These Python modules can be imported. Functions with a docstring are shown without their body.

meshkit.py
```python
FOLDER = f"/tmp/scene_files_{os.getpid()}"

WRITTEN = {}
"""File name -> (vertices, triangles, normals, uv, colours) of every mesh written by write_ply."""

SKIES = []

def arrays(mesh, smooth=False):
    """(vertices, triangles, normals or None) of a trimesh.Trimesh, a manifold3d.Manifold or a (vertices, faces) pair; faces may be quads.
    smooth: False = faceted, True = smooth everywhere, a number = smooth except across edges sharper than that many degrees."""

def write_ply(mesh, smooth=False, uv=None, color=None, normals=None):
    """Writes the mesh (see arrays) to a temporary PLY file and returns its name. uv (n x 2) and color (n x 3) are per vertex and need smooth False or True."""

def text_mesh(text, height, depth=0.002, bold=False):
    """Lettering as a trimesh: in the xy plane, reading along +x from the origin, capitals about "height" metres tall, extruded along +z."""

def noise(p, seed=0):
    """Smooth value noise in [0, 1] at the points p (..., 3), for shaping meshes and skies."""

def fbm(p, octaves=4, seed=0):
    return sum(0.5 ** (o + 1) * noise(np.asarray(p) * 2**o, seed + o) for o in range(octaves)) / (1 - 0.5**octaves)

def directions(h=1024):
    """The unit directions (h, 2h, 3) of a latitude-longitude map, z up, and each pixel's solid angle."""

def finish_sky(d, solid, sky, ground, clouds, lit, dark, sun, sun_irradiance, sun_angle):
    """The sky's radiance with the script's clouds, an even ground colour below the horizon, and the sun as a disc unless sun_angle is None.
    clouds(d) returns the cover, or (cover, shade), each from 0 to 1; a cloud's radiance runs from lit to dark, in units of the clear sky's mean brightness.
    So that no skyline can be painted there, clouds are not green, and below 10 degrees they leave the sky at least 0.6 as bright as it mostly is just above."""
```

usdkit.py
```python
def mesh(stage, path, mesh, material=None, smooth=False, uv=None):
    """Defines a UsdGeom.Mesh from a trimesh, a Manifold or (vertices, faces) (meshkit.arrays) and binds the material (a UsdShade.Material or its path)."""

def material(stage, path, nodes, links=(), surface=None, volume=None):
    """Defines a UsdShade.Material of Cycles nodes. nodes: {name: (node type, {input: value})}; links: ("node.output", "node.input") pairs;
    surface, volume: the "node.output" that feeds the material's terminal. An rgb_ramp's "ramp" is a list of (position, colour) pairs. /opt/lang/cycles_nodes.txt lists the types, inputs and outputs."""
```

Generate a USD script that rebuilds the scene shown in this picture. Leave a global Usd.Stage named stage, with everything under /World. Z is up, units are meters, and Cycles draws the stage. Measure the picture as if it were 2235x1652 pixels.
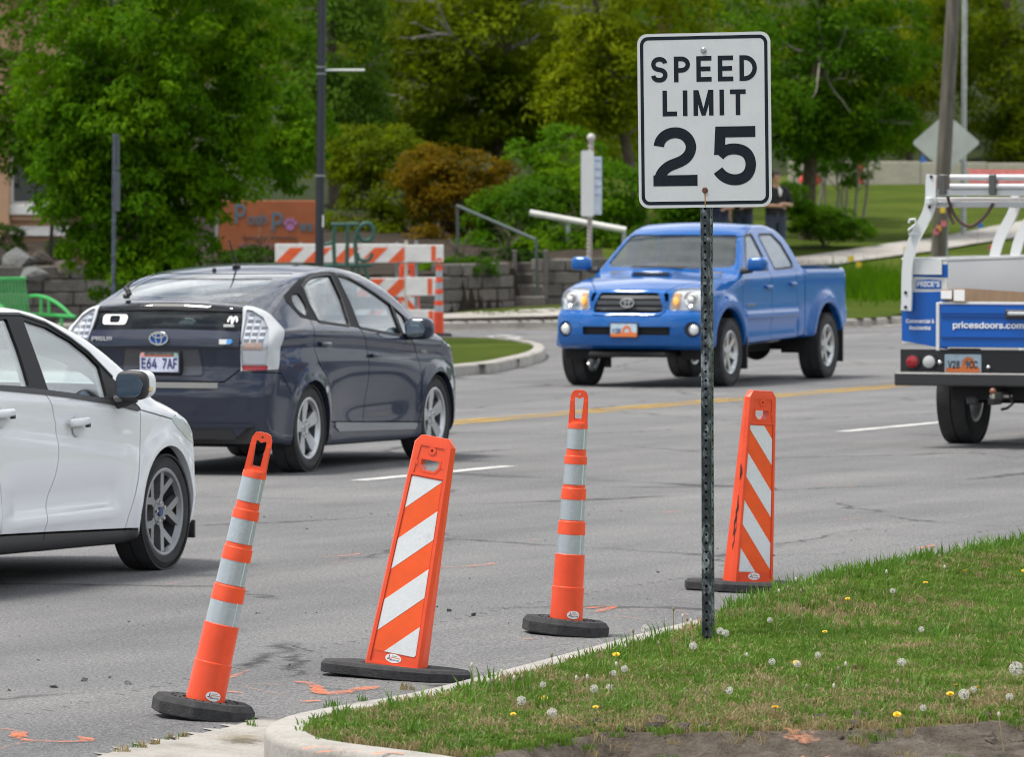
import math, random
import numpy as np
import trimesh
import manifold3d as m3
import shapely
from shapely.geometry import Polygon, LineString, Point, MultiPolygon, box as sbox
from shapely.ops import unary_union
from shapely import affinity
from scipy import ndimage
from scipy.interpolate import PchipInterpolator, CubicSpline
from pxr import Usd, UsdGeom, UsdLux, UsdShade, Sdf, Gf, Vt
import usdkit, meshkit

# ---------------------------------------------------------------- camera, sky, sun
stage = Usd.Stage.CreateInMemory()
UsdGeom.SetStageUpAxis(stage, 'Z'); UsdGeom.SetStageMetersPerUnit(stage, 1.0)
UsdGeom.Xform.Define(stage, '/World'); UsdGeom.Scope.Define(stage, '/World/Looks')
PI = math.pi
EYE = np.array([0.0, 0.0, 2.1])             # the photographer stands on the verge, 28 m from the sign
PW, PHT = 2235.0, 1652.3                    # survey picture size
FPX = 14000.0                               # long lens
HORIZON = 425.0
PITCH = math.atan((PHT/2-HORIZON)/FPX)
cam = UsdGeom.Camera.Define(stage, '/World/camera')
cam.CreateHorizontalApertureAttr(36.0)
cam.CreateFocalLengthAttr(36.0*FPX/PW)
cam.CreateFStopAttr(11.0); cam.CreateFocusDistanceAttr(27.9)
cam.CreateClippingRangeAttr((0.5, 3000.0))
cam.AddTranslateOp().Set(Gf.Vec3d(*EYE)); cam.AddRotateXOp().Set(90.0-math.degrees(PITCH))
cam.CreateExposureAttr(0.45)

SUN_EL, SUN_AZ = math.radians(66), math.radians(-108)      # high, beyond and to the right, behind thin cloud
sun = UsdLux.DistantLight.Define(stage, '/World/sun')
sun.CreateIntensityAttr(1.0); sun.CreateAngleAttr(16.0); sun.CreateColorAttr(Gf.Vec3f(1.0, 0.95, 0.88)); sun.CreateNormalizeAttr(True)
_d = np.array([math.cos(SUN_EL)*math.sin(SUN_AZ), math.cos(SUN_EL)*math.cos(SUN_AZ), math.sin(SUN_EL)])
_m = Gf.Matrix4d(); _m.SetLookAt(Gf.Vec3d(*_d), Gf.Vec3d(0, 0, 0), Gf.Vec3d(0, 0, 1))
sun.AddTransformOp().Set(_m.GetInverse())
dome = UsdLux.DomeLight.Define(stage, '/World/sky')
_skymat = usdkit.material(stage, '/World/Looks/cloudy_sky', {
    'tc': ('texture_coordinate', {}),
    'map': ('mapping', {'mapping_type': 'point', 'scale': (1.0, 1.0, 2.2), 'location': (3.1, 0.4, 0.0)}),
    'sky': ('sky_texture', {'sky_type': 'single_scattering', 'sun_disc': False, 'sun_elevation': SUN_EL, 'sun_rotation': SUN_AZ, 'altitude': 1300.0, 'aerosol_density': 1.5}),
    'n': ('noise_texture', {'scale': 2.4, 'detail': 8.0, 'roughness': 0.58, 'distortion': 0.25}),
    'n2': ('noise_texture', {'scale': 4.5, 'detail': 6.0, 'roughness': 0.6}),
    'cover': ('rgb_ramp', {'ramp': [(0.34, (0, 0, 0)), (0.50, (1, 1, 1))]}),
    'shade': ('rgb_ramp', {'ramp': [(0.35, (2.8, 3.1, 3.7)), (0.60, (13.0, 13.1, 13.3))]}),
    'mix': ('mix', {'mix_type': 'mix'}),
    'bg': ('background_shader', {'strength': 0.1}),
}, [('tc.generated', 'map.vector'), ('map.vector', 'n.vector'), ('map.vector', 'n2.vector'), ('n.fac', 'cover.fac'), ('n2.fac', 'shade.fac'),
    ('cover.color', 'mix.fac'), ('sky.color', 'mix.color1'), ('shade.color', 'mix.color2'), ('mix.color', 'bg.color')], surface='bg.background')
UsdShade.MaterialBindingAPI.Apply(dome.GetPrim()).Bind(_skymat)

_PIT = PITCH
_FW = np.array([0, math.cos(_PIT), -math.sin(_PIT)]); _UP = np.array([0, math.sin(_PIT), math.cos(_PIT)])
def ray(px, py):
    return _FW + np.array([(px-PW/2)/FPX, 0, 0]) + _UP*((PHT/2-py)/FPX)
def G(px, py, z=0.0):
    """Survey: the point of height z seen at a survey mark."""
    d = ray(px, py); t = (z-EYE[2])/d[2]; return EYE+t*d
def A(px, py, Y):
    """Survey: the point Y metres away seen at a survey mark."""
    d = ray(px, py); return EYE+d*(Y/d[1])

# ---------------------------------------------------------------- prims
_used = {}
def numbered(parent, name):
    k = (parent, name); n = _used.get(k, 0); _used[k] = n+1
    return f'{parent}/{name}' + (f'_{n:03d}' if n else '')
def _pp(parent):
    return '/World' if parent is None else str(parent.GetPath())
def tag(p, label=None, cat=None, group=None, kind=None):
    p = p.GetPrim() if hasattr(p, 'GetPrim') else p
    for k, v in (('label', label), ('category', cat), ('group', group), ('kind', kind)):
        if v: p.SetCustomDataByKey(k, v)
    return p
def thing(name, label, cat, loc=(0, 0, 0), rotz=0.0, group=None, rot=None):
    x = UsdGeom.Xform.Define(stage, numbered('/World', name))
    x.AddTranslateOp().Set(Gf.Vec3d(*map(float, loc)))
    if rot is not None:
        x.AddRotateXYZOp().Set(Gf.Vec3f(*[float(math.degrees(a)) for a in rot]))
    elif rotz:
        x.AddRotateZOp().Set(float(math.degrees(rotz)))
    return tag(x, label, cat, group)
def part(name, parent, loc=None, rot=None, label=None, M=None):
    x = UsdGeom.Xform.Define(stage, numbered(_pp(parent), name))
    if M is not None: x.AddTransformOp().Set(Gf.Matrix4d(*np.asarray(M, float).T.ravel().tolist()))
    if loc is not None: x.AddTranslateOp().Set(Gf.Vec3d(*map(float, loc)))
    if rot is not None: x.AddRotateXYZOp().Set(Gf.Vec3f(*[float(math.degrees(a)) for a in rot]))
    if label: tag(x, label)
    return x.GetPrim()
def obj(name, mesh, mat, parent=None, smooth=30, label=None, cat=None, group=None, kind=None, loc=None, rotz=None):
    path = numbered(_pp(parent), name)
    if hasattr(mesh, 'to_mesh'):
        if smooth:
            mm = mesh.calculate_normals(0, float(smooth)).to_mesh()
            v = np.array(mm.vert_properties[:, :3]); n = np.array(mm.vert_properties[:, 3:6]); f = np.array(mm.tri_verts)
            m = usdkit.mesh(stage, path, (v, f), mat, smooth=False)
            m.CreateNormalsAttr(Vt.Vec3fArray.FromNumpy(n.astype(np.float32))); m.SetNormalsInterpolation('vertex')
        else:
            m = usdkit.mesh(stage, path, mesh, mat, smooth=False)
    else:
        m = usdkit.mesh(stage, path, mesh, mat, smooth=smooth)
    if loc is not None: m.AddTranslateOp().Set(Gf.Vec3d(*map(float, loc)))
    if rotz: m.AddRotateZOp().Set(float(math.degrees(rotz)))
    return tag(m, label, cat, group, kind)
def dup(src, name, label, loc, rotz=0, scale=None, group=None, cat=None):
    x = UsdGeom.Xform.Define(stage, numbered('/World', name))
    x.AddTranslateOp().Set(Gf.Vec3d(*map(float, loc))); x.AddRotateZOp().Set(float(math.degrees(rotz)))
    if scale is not None: x.AddScaleOp().Set(Gf.Vec3f(*([float(scale)]*3 if np.ndim(scale) == 0 else map(float, scale))))
    p = x.GetPrim(); p.GetReferences().AddInternalReference(src.GetPath()); p.SetInstanceable(True)
    return tag(p, label, cat, group)

# ---------------------------------------------------------------- materials
_mats = {}
def mat(name, nodes, links, surface):
    if name not in _mats:
        _mats[name] = usdkit.material(stage, '/World/Looks/'+name, nodes, links, surface=surface)
    return _mats[name]
def plain(name, col, rough=0.5, metal=0.0, spec=0.5, coat=0.0, var=0.0, vscale=8.0, bump=0.0, bscale=60.0, emit=None, sheen=0.0):
    """Principled surface with optional tonal mottling and fine relief."""
    if name in _mats: return _mats[name]
    nodes = {'p': ('principled_bsdf', {'base_color': col, 'roughness': rough, 'metallic': metal, 'specular_ior_level': spec, 'coat_weight': coat})}
    links = []
    if emit: nodes['p'][1].update({'emission_color': emit[0], 'emission_strength': emit[1]})
    if var or bump:
        nodes['g'] = ('texture_coordinate', {})
    if var:
        a = tuple(max(0, c*(1-var)) for c in col); b = tuple(min(1, c*(1+var)) for c in col)
        nodes['n'] = ('noise_texture', {'scale': vscale, 'detail': 5.0, 'roughness': 0.62})
        nodes['r'] = ('rgb_ramp', {'ramp': [(0.3, a), (0.7, b)]})
        links += [('g.object', 'n.vector'), ('n.fac', 'r.fac'), ('r.color', 'p.base_color')]
    if bump:
        nodes['nb'] = ('noise_texture', {'scale': bscale, 'detail': 4.0})
        nodes['b'] = ('bump', {'strength': 1.0, 'distance': bump})
        links += [('g.object', 'nb.vector'), ('nb.fac', 'b.height'), ('b.normal', 'p.normal')]
    return mat(name, nodes, links, 'p.BSDF')
def glass(name, tint=(0.75, 0.82, 0.80), ior=1.5):
    if name in _mats: return _mats[name]
    return mat(name, {'t': ('transparent_bsdf', {'color': tint}), 'g': ('glossy_bsdf', {'color': (0.95, 0.97, 1), 'roughness': 0.01}),
                      'w': ('layer_weight', {'blend': 0.5}), 'pw': ('math', {'math_type': 'power', 'value2': 4.2}), 'f': ('math', {'math_type': 'multiply_add', 'value2': 0.90, 'value3': 0.045*(ior/1.5)**2}), 'm': ('mix_closure', {})},
               [('w.facing', 'pw.value1'), ('pw.value', 'f.value1'), ('f.value', 'm.fac'), ('t.BSDF', 'm.closure1'), ('g.BSDF', 'm.closure2')], 'm.closure')
def paint(name, col, metal=0.0, rough=0.35, coat=1.0, flake=0.0, dirt=0.25):
    """Car paint: base, clear coat, faint road dust low on the body."""
    if name in _mats: return _mats[name]
    nodes = {'g': ('texture_coordinate', {}), 'xyz': ('separate_xyz', {}),
             'n': ('noise_texture', {'scale': 2.2, 'detail': 6.0, 'roughness': 0.65}),
             'h': ('map_range', {'from_min': 0.75, 'from_max': 0.15, 'to_min': 0.0, 'to_max': 1.0, 'clamp': True}),
             'mu': ('math', {'math_type': 'multiply'}), 'mu2': ('math', {'math_type': 'multiply', 'value2': dirt}),
             'mx': ('mix', {'mix_type': 'mix', 'color1': col, 'color2': (0.19, 0.17, 0.15)}),
             'rr': ('math', {'math_type': 'multiply_add', 'value2': 0.5, 'value3': rough}),
             'p': ('principled_bsdf', {'base_color': col, 'metallic': metal, 'roughness': rough, 'coat_weight': coat, 'coat_roughness': 0.03, 'specular_ior_level': 0.08})}
    links = [('g.object', 'xyz.vector'), ('g.object', 'n.vector'), ('xyz.z', 'h.value'), ('h.result', 'mu.value1'), ('n.fac', 'mu.value2'), ('mu.value', 'mu2.value1'),
             ('mu2.value', 'mx.fac'), ('mx.color', 'p.base_color'), ('mu2.value', 'rr.value1'), ('rr.value', 'p.roughness')]
    return mat(name, nodes, links, 'p.BSDF')

# ---------------------------------------------------------------- mesh helpers
def cat(*ms):
    ms = [m for m in ms if m is not None]
    return trimesh.util.concatenate(ms)
def bx(sx, sy, sz, c=(0, 0, 0), rotz=0.0, ch=0.0):
    if ch > 0:
        h = [m3.Manifold.cube((sx-2*ch*(i != 0), sy-2*ch*(i != 1), sz-2*ch*(i != 2)), True) for i in range(3)]
        mm = m3.Manifold.batch_hull(h).to_mesh(); m = trimesh.Trimesh(mm.vert_properties[:, :3], mm.tri_verts, process=False)
    else:
        m = trimesh.creation.box((sx, sy, sz))
    if rotz: m.apply_transform(trimesh.transformations.rotation_matrix(rotz, (0, 0, 1)))
    m.apply_translation(c); return m
def cyl(r, p0, p1, n=16, r1=None):
    p0, p1 = np.asarray(p0, float), np.asarray(p1, float); L = np.linalg.norm(p1-p0)
    r1 = r if r1 is None else r1
    m = lathe([(0, 0), (r, 0), (r1, L), (0, L)], n)
    m.apply_transform(trimesh.geometry.align_vectors((0, 0, 1), (p1-p0)/L)); m.apply_translation(p0); return m
def lathe(prof, n=32):
    """Profile [(r, z)] revolved about z; consecutive duplicates give hard edges by angle."""
    prof = np.asarray(prof, float); k = len(prof); a = np.arange(n)*2*PI/n
    v = np.stack([np.outer(np.cos(a), prof[:, 0]), np.outer(np.sin(a), prof[:, 0]), np.tile(prof[:, 1], (n, 1))], -1).reshape(-1, 3)
    i, j = np.meshgrid(np.arange(n), np.arange(k-1), indexing='ij'); i2 = (i+1) % n
    q = np.stack([i*k+j, i2*k+j, i2*k+j+1, i*k+j+1], -1).reshape(-1, 4)
    f = np.vstack([q[:, [0, 1, 2]], q[:, [0, 2, 3]]])
    m = trimesh.Trimesh(v, f, process=False); m.merge_vertices(); m.update_faces(m.nondegenerate_faces()); return m
def tube(pts, r, n=8, caps=True):
    p = np.asarray(pts, float); r = np.broadcast_to(np.asarray(r, float), (len(p),))
    t = np.gradient(p, axis=0); t /= np.linalg.norm(t, axis=1, keepdims=True)+1e-12
    ref = np.array([0, 0, 1.0]) if abs(t[0, 2]) < 0.9 else np.array([1.0, 0, 0])
    V = []
    for k in range(len(p)):
        a = np.cross(t[k], ref); a /= np.linalg.norm(a)+1e-12; b = np.cross(t[k], a); ref = np.cross(a, t[k])
        an = np.arange(n)*2*PI/n
        V.append(p[k]+r[k]*(np.outer(np.cos(an), a)+np.outer(np.sin(an), b)))
    V = np.vstack(V); F = []
    for k in range(len(p)-1):
        for j in range(n):
            a, b, c, d = k*n+j, k*n+(j+1) % n, (k+1)*n+(j+1) % n, (k+1)*n+j; F += [(a, b, c), (a, c, d)]
    if caps:
        c0, c1 = len(V), len(V)+1; V = np.vstack([V, p[0], p[-1]])
        for j in range(n):
            F += [(c0, (j+1) % n, j), (c1, (len(p)-1)*n+j, (len(p)-1)*n+(j+1) % n)]
    m = trimesh.Trimesh(V, np.array(F), process=False); trimesh.repair.fix_normals(m) if False else None
    return m
def smoothline(pts, n=24, closed=False):
    p = np.asarray(pts, float); d = np.r_[0, np.cumsum(np.linalg.norm(np.diff(p, axis=0), axis=1))]
    return CubicSpline(d, p)(np.linspace(0, d[-1], n))
def extr(poly, h):
    polys = [poly] if isinstance(poly, Polygon) else [g for g in getattr(poly, 'geoms', []) if isinstance(g, Polygon)]
    ms = [trimesh.creation.extrude_polygon(p, h, engine='earcut') for p in polys if p.area > 1e-9]
    return trimesh.util.concatenate(ms)
def rp(pts, r=0.0, n=6):
    """Polygon with rounded corners."""
    p = Polygon(pts)
    if not p.is_valid: p = p.buffer(0)
    if r > 0: p = p.buffer(-r, join_style='mitre').buffer(2*r, quad_segs=n).buffer(-r, quad_segs=n)
    return p
def curve(pts, n=80):
    """Smooth closed outline through points."""
    p = np.asarray(list(pts)+[pts[0]], float); d = np.r_[0, np.cumsum(np.linalg.norm(np.diff(p, axis=0), axis=1))]
    return Polygon(CubicSpline(d, p, bc_type='periodic')(np.linspace(0, d[-1], n)[:-1])).buffer(0)
TM = trimesh.transformations
def RX(m, a): m.apply_transform(TM.rotation_matrix(a, (1, 0, 0))); return m
def RY(m, a): m.apply_transform(TM.rotation_matrix(a, (0, 1, 0))); return m
def RZ(m, a): m.apply_transform(TM.rotation_matrix(a, (0, 0, 1))); return m
def T(m, *t): m.apply_translation(t); return m
def upright(m):
    """xy drawing with thickness along z -> drawing in xz, thickness towards -y."""
    return RX(m, PI/2)
def tomani(tm):
    return m3.Manifold(m3.Mesh(np.asarray(tm.vertices, np.float32), np.asarray(tm.faces, np.uint32)))
def totri(m):
    k = m.to_mesh(); return trimesh.Trimesh(np.array(k.vert_properties[:, :3]), np.array(k.tri_verts), process=False)
# ---------------------------------------------------------------- ground, road, kerbs
ROAD_A = math.radians(22.6)
RD = np.array([math.sin(ROAD_A), math.cos(ROAD_A)]); RN = np.array([math.cos(ROAD_A), -math.sin(ROAD_A)])   # along the road, towards its near side
def fb(x, y, s, seed=0, o=4):
    x, y = np.broadcast_arrays(np.asarray(x, float), np.asarray(y, float))
    return meshkit.fbm(np.stack([x*s, y*s, np.full(x.shape, seed*7.31)], -1), o, seed)-0.5

M_asph = mat('worn_asphalt', {
    'g': ('geometry', {}), 'rot': ('mapping', {'rotation': (0, 0, ROAD_A), 'scale': (1, 1, 1)}), 'lng': ('mapping', {'scale': (1.0, 0.10, 1.0)}),
    'big': ('noise_texture', {'scale': 0.35, 'detail': 6.0, 'roughness': 0.6}),
    'streak': ('noise_texture', {'scale': 1.6, 'detail': 5.0, 'roughness': 0.55}),
    'fine': ('noise_texture', {'scale': 55.0, 'detail': 6.0, 'roughness': 0.75}),
    'agg': ('voronoi_texture', {'scale': 85.0, 'feature': 'f1'}),
    'aggr': ('rgb_ramp', {'ramp': [(0.0, (1.6, 1.58, 1.55)), (0.35, (1, 1, 1)), (0.8, (0.55, 0.55, 0.55))]}),
    'base': ('rgb_ramp', {'ramp': [(0.25, (0.130, 0.131, 0.135)), (0.55, (0.178, 0.178, 0.178)), (0.8, (0.213, 0.212, 0.208))]}),
    'sr': ('rgb_ramp', {'ramp': [(0.30, (0.78, 0.78, 0.80)), (0.6, (1.05, 1.05, 1.05))]}),
    'fr': ('rgb_ramp', {'ramp': [(0.26, (0.22, 0.22, 0.23)), (0.50, (1, 1, 1)), (0.74, (2.0, 1.98, 1.94))]}),
    'warp': ('noise_texture', {'scale': 2.6, 'detail': 5.0, 'roughness': 0.6}),
    'wadd': ('vector_math', {'math_type': 'multiply_add', 'vector2': (0.5, 0.5, 0.0)}),
    'flat': ('mapping', {'scale': (1.0, 0.42, 0.0)}),
    'cr': ('voronoi_texture', {'scale': 0.42, 'feature': 'distance_to_edge'}),
    'crr': ('rgb_ramp', {'ramp': [(0.0, (0.30, 0.30, 0.30)), (0.005, (0.45, 0.45, 0.45)), (0.014, (1, 1, 1))]}),
    'cm': ('noise_texture', {'scale': 0.55, 'detail': 2.0}), 'cmr': ('rgb_ramp', {'ramp': [(0.44, (1, 1, 1)), (0.58, (0, 0, 0))]}),
    'cmx': ('mix', {'mix_type': 'mix', 'color2': (1, 1, 1)}),
    'm1': ('mix', {'mix_type': 'multiply', 'fac': 1.0}), 'm2': ('mix', {'mix_type': 'multiply', 'fac': 1.0}), 'm3': ('mix', {'mix_type': 'multiply', 'fac': 1.0}), 'm4': ('mix', {'mix_type': 'multiply', 'fac': 0.7}),
    'b': ('bump', {'distance': 0.006, 'strength': 0.8}), 'b2': ('bump', {'distance': 0.02, 'strength': 0.6}),
    'p': ('principled_bsdf', {'roughness': 0.86, 'specular_ior_level': 0.35}),
}, [('g.position', 'rot.vector'), ('rot.vector', 'lng.vector'), ('g.position', 'big.vector'), ('lng.vector', 'streak.vector'), ('g.position', 'fine.vector'), ('g.position', 'agg.vector'),
    ('agg.distance', 'aggr.fac'), ('big.fac', 'base.fac'), ('streak.fac', 'sr.fac'), ('fine.fac', 'fr.fac'),
    ('g.position', 'warp.vector'), ('warp.color', 'wadd.vector1'), ('g.position', 'wadd.vector3'), ('wadd.vector', 'flat.vector'), ('flat.vector', 'cr.vector'), ('cr.distance', 'crr.fac'),
    ('g.position', 'cm.vector'), ('cm.fac', 'cmr.fac'), ('cmr.color', 'cmx.fac'), ('crr.color', 'cmx.color1'),
    ('base.color', 'm1.color1'), ('sr.color', 'm1.color2'), ('m1.color', 'm2.color1'), ('fr.color', 'm2.color2'), ('m2.color', 'm3.color1'), ('cmx.color', 'm3.color2'), ('m3.color', 'm4.color1'), ('aggr.color', 'm4.color2'),
    ('m4.color', 'p.base_color'), ('fine.fac', 'b2.height'), ('agg.distance', 'b.height'), ('b2.normal', 'b.normal'), ('b.normal', 'p.normal')], 'p.BSDF')
M_conc = mat('kerb_concrete', {
    'g': ('geometry', {}), 'n': ('noise_texture', {'scale': 2.6, 'detail': 8.0, 'roughness': 0.68}), 'f': ('noise_texture', {'scale': 70.0, 'detail': 5.0, 'roughness': 0.7}),
    'r': ('rgb_ramp', {'ramp': [(0.30, (0.20, 0.185, 0.165)), (0.50, (0.30, 0.285, 0.26)), (0.72, (0.37, 0.355, 0.33))]}),
    'fr': ('rgb_ramp', {'ramp': [(0.28, (0.72, 0.72, 0.72)), (0.6, (1.08, 1.08, 1.08))]}), 'm': ('mix', {'mix_type': 'multiply', 'fac': 0.8}),
    'b': ('bump', {'distance': 0.004, 'strength': 0.7}), 'p': ('principled_bsdf', {'roughness': 0.9, 'specular_ior_level': 0.3})},
    [('g.position', 'n.vector'), ('g.position', 'f.vector'), ('n.fac', 'r.fac'), ('f.fac', 'fr.fac'), ('r.color', 'm.color1'), ('fr.color', 'm.color2'), ('m.color', 'p.base_color'), ('f.fac', 'b.height'), ('b.normal', 'p.normal')], 'p.BSDF')
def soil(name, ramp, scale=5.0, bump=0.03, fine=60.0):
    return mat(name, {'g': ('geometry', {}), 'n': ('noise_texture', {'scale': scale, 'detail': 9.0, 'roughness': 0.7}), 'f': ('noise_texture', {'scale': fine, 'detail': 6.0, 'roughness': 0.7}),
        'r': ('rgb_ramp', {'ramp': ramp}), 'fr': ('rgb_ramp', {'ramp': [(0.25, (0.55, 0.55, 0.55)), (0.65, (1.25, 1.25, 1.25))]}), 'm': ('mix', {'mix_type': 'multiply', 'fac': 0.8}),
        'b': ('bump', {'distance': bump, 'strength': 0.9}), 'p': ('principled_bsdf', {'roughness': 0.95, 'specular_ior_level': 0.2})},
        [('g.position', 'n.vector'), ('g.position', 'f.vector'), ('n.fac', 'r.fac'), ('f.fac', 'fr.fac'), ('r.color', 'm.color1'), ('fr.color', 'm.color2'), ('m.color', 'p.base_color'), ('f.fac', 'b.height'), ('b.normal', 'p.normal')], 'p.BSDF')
M_dirt = soil('bare_dirt', [(0.3, (0.055, 0.044, 0.034)), (0.52, (0.120, 0.100, 0.080)), (0.72, (0.195, 0.168, 0.140))])
M_turfsoil = soil('turf_thatch', [(0.3, (0.06, 0.07, 0.022)), (0.55, (0.13, 0.115, 0.05)), (0.75, (0.26, 0.22, 0.12))], 6.0)
M_mulch = soil('planting_bed', [(0.3, (0.018, 0.014, 0.010)), (0.55, (0.042, 0.032, 0.022)), (0.75, (0.075, 0.058, 0.040))], 3.0, 0.05, 25.0)
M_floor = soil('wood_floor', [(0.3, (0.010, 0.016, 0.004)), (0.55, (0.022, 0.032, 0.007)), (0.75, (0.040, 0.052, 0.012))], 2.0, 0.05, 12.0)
M_lawn = mat('far_lawn', {'g': ('geometry', {}), 'n': ('noise_texture', {'scale': 0.5, 'detail': 8.0, 'roughness': 0.62}), 'f': ('noise_texture', {'scale': 18.0, 'detail': 6.0, 'roughness': 0.75}),
    'r': ('rgb_ramp', {'ramp': [(0.28, (0.045, 0.078, 0.008)), (0.50, (0.080, 0.120, 0.013)), (0.74, (0.125, 0.165, 0.024))]}), 'fr': ('rgb_ramp', {'ramp': [(0.25, (0.45, 0.5, 0.4)), (0.65, (1.3, 1.25, 1.2))]}), 'm': ('mix', {'mix_type': 'multiply', 'fac': 0.75}),
    'b': ('bump', {'distance': 0.10, 'strength': 1.0}), 'p': ('principled_bsdf', {'roughness': 0.95, 'specular_ior_level': 0.08})},
    [('g.position', 'n.vector'), ('g.position', 'f.vector'), ('n.fac', 'r.fac'), ('f.fac', 'fr.fac'), ('r.color', 'm.color1'), ('fr.color', 'm.color2'), ('m.color', 'p.base_color'), ('f.fac', 'b.height'), ('b.normal', 'p.normal')], 'p.BSDF')

def sheet(poly, z=0.0, step=None, zf=None):
    """A flat or draped sheet over a polygon (world xy)."""
    if step is None:
        v, f = trimesh.creation.triangulate_polygon(poly, engine='earcut'); v = np.c_[v, np.full(len(v), z)]
        return trimesh.Trimesh(v, f, process=False)
    x0, y0, x1, y1 = poly.bounds
    xs, ys = np.arange(x0-step, x1+step, step), np.arange(y0-step, y1+step, step)
    X, Y = np.meshgrid(xs, ys, indexing='ij'); inside = shapely.contains_xy(poly, X, Y)
    n = (len(xs), len(ys)); idx = np.arange(X.size).reshape(n)
    c = inside[:-1, :-1] | inside[1:, :-1] | inside[1:, 1:] | inside[:-1, 1:]
    keep = ndimage.binary_dilation(inside, iterations=1)
    # border points pulled onto the outline
    out = keep & ~inside; pts = np.stack([X[out], Y[out]], 1)
    if len(pts):
        ring = poly.exterior if not poly.interiors else poly.boundary
        near = shapely.line_interpolate_point(ring, shapely.line_locate_point(ring, shapely.points(pts))) if not poly.interiors else [ring.interpolate(ring.project(Point(p))) for p in pts]
        X[out] = [p.x for p in near]; Y[out] = [p.y for p in near]
    a, b, cc, d = idx[:-1, :-1][c], idx[1:, :-1][c], idx[1:, 1:][c], idx[:-1, 1:][c]
    f = np.vstack([np.stack([a, b, cc], 1), np.stack([a, cc, d], 1)])
    Z = zf(X, Y)+z if zf else np.full(X.shape, z)
    m = trimesh.Trimesh(np.stack([X.ravel(), Y.ravel(), Z.ravel()], 1), f, process=False); m.remove_unreferenced_vertices(); m.update_faces(m.nondegenerate_faces(1e-12)); return m
def sweep(path, prof, closed=False, zf=None):
    """Profile [(offset to the left of the path, z)] along a plan path."""
    p = np.asarray(path, float); t = np.gradient(p, axis=0); t /= np.linalg.norm(t, axis=1, keepdims=True); n = np.stack([-t[:, 1], t[:, 0]], 1)
    V = np.concatenate([np.c_[p+n*o, np.full(len(p), z)][:, None] for o, z in prof], 1)
    if zf is not None: V[:, :, 2] += np.asarray(zf)[:, None]
    k = len(prof); i, j = np.meshgrid(np.arange(len(p)-1), np.arange(k-1), indexing='ij')
    q = np.stack([i*k+j, i*k+j+1, (i+1)*k+j+1, (i+1)*k+j], -1).reshape(-1, 4)
    m = trimesh.Trimesh(V.reshape(-1, 3), np.vstack([q[:, [0, 1, 2]], q[:, [0, 2, 3]]]), process=False); return m
def ribbon(pts, w, z=0.0, n=None, taper=True, seed=0, jag=0.0):
    p = np.asarray(pts, float)[:, :2]
    if n: p = smoothline(p, n) if len(p) > 2 else np.linspace(p[0], p[1], n)
    t = np.gradient(p, axis=0); t /= np.linalg.norm(t, axis=1, keepdims=True)+1e-9; nn = np.stack([-t[:, 1], t[:, 0]], 1)
    ww = np.broadcast_to(np.asarray(w, float), (len(p),)).copy()/2
    if jag:
        r = np.random.default_rng(seed); ww = ww*(1+jag*r.uniform(-1, 1, len(p)))
    if taper: ww[[0, -1]] *= 0.3
    V = np.concatenate([np.c_[p+nn*ww[:, None], np.full(len(p), z)], np.c_[p-nn*ww[:, None], np.full(len(p), z)]]); m = len(p); i = np.arange(m-1)
    return trimesh.Trimesh(V, np.vstack([np.stack([m+i, m+i+1, i+1], 1), np.stack([m+i, i+1, i], 1)]), process=False)
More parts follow.
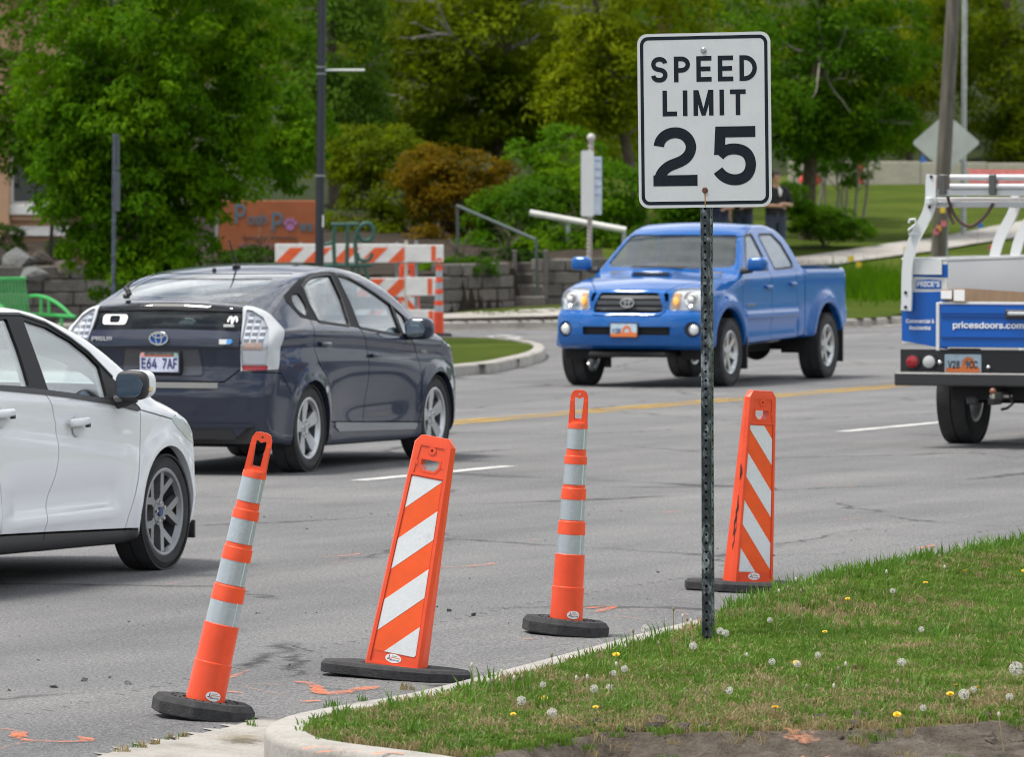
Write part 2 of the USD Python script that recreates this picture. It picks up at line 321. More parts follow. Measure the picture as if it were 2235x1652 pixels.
def worn(name, col, cut=0.5, soft=0.1, scale=30.0, big=3.0):
    """Paint worn through in patches."""
    return mat(name, {'g': ('geometry', {}), 'n': ('noise_texture', {'scale': scale, 'detail': 6.0, 'roughness': 0.75}), 'nb': ('noise_texture', {'scale': big, 'detail': 3.0}), 'a': ('math', {'math_type': 'multiply_add', 'value2': 0.6, 'value3': 0.0}), 'a2': ('math', {'math_type': 'multiply_add', 'value2': 0.4}),
        'r': ('rgb_ramp', {'ramp': [(cut-soft, (0, 0, 0)), (cut+soft, (1, 1, 1))]}), 't': ('transparent_bsdf', {}), 'd': ('diffuse_bsdf', {'color': col}), 'm': ('mix_closure', {})},
        [('g.position', 'n.vector'), ('g.position', 'nb.vector'), ('n.fac', 'a.value1'), ('nb.fac', 'a2.value1'), ('a.value', 'a2.value3'), ('a2.value', 'r.fac'), ('r.color', 'm.fac'), ('t.BSDF', 'm.closure1'), ('d.BSDF', 'm.closure2')], 'm.closure')

def big(p): return max(getattr(p, 'geoms', [p]), key=lambda q: q.area)
# wide base ground and the road
obj('ground', sheet(Point(0, 0).buffer(900, quad_segs=12), -0.35), M_lawn, kind='structure')

# near island: kerb, soil, dirt
_kp = [(1500, 1765), (1250, 1715), (1000, 1674), (870, 1652), (760, 1638), (690, 1629), (630, 1619), (592, 1606), (576, 1592), (584, 1578), (618, 1563), (700, 1546), (830, 1524), (1000, 1486), (1150, 1447), (1300, 1407), (1420, 1375), (1545, 1345), (1650, 1319), (1750, 1294), (1900, 1262), (2100, 1226), (2235, 1203)]
KP = np.array([G(x, y, 0.13)[:2] for x, y in _kp]); _l = KP[-1]; KP = np.vstack([KP, _l+RD*6-RN*0.0, _l+RD*40])
_d0 = (KP[0]-KP[1])/np.linalg.norm(KP[0]-KP[1]); KP = np.vstack([KP[0]+_d0*3, KP])
KPs = smoothline(KP[:-2], 160); KPs = np.vstack([KPs, KP[-1:]])
ISLAND = Polygon(KPs.tolist()+[(60, KPs[-1][1]), (60, -12), (KPs[0][0]+1.5, -12), tuple(KPs[0])]).buffer(0)
_kl = LineString(KPs)
def road_z(X, Y):
    """The carriageway falls to the gutter along the near kerb."""
    e = shapely.distance(shapely.points(np.stack([np.ravel(X), np.ravel(Y)], 1)), _kl).reshape(np.shape(X))
    return 0.0015-0.095*np.clip(1-e/1.5, 0, 1)**2
_nz = big(_kl.buffer(1.6).intersection(sbox(-4.5, 18, 6.5, 46)).buffer(0))
obj('road', sheet(sbox(-60, -20, 90, 112).difference(_kl.buffer(1.36).intersection(sbox(-4.4, 18.1, 6.4, 45.9))).buffer(0), 0.0), M_asph, kind='structure')
obj('road_gutter', sheet(_nz.difference(ISLAND.buffer(-0.1)).buffer(0), 0.0, 0.06, road_z), M_asph, kind='structure', smooth=True)
def RZ_(x, y): return float(road_z(np.array([x]), np.array([y]))[0])
def GR(px, py):
    """Survey mark on the carriageway, gutter fall included."""
    p = G(px, py)
    for _ in range(6): p = G(px, py, RZ_(p[0], p[1]))
    return p
_prof = [(0.004, -0.16), (0.0, 0.10), (-0.008, 0.122), (-0.03, 0.132), (-0.135, 0.134), (-0.150, 0.128), (-0.155, 0.03)]
obj('near_kerb', sweep(KPs, _prof), M_conc, kind='structure', smooth=50)
INNER = ISLAND.buffer(-0.15)
DIRT_EDGE = [G(x, y, 0.13)[:2] for x, y in [(1020, 1658), (1130, 1640), (1200, 1630), (1330, 1610), (1480, 1617), (1700, 1612), (1900, 1606), (2080, 1600), (2235, 1586), (2700, 1560)]]
_de = np.array(DIRT_EDGE)
def dirt_y(x):
    x = np.asarray(x, float); return np.interp(x, _de[:, 0], _de[:, 1])+0.10*fb(x, x*0, 3.5, 5)
def near_z(X, Y):
    """Height of the verge."""
    e = shapely.distance(shapely.points(np.stack([np.ravel(X), np.ravel(Y)], 1)), LineString(KPs)).reshape(np.shape(X))
    z = 0.118+0.035*np.clip((e-0.15)/1.2, 0, 1)+0.045*fb(X, Y, 0.9, 2)
    z = z+0.10*np.clip((X-0.75)/0.5, 0, 1)*np.exp(-((e-0.42)/0.36)**2)      # swollen turf that hides the kerb beyond the post
    drop = np.clip((dirt_y(X)-Y)/0.22, 0, 1)*np.clip((e-0.2)/0.3, 0, 1)
    lump = 0.16*fb(X, Y, 3.2, 9)+0.16*np.maximum(fb(X, Y, 6.5, 11), -0.08)
    return z-drop*(0.075-lump*1.0)
_view = sbox(-2.2, 15, 4.6, 45)
obj('verge_soil', sheet(INNER.intersection(_view).buffer(0), 0.0, 0.05, near_z), M_turfsoil, kind='structure', smooth=True) if False else None
_dz = Polygon([(-2.2, 15.0)]+[(x, float(dirt_y(x))) for x in np.linspace(-2.2, 4.6, 140)]+[(4.6, 15.0)])
_in = INNER.intersection(_view)
_fr = sbox(-3, 0, 6, float(_de[:, 1].max())+0.9)
obj('verge_turf', sheet(big(_in.difference(_fr)), 0.0, 0.06, near_z), M_turfsoil, kind='structure', smooth=True)
obj('verge_front', sheet(big(_in.intersection(_fr).difference(_dz.buffer(-0.02))), -0.004, 0.012, near_z), M_turfsoil, kind='structure', smooth=True)
obj('bare_soil', sheet(big(_in.intersection(_dz.buffer(0.03))), 0.0, 0.013, near_z), M_dirt, kind='structure', smooth=True)
obj('verge_beyond', sheet(INNER.difference(_view), 0.11), M_lawn, kind='structure')
# concrete apron at the kerb nose
_ap = [(150, 1720), (190, 1662), (260, 1640), (350, 1622), (430, 1606), (500, 1590), (545, 1577), (575, 1570), (640, 1572), (640, 1640), (900, 1700)]
obj('concrete_apron', sheet(Polygon([tuple(GR(x, y)[:2]) for x, y in _ap]).difference(ISLAND.buffer(-0.05)).buffer(0), 0.005, 0.06, road_z), M_conc, kind='structure')
# lane paint
M_yel = worn('yellow_paint', (0.40, 0.26, 0.06), 0.49, 0.09, 22.0, 1.2); M_wht = worn('white_paint', (0.52, 0.52, 0.51), 0.45, 0.10, 40.0, 2.5)
_yc = G(1500, 880.5)[:2]
for k in (-1, 1):
    c = _yc+RN*0.13*k
    for q in range(-6, 12):
        obj('yellow_line', ribbon([c+RD*(q*5.0), c+RD*(q*5.0+5.0)], 0.15, 0.004, 24, False, q+6, 0.12), M_yel, kind='structure')
for (x0, y0), (x1, y1) in (((782, 1050), (1112, 1018)), ((1836, 943), (2110, 917))):
    a, b = G(x0, y0)[:2], G(x1, y1)[:2]
    obj('lane_dash', ribbon([a, b], 0.15, 0.004, 30, False, 3, 0.10), M_wht, kind='structure')

# grass island across the road
_gi = [(700, 822), (900, 815), (985, 803), (1060, 796), (1120, 786), (1168, 775), (1190, 764), (1186, 755), (1150, 746), (1090, 741), (1020, 739), (960, 738), (700, 742)]
GI = smoothline(np.array([G(x, y-4, 0.13)[:2] for x, y in _gi]), 90)
GIP = Polygon(GI).buffer(0)
obj('island_kerb', sweep(GI, [(-0.004, -0.02), (0.0, 0.10), (0.03, 0.132), (0.155, 0.134), (0.16, 0.05)]) if GIP.exterior.is_ccw or True else None, M_conc, kind='structure', smooth=50)
obj('island_lawn', sheet(big(GIP.buffer(-0.15)), 0.115, 0.4, lambda X, Y: 0.05*fb(X, Y, 0.8, 4)), M_lawn, kind='structure', smooth=True)

# far verge and hillside
_fk = np.array([(-40, 92.0), (-14, 96.0), (-5, 98.2), (-1.1, 99.2), (0.75, 100.4), (3.0, 101.2), (5.3, 101.4), (6.35, 103.9), (10.0, 112.7)])
_fx = np.linspace(-40, 10, 400); FK = np.stack([_fx, PchipInterpolator(_fk[:, 0], _fk[:, 1])(_fx)], 1)
FK = np.vstack([FK, [(30, 160.0)]])
obj('far_kerb', sweep(FK, [(-0.30, 0.010), (0.0, 0.012), (0.004, 0.11), (0.03, 0.135), (0.16, 0.14), (0.17, 0.0)]), M_conc, kind='structure', smooth=40)
def kerb_y(X): return np.interp(X, FK[:, 0], FK[:, 1])
WALL = [(-10.5, 96.6), (-6.0, 98.6), (-1.03, 101.0), (0.05, 103.0)]
def wall_y(X): return np.interp(X, [-60, -10.5, -6.0, -1.03, 0.05, 0.10, 0.52, 0.56, 1.4, 3.5, 9], [80, 96.6, 98.6, 101.0, 103.0, 104.6, 104.6, 103.4, 104.0, 106.0, 140])
def far_z(X, Y):
    X, Y = np.broadcast_arrays(np.asarray(X, float), np.asarray(Y, float))
    q = Y-kerb_y(X)
    right = np.interp(Y+0*X, [95, 103, 112, 120, 125, 140, 150, 170, 200, 300], [0.14, 0.15, 0.38, 0.85, 1.12, 1.92, 2.35, 4.4, 9, 40])
    front = 0.14+np.clip(X+3.0, 0, 4)*0.055*np.clip(q/2.0, 0, 1)
    b = Y-wall_y(X); lv = np.interp(X, [-12, -6, -1, 1.5, 3.0], [0.80, 0.84, 0.84, 1.0, 1.0])
    back = lv+np.interp(np.maximum(b, 0), [0, 3, 8, 20, 45, 70, 160], [0, 0.18, 0.50, 1.0, 2.6, 6.5, 30])
    left = np.where(b > 0.12, back, front)
    w = np.clip((X-1.6)/2.4, 0, 1); w = w*w*(3-2*w)
    return np.maximum(left*(1-w)+right*w, 0.12)+0.06*fb(X, Y, 0.4, 6)*np.clip(q/3, 0, 1)
def region(x0, x1, y0, y1, name, m, step):
    p = Polygon([(x, float(kerb_y(x))+0.15 if y0 is None else y0) for x in np.linspace(x0, x1, 60)]+[(x1, y1), (x0, y1)]).buffer(0)
    return obj(name, sheet(big(p), 0.0, step, far_z), m, kind='structure', smooth=30)
region(-14.0, 1.5, None, 118, 'planting_bed', M_mulch, 0.12)
region(1.5, 15.0, None, 152, 'hill_lawn', M_lawn, 0.30)
region(-60, -14, None, 118, 'side_ground', M_lawn, 2.0)
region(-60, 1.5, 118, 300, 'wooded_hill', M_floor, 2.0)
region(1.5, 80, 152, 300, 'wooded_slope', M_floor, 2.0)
region(15, 80, None, 152, 'side_lawn', M_lawn, 2.0)
# grass strip and pavement on the far side
def strip(pts, w0, w1, name, m, dz, n=40):
    p = smoothline(np.array(pts, float), n); t = np.gradient(p, axis=0); t /= np.linalg.norm(t, axis=1, keepdims=True); nn = np.stack([-t[:, 1], t[:, 0]], 1)
    rows = [p+nn*w for w in np.linspace(w0, w1, 7)]
    V = np.stack(rows, 1); Z = np.maximum.reduce([far_z(V[..., 0]+a, V[..., 1]+b) for a, b in ((0, 0), (0.1, 0), (0, 0.15), (-0.1, 0), (0, -0.15))])+dz
    V = np.concatenate([V, Z[..., None]], -1); k = 7; i, j = np.meshgrid(np.arange(n-1), np.arange(k-1), indexing='ij'); q = np.stack([i*k+j, (i+1)*k+j, (i+1)*k+j+1, i*k+j+1], -1).reshape(-1, 4)
    return obj(name, trimesh.Trimesh(V.reshape(-1, 3), np.vstack([q[:, [0, 1, 2]], q[:, [0, 2, 3]]]), process=False), m, kind='structure', smooth=True)
strip([(-2.6, 98.95), (-1.1, 99.4), (0.75, 100.6), (3.0, 101.4), (4.6, 101.6)], 0.12, 1.0, 'far_pavement', M_conc, 0.012)
strip([(-0.45, 100.35), (0.4, 101.0), (1.6, 101.7), (3.0, 102.2)], 0.0, 0.75, 'grass_strip', M_lawn, 0.012)
strip([(4.6, 117.0), (5.6, 119.6), (7.2, 122.8), (9.0, 126.6), (10.6, 130.6), (13.5, 138)], -0.75, 0.75, 'hill_path', M_conc, 0.03)
# paint arrow on the side street
obj('street_arrow', cat(ribbon([G(1085, 734)[:2], G(1118, 737)[:2]], 0.5, 0.004, 6), ribbon([G(1098, 732)[:2], G(1112, 741)[:2]], 0.35, 0.004, 6)), M_wht, kind='structure')
# ---------------------------------------------------------------- vehicle bodies: rounded solids from outlines, cut into panels
def poly_sdf(poly, X, Z):
    """Signed distance to a closed outline, on arrays X, Z."""
    p = np.asarray(poly.exterior.coords)[:-1]; a = p; b = np.roll(p, -1, 0)
    d = np.full(X.shape, 1e9); inside = np.zeros(X.shape, bool)
    for (ax, az), (bx_, bz) in zip(a, b):
        ex, ez = bx_-ax, bz-az; wx, wz = X-ax, Z-az
        t = np.clip((wx*ex+wz*ez)/(ex*ex+ez*ez+1e-12), 0, 1)
        d = np.minimum(d, (wx-t*ex)**2+(wz-t*ez)**2)
        c = (az <= Z) != (bz <= Z)
        with np.errstate(divide='ignore', invalid='ignore'):
            xc = ax+(Z-az)/(bz-az+1e-15)*ex
        inside ^= c & (X < xc)
    d = np.sqrt(d); return np.where(inside, -d, d)
def field2d(poly, lo, hi, step=0.0125):
    """Signed distance of a side outline as a fast look-up."""
    xs, zs = np.arange(lo[0], hi[0], step), np.arange(lo[1], hi[1], step)
    D = poly_sdf(poly, *np.meshgrid(xs, zs, indexing='ij')).astype(np.float32)
    def f(x, z):
        x, z = np.broadcast_arrays(x, z)
        return ndimage.map_coordinates(D, [(x-xs[0])/step, (z-zs[0])/step], order=1, mode='nearest')
    return f
def round_max(a, b, r):
    return np.minimum(np.maximum(a, b), -r)+np.hypot(np.maximum(a+r, 0), np.maximum(b+r, 0))
def smin(a, b, k):
    h = np.clip(0.5+0.5*(b-a)/k, 0, 1); return b*(1-h)+a*h-k*h*(1-h)
class Body:
    def __init__(s, lo, hi, h, fn):
        s.lo = np.array(lo, float); s.h = h
        n = np.ceil((np.array(hi)-s.lo)/h).astype(int)+1
        ax = [s.lo[i]+h*np.arange(n[i]) for i in range(3)]
        half = n[1]//2; s.lo[1] = -half*h; ax[1] = h*np.arange(half+1)       # computed on one side, mirrored
        X, Y, Z = np.meshgrid(*ax, indexing='ij', sparse=True)
        F = np.clip(fn(X.astype(np.float32), Y.astype(np.float32), Z.astype(np.float32)), -0.25, 0.25).astype(np.float32)
        F = np.concatenate([F[:, :0:-1], F], 1)
        g = np.gradient(F, h); m = np.sqrt(sum(q*q for q in g))
        s.F = np.where(np.abs(F) < 0.2, F/np.clip(m, 0.6, 3.0), F); s.c = {}
    def iso(s, lev):
        """The body's skin set out (or in) by lev metres."""
        if 'V' not in s.c: s._net()
        if lev not in s.c:
            s.c[lev] = m3.Manifold(m3.Mesh((s.c['V']+s.c['N']*lev).astype(np.float32), s.c['f'].astype(np.uint32)))
        return s.c[lev]
    def layer(s, hi, lo):
        if (hi, lo) not in s.c:
            s.c[hi, lo] = s.iso(hi)-s.iso(lo); s.c[hi, lo].num_tri()
        return s.c[hi, lo]
    def _net(s):
        F = s.F; S = F < 0; n = np.array(F.shape)
        c = sum(S[i:n[0]-1+i, j:n[1]-1+j, k:n[2]-1+k].astype(np.int8) for i in (0, 1) for j in (0, 1) for k in (0, 1))
        act = (c > 0) & (c < 8); idx = np.argwhere(act); vid = np.full(act.shape, -1, np.int64); vid[act] = np.arange(len(idx))
        acc = np.zeros((len(idx), 3)); cnt = np.zeros(len(idx))
        cor = [(i, j, k) for i in (0, 1) for j in (0, 1) for k in (0, 1)]
        for a in cor:
            for axn in range(3):
                if a[axn] == 0:
                    b = list(a); b[axn] = 1
                    fa = F[tuple((idx+a).T)]; fb = F[tuple((idx+b).T)]; w = (fa < 0) != (fb < 0)
                    t = np.where(w, fa/(fa-fb+1e-30), 0); pnt = np.array(a, float)+np.outer(t, np.eye(3)[axn])
                    acc += np.where(w[:, None], pnt, 0); cnt += w
        V = idx+acc/cnt[:, None]
        for _ in range(3):      # onto the surface
            f = ndimage.map_coordinates(F, V.T, order=1, mode='nearest')
            g = np.stack([ndimage.map_coordinates(F, (V+0.5*e).T, order=1, mode='nearest')-ndimage.map_coordinates(F, (V-0.5*e).T, order=1, mode='nearest') for e in np.eye(3)], 1)
            V = V-np.clip(f/(np.sum(g*g, 1)+1e-9), -1, 1)[:, None]*g*0.7
        Q = []
        for axn in range(3):
            sl0 = [slice(None)]*3; sl1 = [slice(None)]*3; sl0[axn] = slice(0, -1); sl1[axn] = slice(1, None)
            ch = S[tuple(sl0)] != S[tuple(sl1)]; e = np.argwhere(ch); o = [q for q in range(3) if q != axn]
            ok = (e[:, o[0]] > 0) & (e[:, o[1]] > 0) & (e[:, o[0]] < n[o[0]]-1) & (e[:, o[1]] < n[o[1]]-1); e = e[ok]
            d0 = np.eye(3, dtype=int)[o[0]]; d1 = np.eye(3, dtype=int)[o[1]]
            q = np.stack([vid[tuple((e-d0-d1).T)], vid[tuple((e-d1).T)], vid[tuple(e.T)], vid[tuple((e-d0).T)]], 1)
            flip = S[tuple(e.T)] ^ (axn == 1)
            q[~flip] = q[~flip][:, ::-1]; Q.append(q)
        Q = np.vstack(Q); W = s.lo+V*s.h
        f = np.vstack([Q[:, [0, 1, 2]], Q[:, [0, 2, 3]]])
        g /= np.linalg.norm(g, axis=1, keepdims=True)+1e-9
        if np.einsum('ij,ij->i', W[f[:, 0]], np.cross(W[f[:, 1]], W[f[:, 2]])).sum() < 0: f = f[:, ::-1]
        s.c.update(V=W, N=g, f=f)
def prY(poly, y0, y1): return tomani(T(upright(extr(poly, y1-y0)), 0, y1, 0))
def prX(poly, x0, x1):
    m = extr(poly, x1-x0); v = np.array(m.vertices); m.vertices = np.stack([v[:, 2]+x0, v[:, 0], v[:, 1]], 1); return tomani(m)
def prZ(poly, z0, z1): return tomani(T(extr(poly, z1-z0), 0, 0, z0))
def interp(x, *pts):
    p = np.array(pts, float); return np.interp(x, p[:, 0], p[:, 1])
def sinterp(x, *pts):
    p = np.array(pts, float); return PchipInterpolator(p[:, 0], p[:, 1])(np.clip(x, p[0, 0], p[-1, 0]))
def PG(pts): return Polygon(pts).buffer(0)
def line_poly(pts, w): return LineString(pts).buffer(w/2, cap_style='flat', join_style='round')

# ---------------------------------------------------------------- wheels
def tyre_mesh(R, wid, rim, tread=3):
    h = wid/2; sh = R-0.012
    prof = [(rim-0.01, -h*0.82), (rim+0.012, -h*0.93), (rim+(R-rim)*0.5, -h*1.03), (R-0.035, -h*0.97), (sh, -h*0.84), (R-0.003, -h*0.70)]
    g = np.linspace(-0.45, 0.45, tread)*wid
    for q in g:
        prof += [(R, q-0.008), (R-0.009, q-0.005), (R-0.009, q+0.005), (R, q+0.008)]
    prof += [(R-0.003, h*0.70), (sh, h*0.84), (R-0.035, h*0.97), (rim+(R-rim)*0.5, h*1.03), (rim+0.012, h*0.93), (rim-0.01, h*0.82)]
    m = lathe(prof, 64)
    return RX(m, PI/2)          # axle along y; +z of the profile -> -y
def wheel(parent, loc, R, wid, rim, style, mrim, mtyre, side, name='wheel', cap=None, turn=0.0, capmat=None, nut=True):
    """side -1: outer face towards -y."""
    w = part(name, parent, loc, (0, 0, turn))
    ty = tyre_mesh(R, wid, rim)
    o = -1.0    # built with the outer face at -y
    face = wid/2-0.02
    barrel = RX(lathe([(rim-0.03, -wid*0.4), (rim-0.006, -wid*0.42), (rim-0.006, wid*0.3), (rim+0.006, wid*0.44), (rim-0.004, wid*0.46), (rim-0.016, wid*0.44), (rim-0.03, wid*0.3)], 48), PI/2)
    polys = []; hubr = 0.075
    if style == 'five':       # five broad tapering blades
        for k in range(5):
            b = Polygon([(-0.030, 0.03), (-0.052, rim*0.70), (-0.035, rim-0.008), (0.035, rim-0.008), (0.052, rim*0.70), (0.030, 0.03)])
            polys.append(affinity.rotate(b, 72*k+8, origin=(0, 0)))
    elif style == 'ytwin':    # five forked spokes
        for k in range(5):
            s_ = [LineString([(0, 0.04), (0, rim*0.52)]).buffer(0.021, cap_style='flat')]
            for q in (-1, 1):
                s_.append(Polygon([(0.0, rim*0.44), (q*0.022, rim*0.46), (q*0.098, rim-0.012), (q*0.066, rim-0.008), (q*0.004, rim*0.60)]).buffer(0.004))
            polys.append(affinity.rotate(unary_union(s_), 72*k-18, origin=(0, 0)))
    else:                     # six straight bars
        for k in range(6):
            b = Polygon([(-0.034, 0.03), (-0.030, rim-0.01), (0.030, rim-0.01), (0.034, 0.03)])
            polys.append(affinity.rotate(b, 60*k+12, origin=(0, 0)))
    sp = unary_union(polys+[Point(0, 0).buffer(hubr)]).buffer(-0.004).buffer(0.008).buffer(-0.004)
    thick = 0.045
    sm = extr(sp, thick); v = np.array(sm.vertices)
    sm = trimesh.remesh.subdivide_to_size(sm.vertices, sm.faces, 0.05); sm = trimesh.Trimesh(*sm[:2], process=True)
    v = np.array(sm.vertices); rr = np.hypot(v[:, 0], v[:, 1])
    v[:, 2] += -0.03*np.sin(np.clip(rr/rim, 0, 1)*PI)*0 - 0.028*np.cos(np.clip(rr/rim, 0, 1)*PI/2)   # dished towards the hub
    sm.vertices = v; sm = T(upright(sm), 0, -(face-thick+0.0), 0)
    hub = RX(lathe([(0, face-0.045), (hubr*0.95, face-0.045), (hubr*0.9, face-0.022), (0, face-0.02)], 24), PI/2)
    disc = RX(lathe([(0, -0.02), (rim*0.62, -0.02), (rim*0.62, 0.01), (0, 0.01)], 32), PI/2)
    def S(m): return m if side < 0 else RZ(m, PI)
    obj('tyre', S(ty), mtyre, w, smooth=40)
    obj('rim', S(cat(barrel, sm)), mrim, w, smooth=35)
    obj('hub', S(hub), mrim, w, smooth=35)
    obj('brake_disc', S(disc), M_brake, w)
    if nut:
        for k in range(5):
            a = 2*PI*k/5+0.5
            obj('lug_nut', S(cyl(0.011, (0.052*math.cos(a), -(face-0.03), 0.052*math.sin(a)), (0.052*math.cos(a), -(face-0.008), 0.052*math.sin(a)), 6)), M_chrome, w)
    obj('centre_cap', S(RX(lathe([(0, face-0.022), (0.028, face-0.022), (0.027, face-0.012), (0, face-0.010)], 24), PI/2)), capmat or mrim, w)
    return w
def wheel_well(name_parent, cx, cz, R, y0, y1):
    """Dark liner over the wheel: an arch and its inner wall, open below."""
    keep = sbox(-9, cz-0.12, 9, 9); c = Point(cx, cz)
    ring = c.buffer(R+0.012).difference(c.buffer(R)).intersection(keep); wall = c.buffer(R+0.012).intersection(keep)
    a, b = (y0, y1) if y0 < y1 else (y1, y0)
    m = prY(ring, a, b)+(prY(wall, y0-0.006, y0+0.006))
    obj('wheel_well', m, M_under, name_parent)
M_chrome = plain('chrome', (0.75, 0.76, 0.78), 0.12, 1.0)
M_brake = plain('brake_steel', (0.10, 0.095, 0.09), 0.55, 0.7, var=0.3)
M_rubber = plain('tyre_rubber', (0.022, 0.022, 0.023), 0.82, var=0.35, vscale=14, bump=0.0006, bscale=120)
M_black = plain('black_plastic', (0.020, 0.020, 0.022), 0.55, bump=0.0003, bscale=400)
M_trim = plain('window_trim_black', (0.009, 0.009, 0.010), 0.5, spec=0.12)
M_gloss = plain('gloss_black', (0.008, 0.008, 0.010), 0.06, coat=0.3)
M_under = plain('underbody', (0.014, 0.014, 0.014), 0.9)
M_cabin = plain('cabin_trim', (0.10, 0.105, 0.11), 0.8, var=0.2)
M_cabinl = plain('cabin_cloth', (0.12, 0.12, 0.118), 0.9, var=0.15)
M_glass = glass('car_glass', (0.93, 0.97, 0.95), 1.6)
M_glassm = glass('car_glass_medium', (0.62, 0.68, 0.66), 1.7)
M_glassd = glass('car_glass_dark', (0.35, 0.38, 0.37))
M_mirror = plain('mirror_silver', (0.70, 0.76, 0.78), 0.01, 1.0)
M_lens = glass('lamp_lens', (0.95, 0.96, 0.97), 1.5)
M_lampsilver = plain('lamp_reflector', (0.78, 0.79, 0.80), 0.22, 1.0)
M_red = plain('red_lens', (0.26, 0.006, 0.012), 0.15, coat=0.4)
M_amber = plain('lit_amber', (0.9, 0.35, 0.05), 0.2, emit=((1.0, 0.40, 0.06), 0.7))
M_white = plain('white_print', (0.72, 0.73, 0.72), 0.5)
M_navy = plain('navy_print', (0.02, 0.03, 0.12), 0.5)

def letters(text, height, depth=0.003, bold=True):
    m = meshkit.text_mesh(text, height, depth, bold); b = m.bounds; return T(m, -b[0][0], 0, 0)
def fitted(text, w, h, depth=0.003, bold=True):
    m = meshkit.text_mesh(text, 1.0, depth, bold); b = m.bounds; s = b[1]-b[0]
    v = np.array(m.vertices); v[:, 0] = (v[:, 0]-b[0][0])*w/s[0]; v[:, 1] = (v[:, 1]-b[0][1])*h/s[1]; m.vertices = v; return m
def onrear(m, y, z, x, mir=False):
    """xy drawing -> a vertical face whose outward normal is -x (a rear face); reads left to right from behind."""
    v = np.array(m.vertices); m.vertices = np.stack([x-v[:, 2], y-v[:, 0], z+v[:, 1]], 1); 
    m.faces = np.asarray(m.faces)[:, [0, 1, 2]]; return m
def onfront(m, y, z, x):
    v = np.array(m.vertices); m.vertices = np.stack([x+v[:, 2], y+v[:, 0], z+v[:, 1]], 1); return m
def onright(m, x, z, y):
    """outward normal -y, reads towards +x."""
    v = np.array(m.vertices); m.vertices = np.stack([x+v[:, 0], y-v[:, 2], z+v[:, 1]], 1); return m
def onleft(m, x, z, y):
    v = np.array(m.vertices); m.vertices = np.stack([x-v[:, 0], y+v[:, 2], z+v[:, 1]], 1); return m
def ellipse(a, b, n=32): return affinity.scale(Point(0, 0).buffer(1, quad_segs=n//4), a, b)
def oval_badge(a, b):
    """Badge of three interlaced ovals: outlines only."""
    e = lambda p, q, t: ellipse(p, q).difference(ellipse(p-t, q-t))
    return unary_union([e(a, b, 0.011), affinity.translate(e(a*0.36, b*0.93, 0.009), 0, 0), affinity.translate(e(a*0.66, b*0.40, 0.009), 0, b*0.42)])
def flat_mirror(pts, r, x, cy, cz, s_, tilt=0.06):
    """Flat looking-glass facing backwards."""
    p = rp([(s_*a, b) for a, b in pts], r, 8); m = extr(p, 0.004); v = np.array(m.vertices); m = trimesh.Trimesh(np.stack([-v[:, 2], v[:, 0], v[:, 1]], 1), m.faces[:, ::-1], process=False)
    RZ(m, s_*tilt); RY(m, 0.03); T(m, x, cy, cz); return m
def seat_mesh(x, y, z0, reclined=0.25, h=0.62, w=0.5):
    s = bx(0.5, w, 0.16, (x, y, z0+0.08), ch=0.04)
    b = bx(0.14, w, h, (0, 0, h/2), ch=0.05); RY(b, -reclined); T(b, x-0.25, y, z0+0.12)
    hd = bx(0.10, 0.26, 0.18, (0, 0, 0), ch=0.04); T(hd, x-0.25-math.sin(reclined)*(h+0.14), y, z0+0.12+h+0.10)
    return s, b, hd
def mirror_body(a, b, c, ch):
    m = trimesh.creation.icosphere(3); v = np.array(m.vertices)
    v = np.sign(v)*np.abs(v)**0.62; m.vertices = v*np.array([a, b, c]); return m
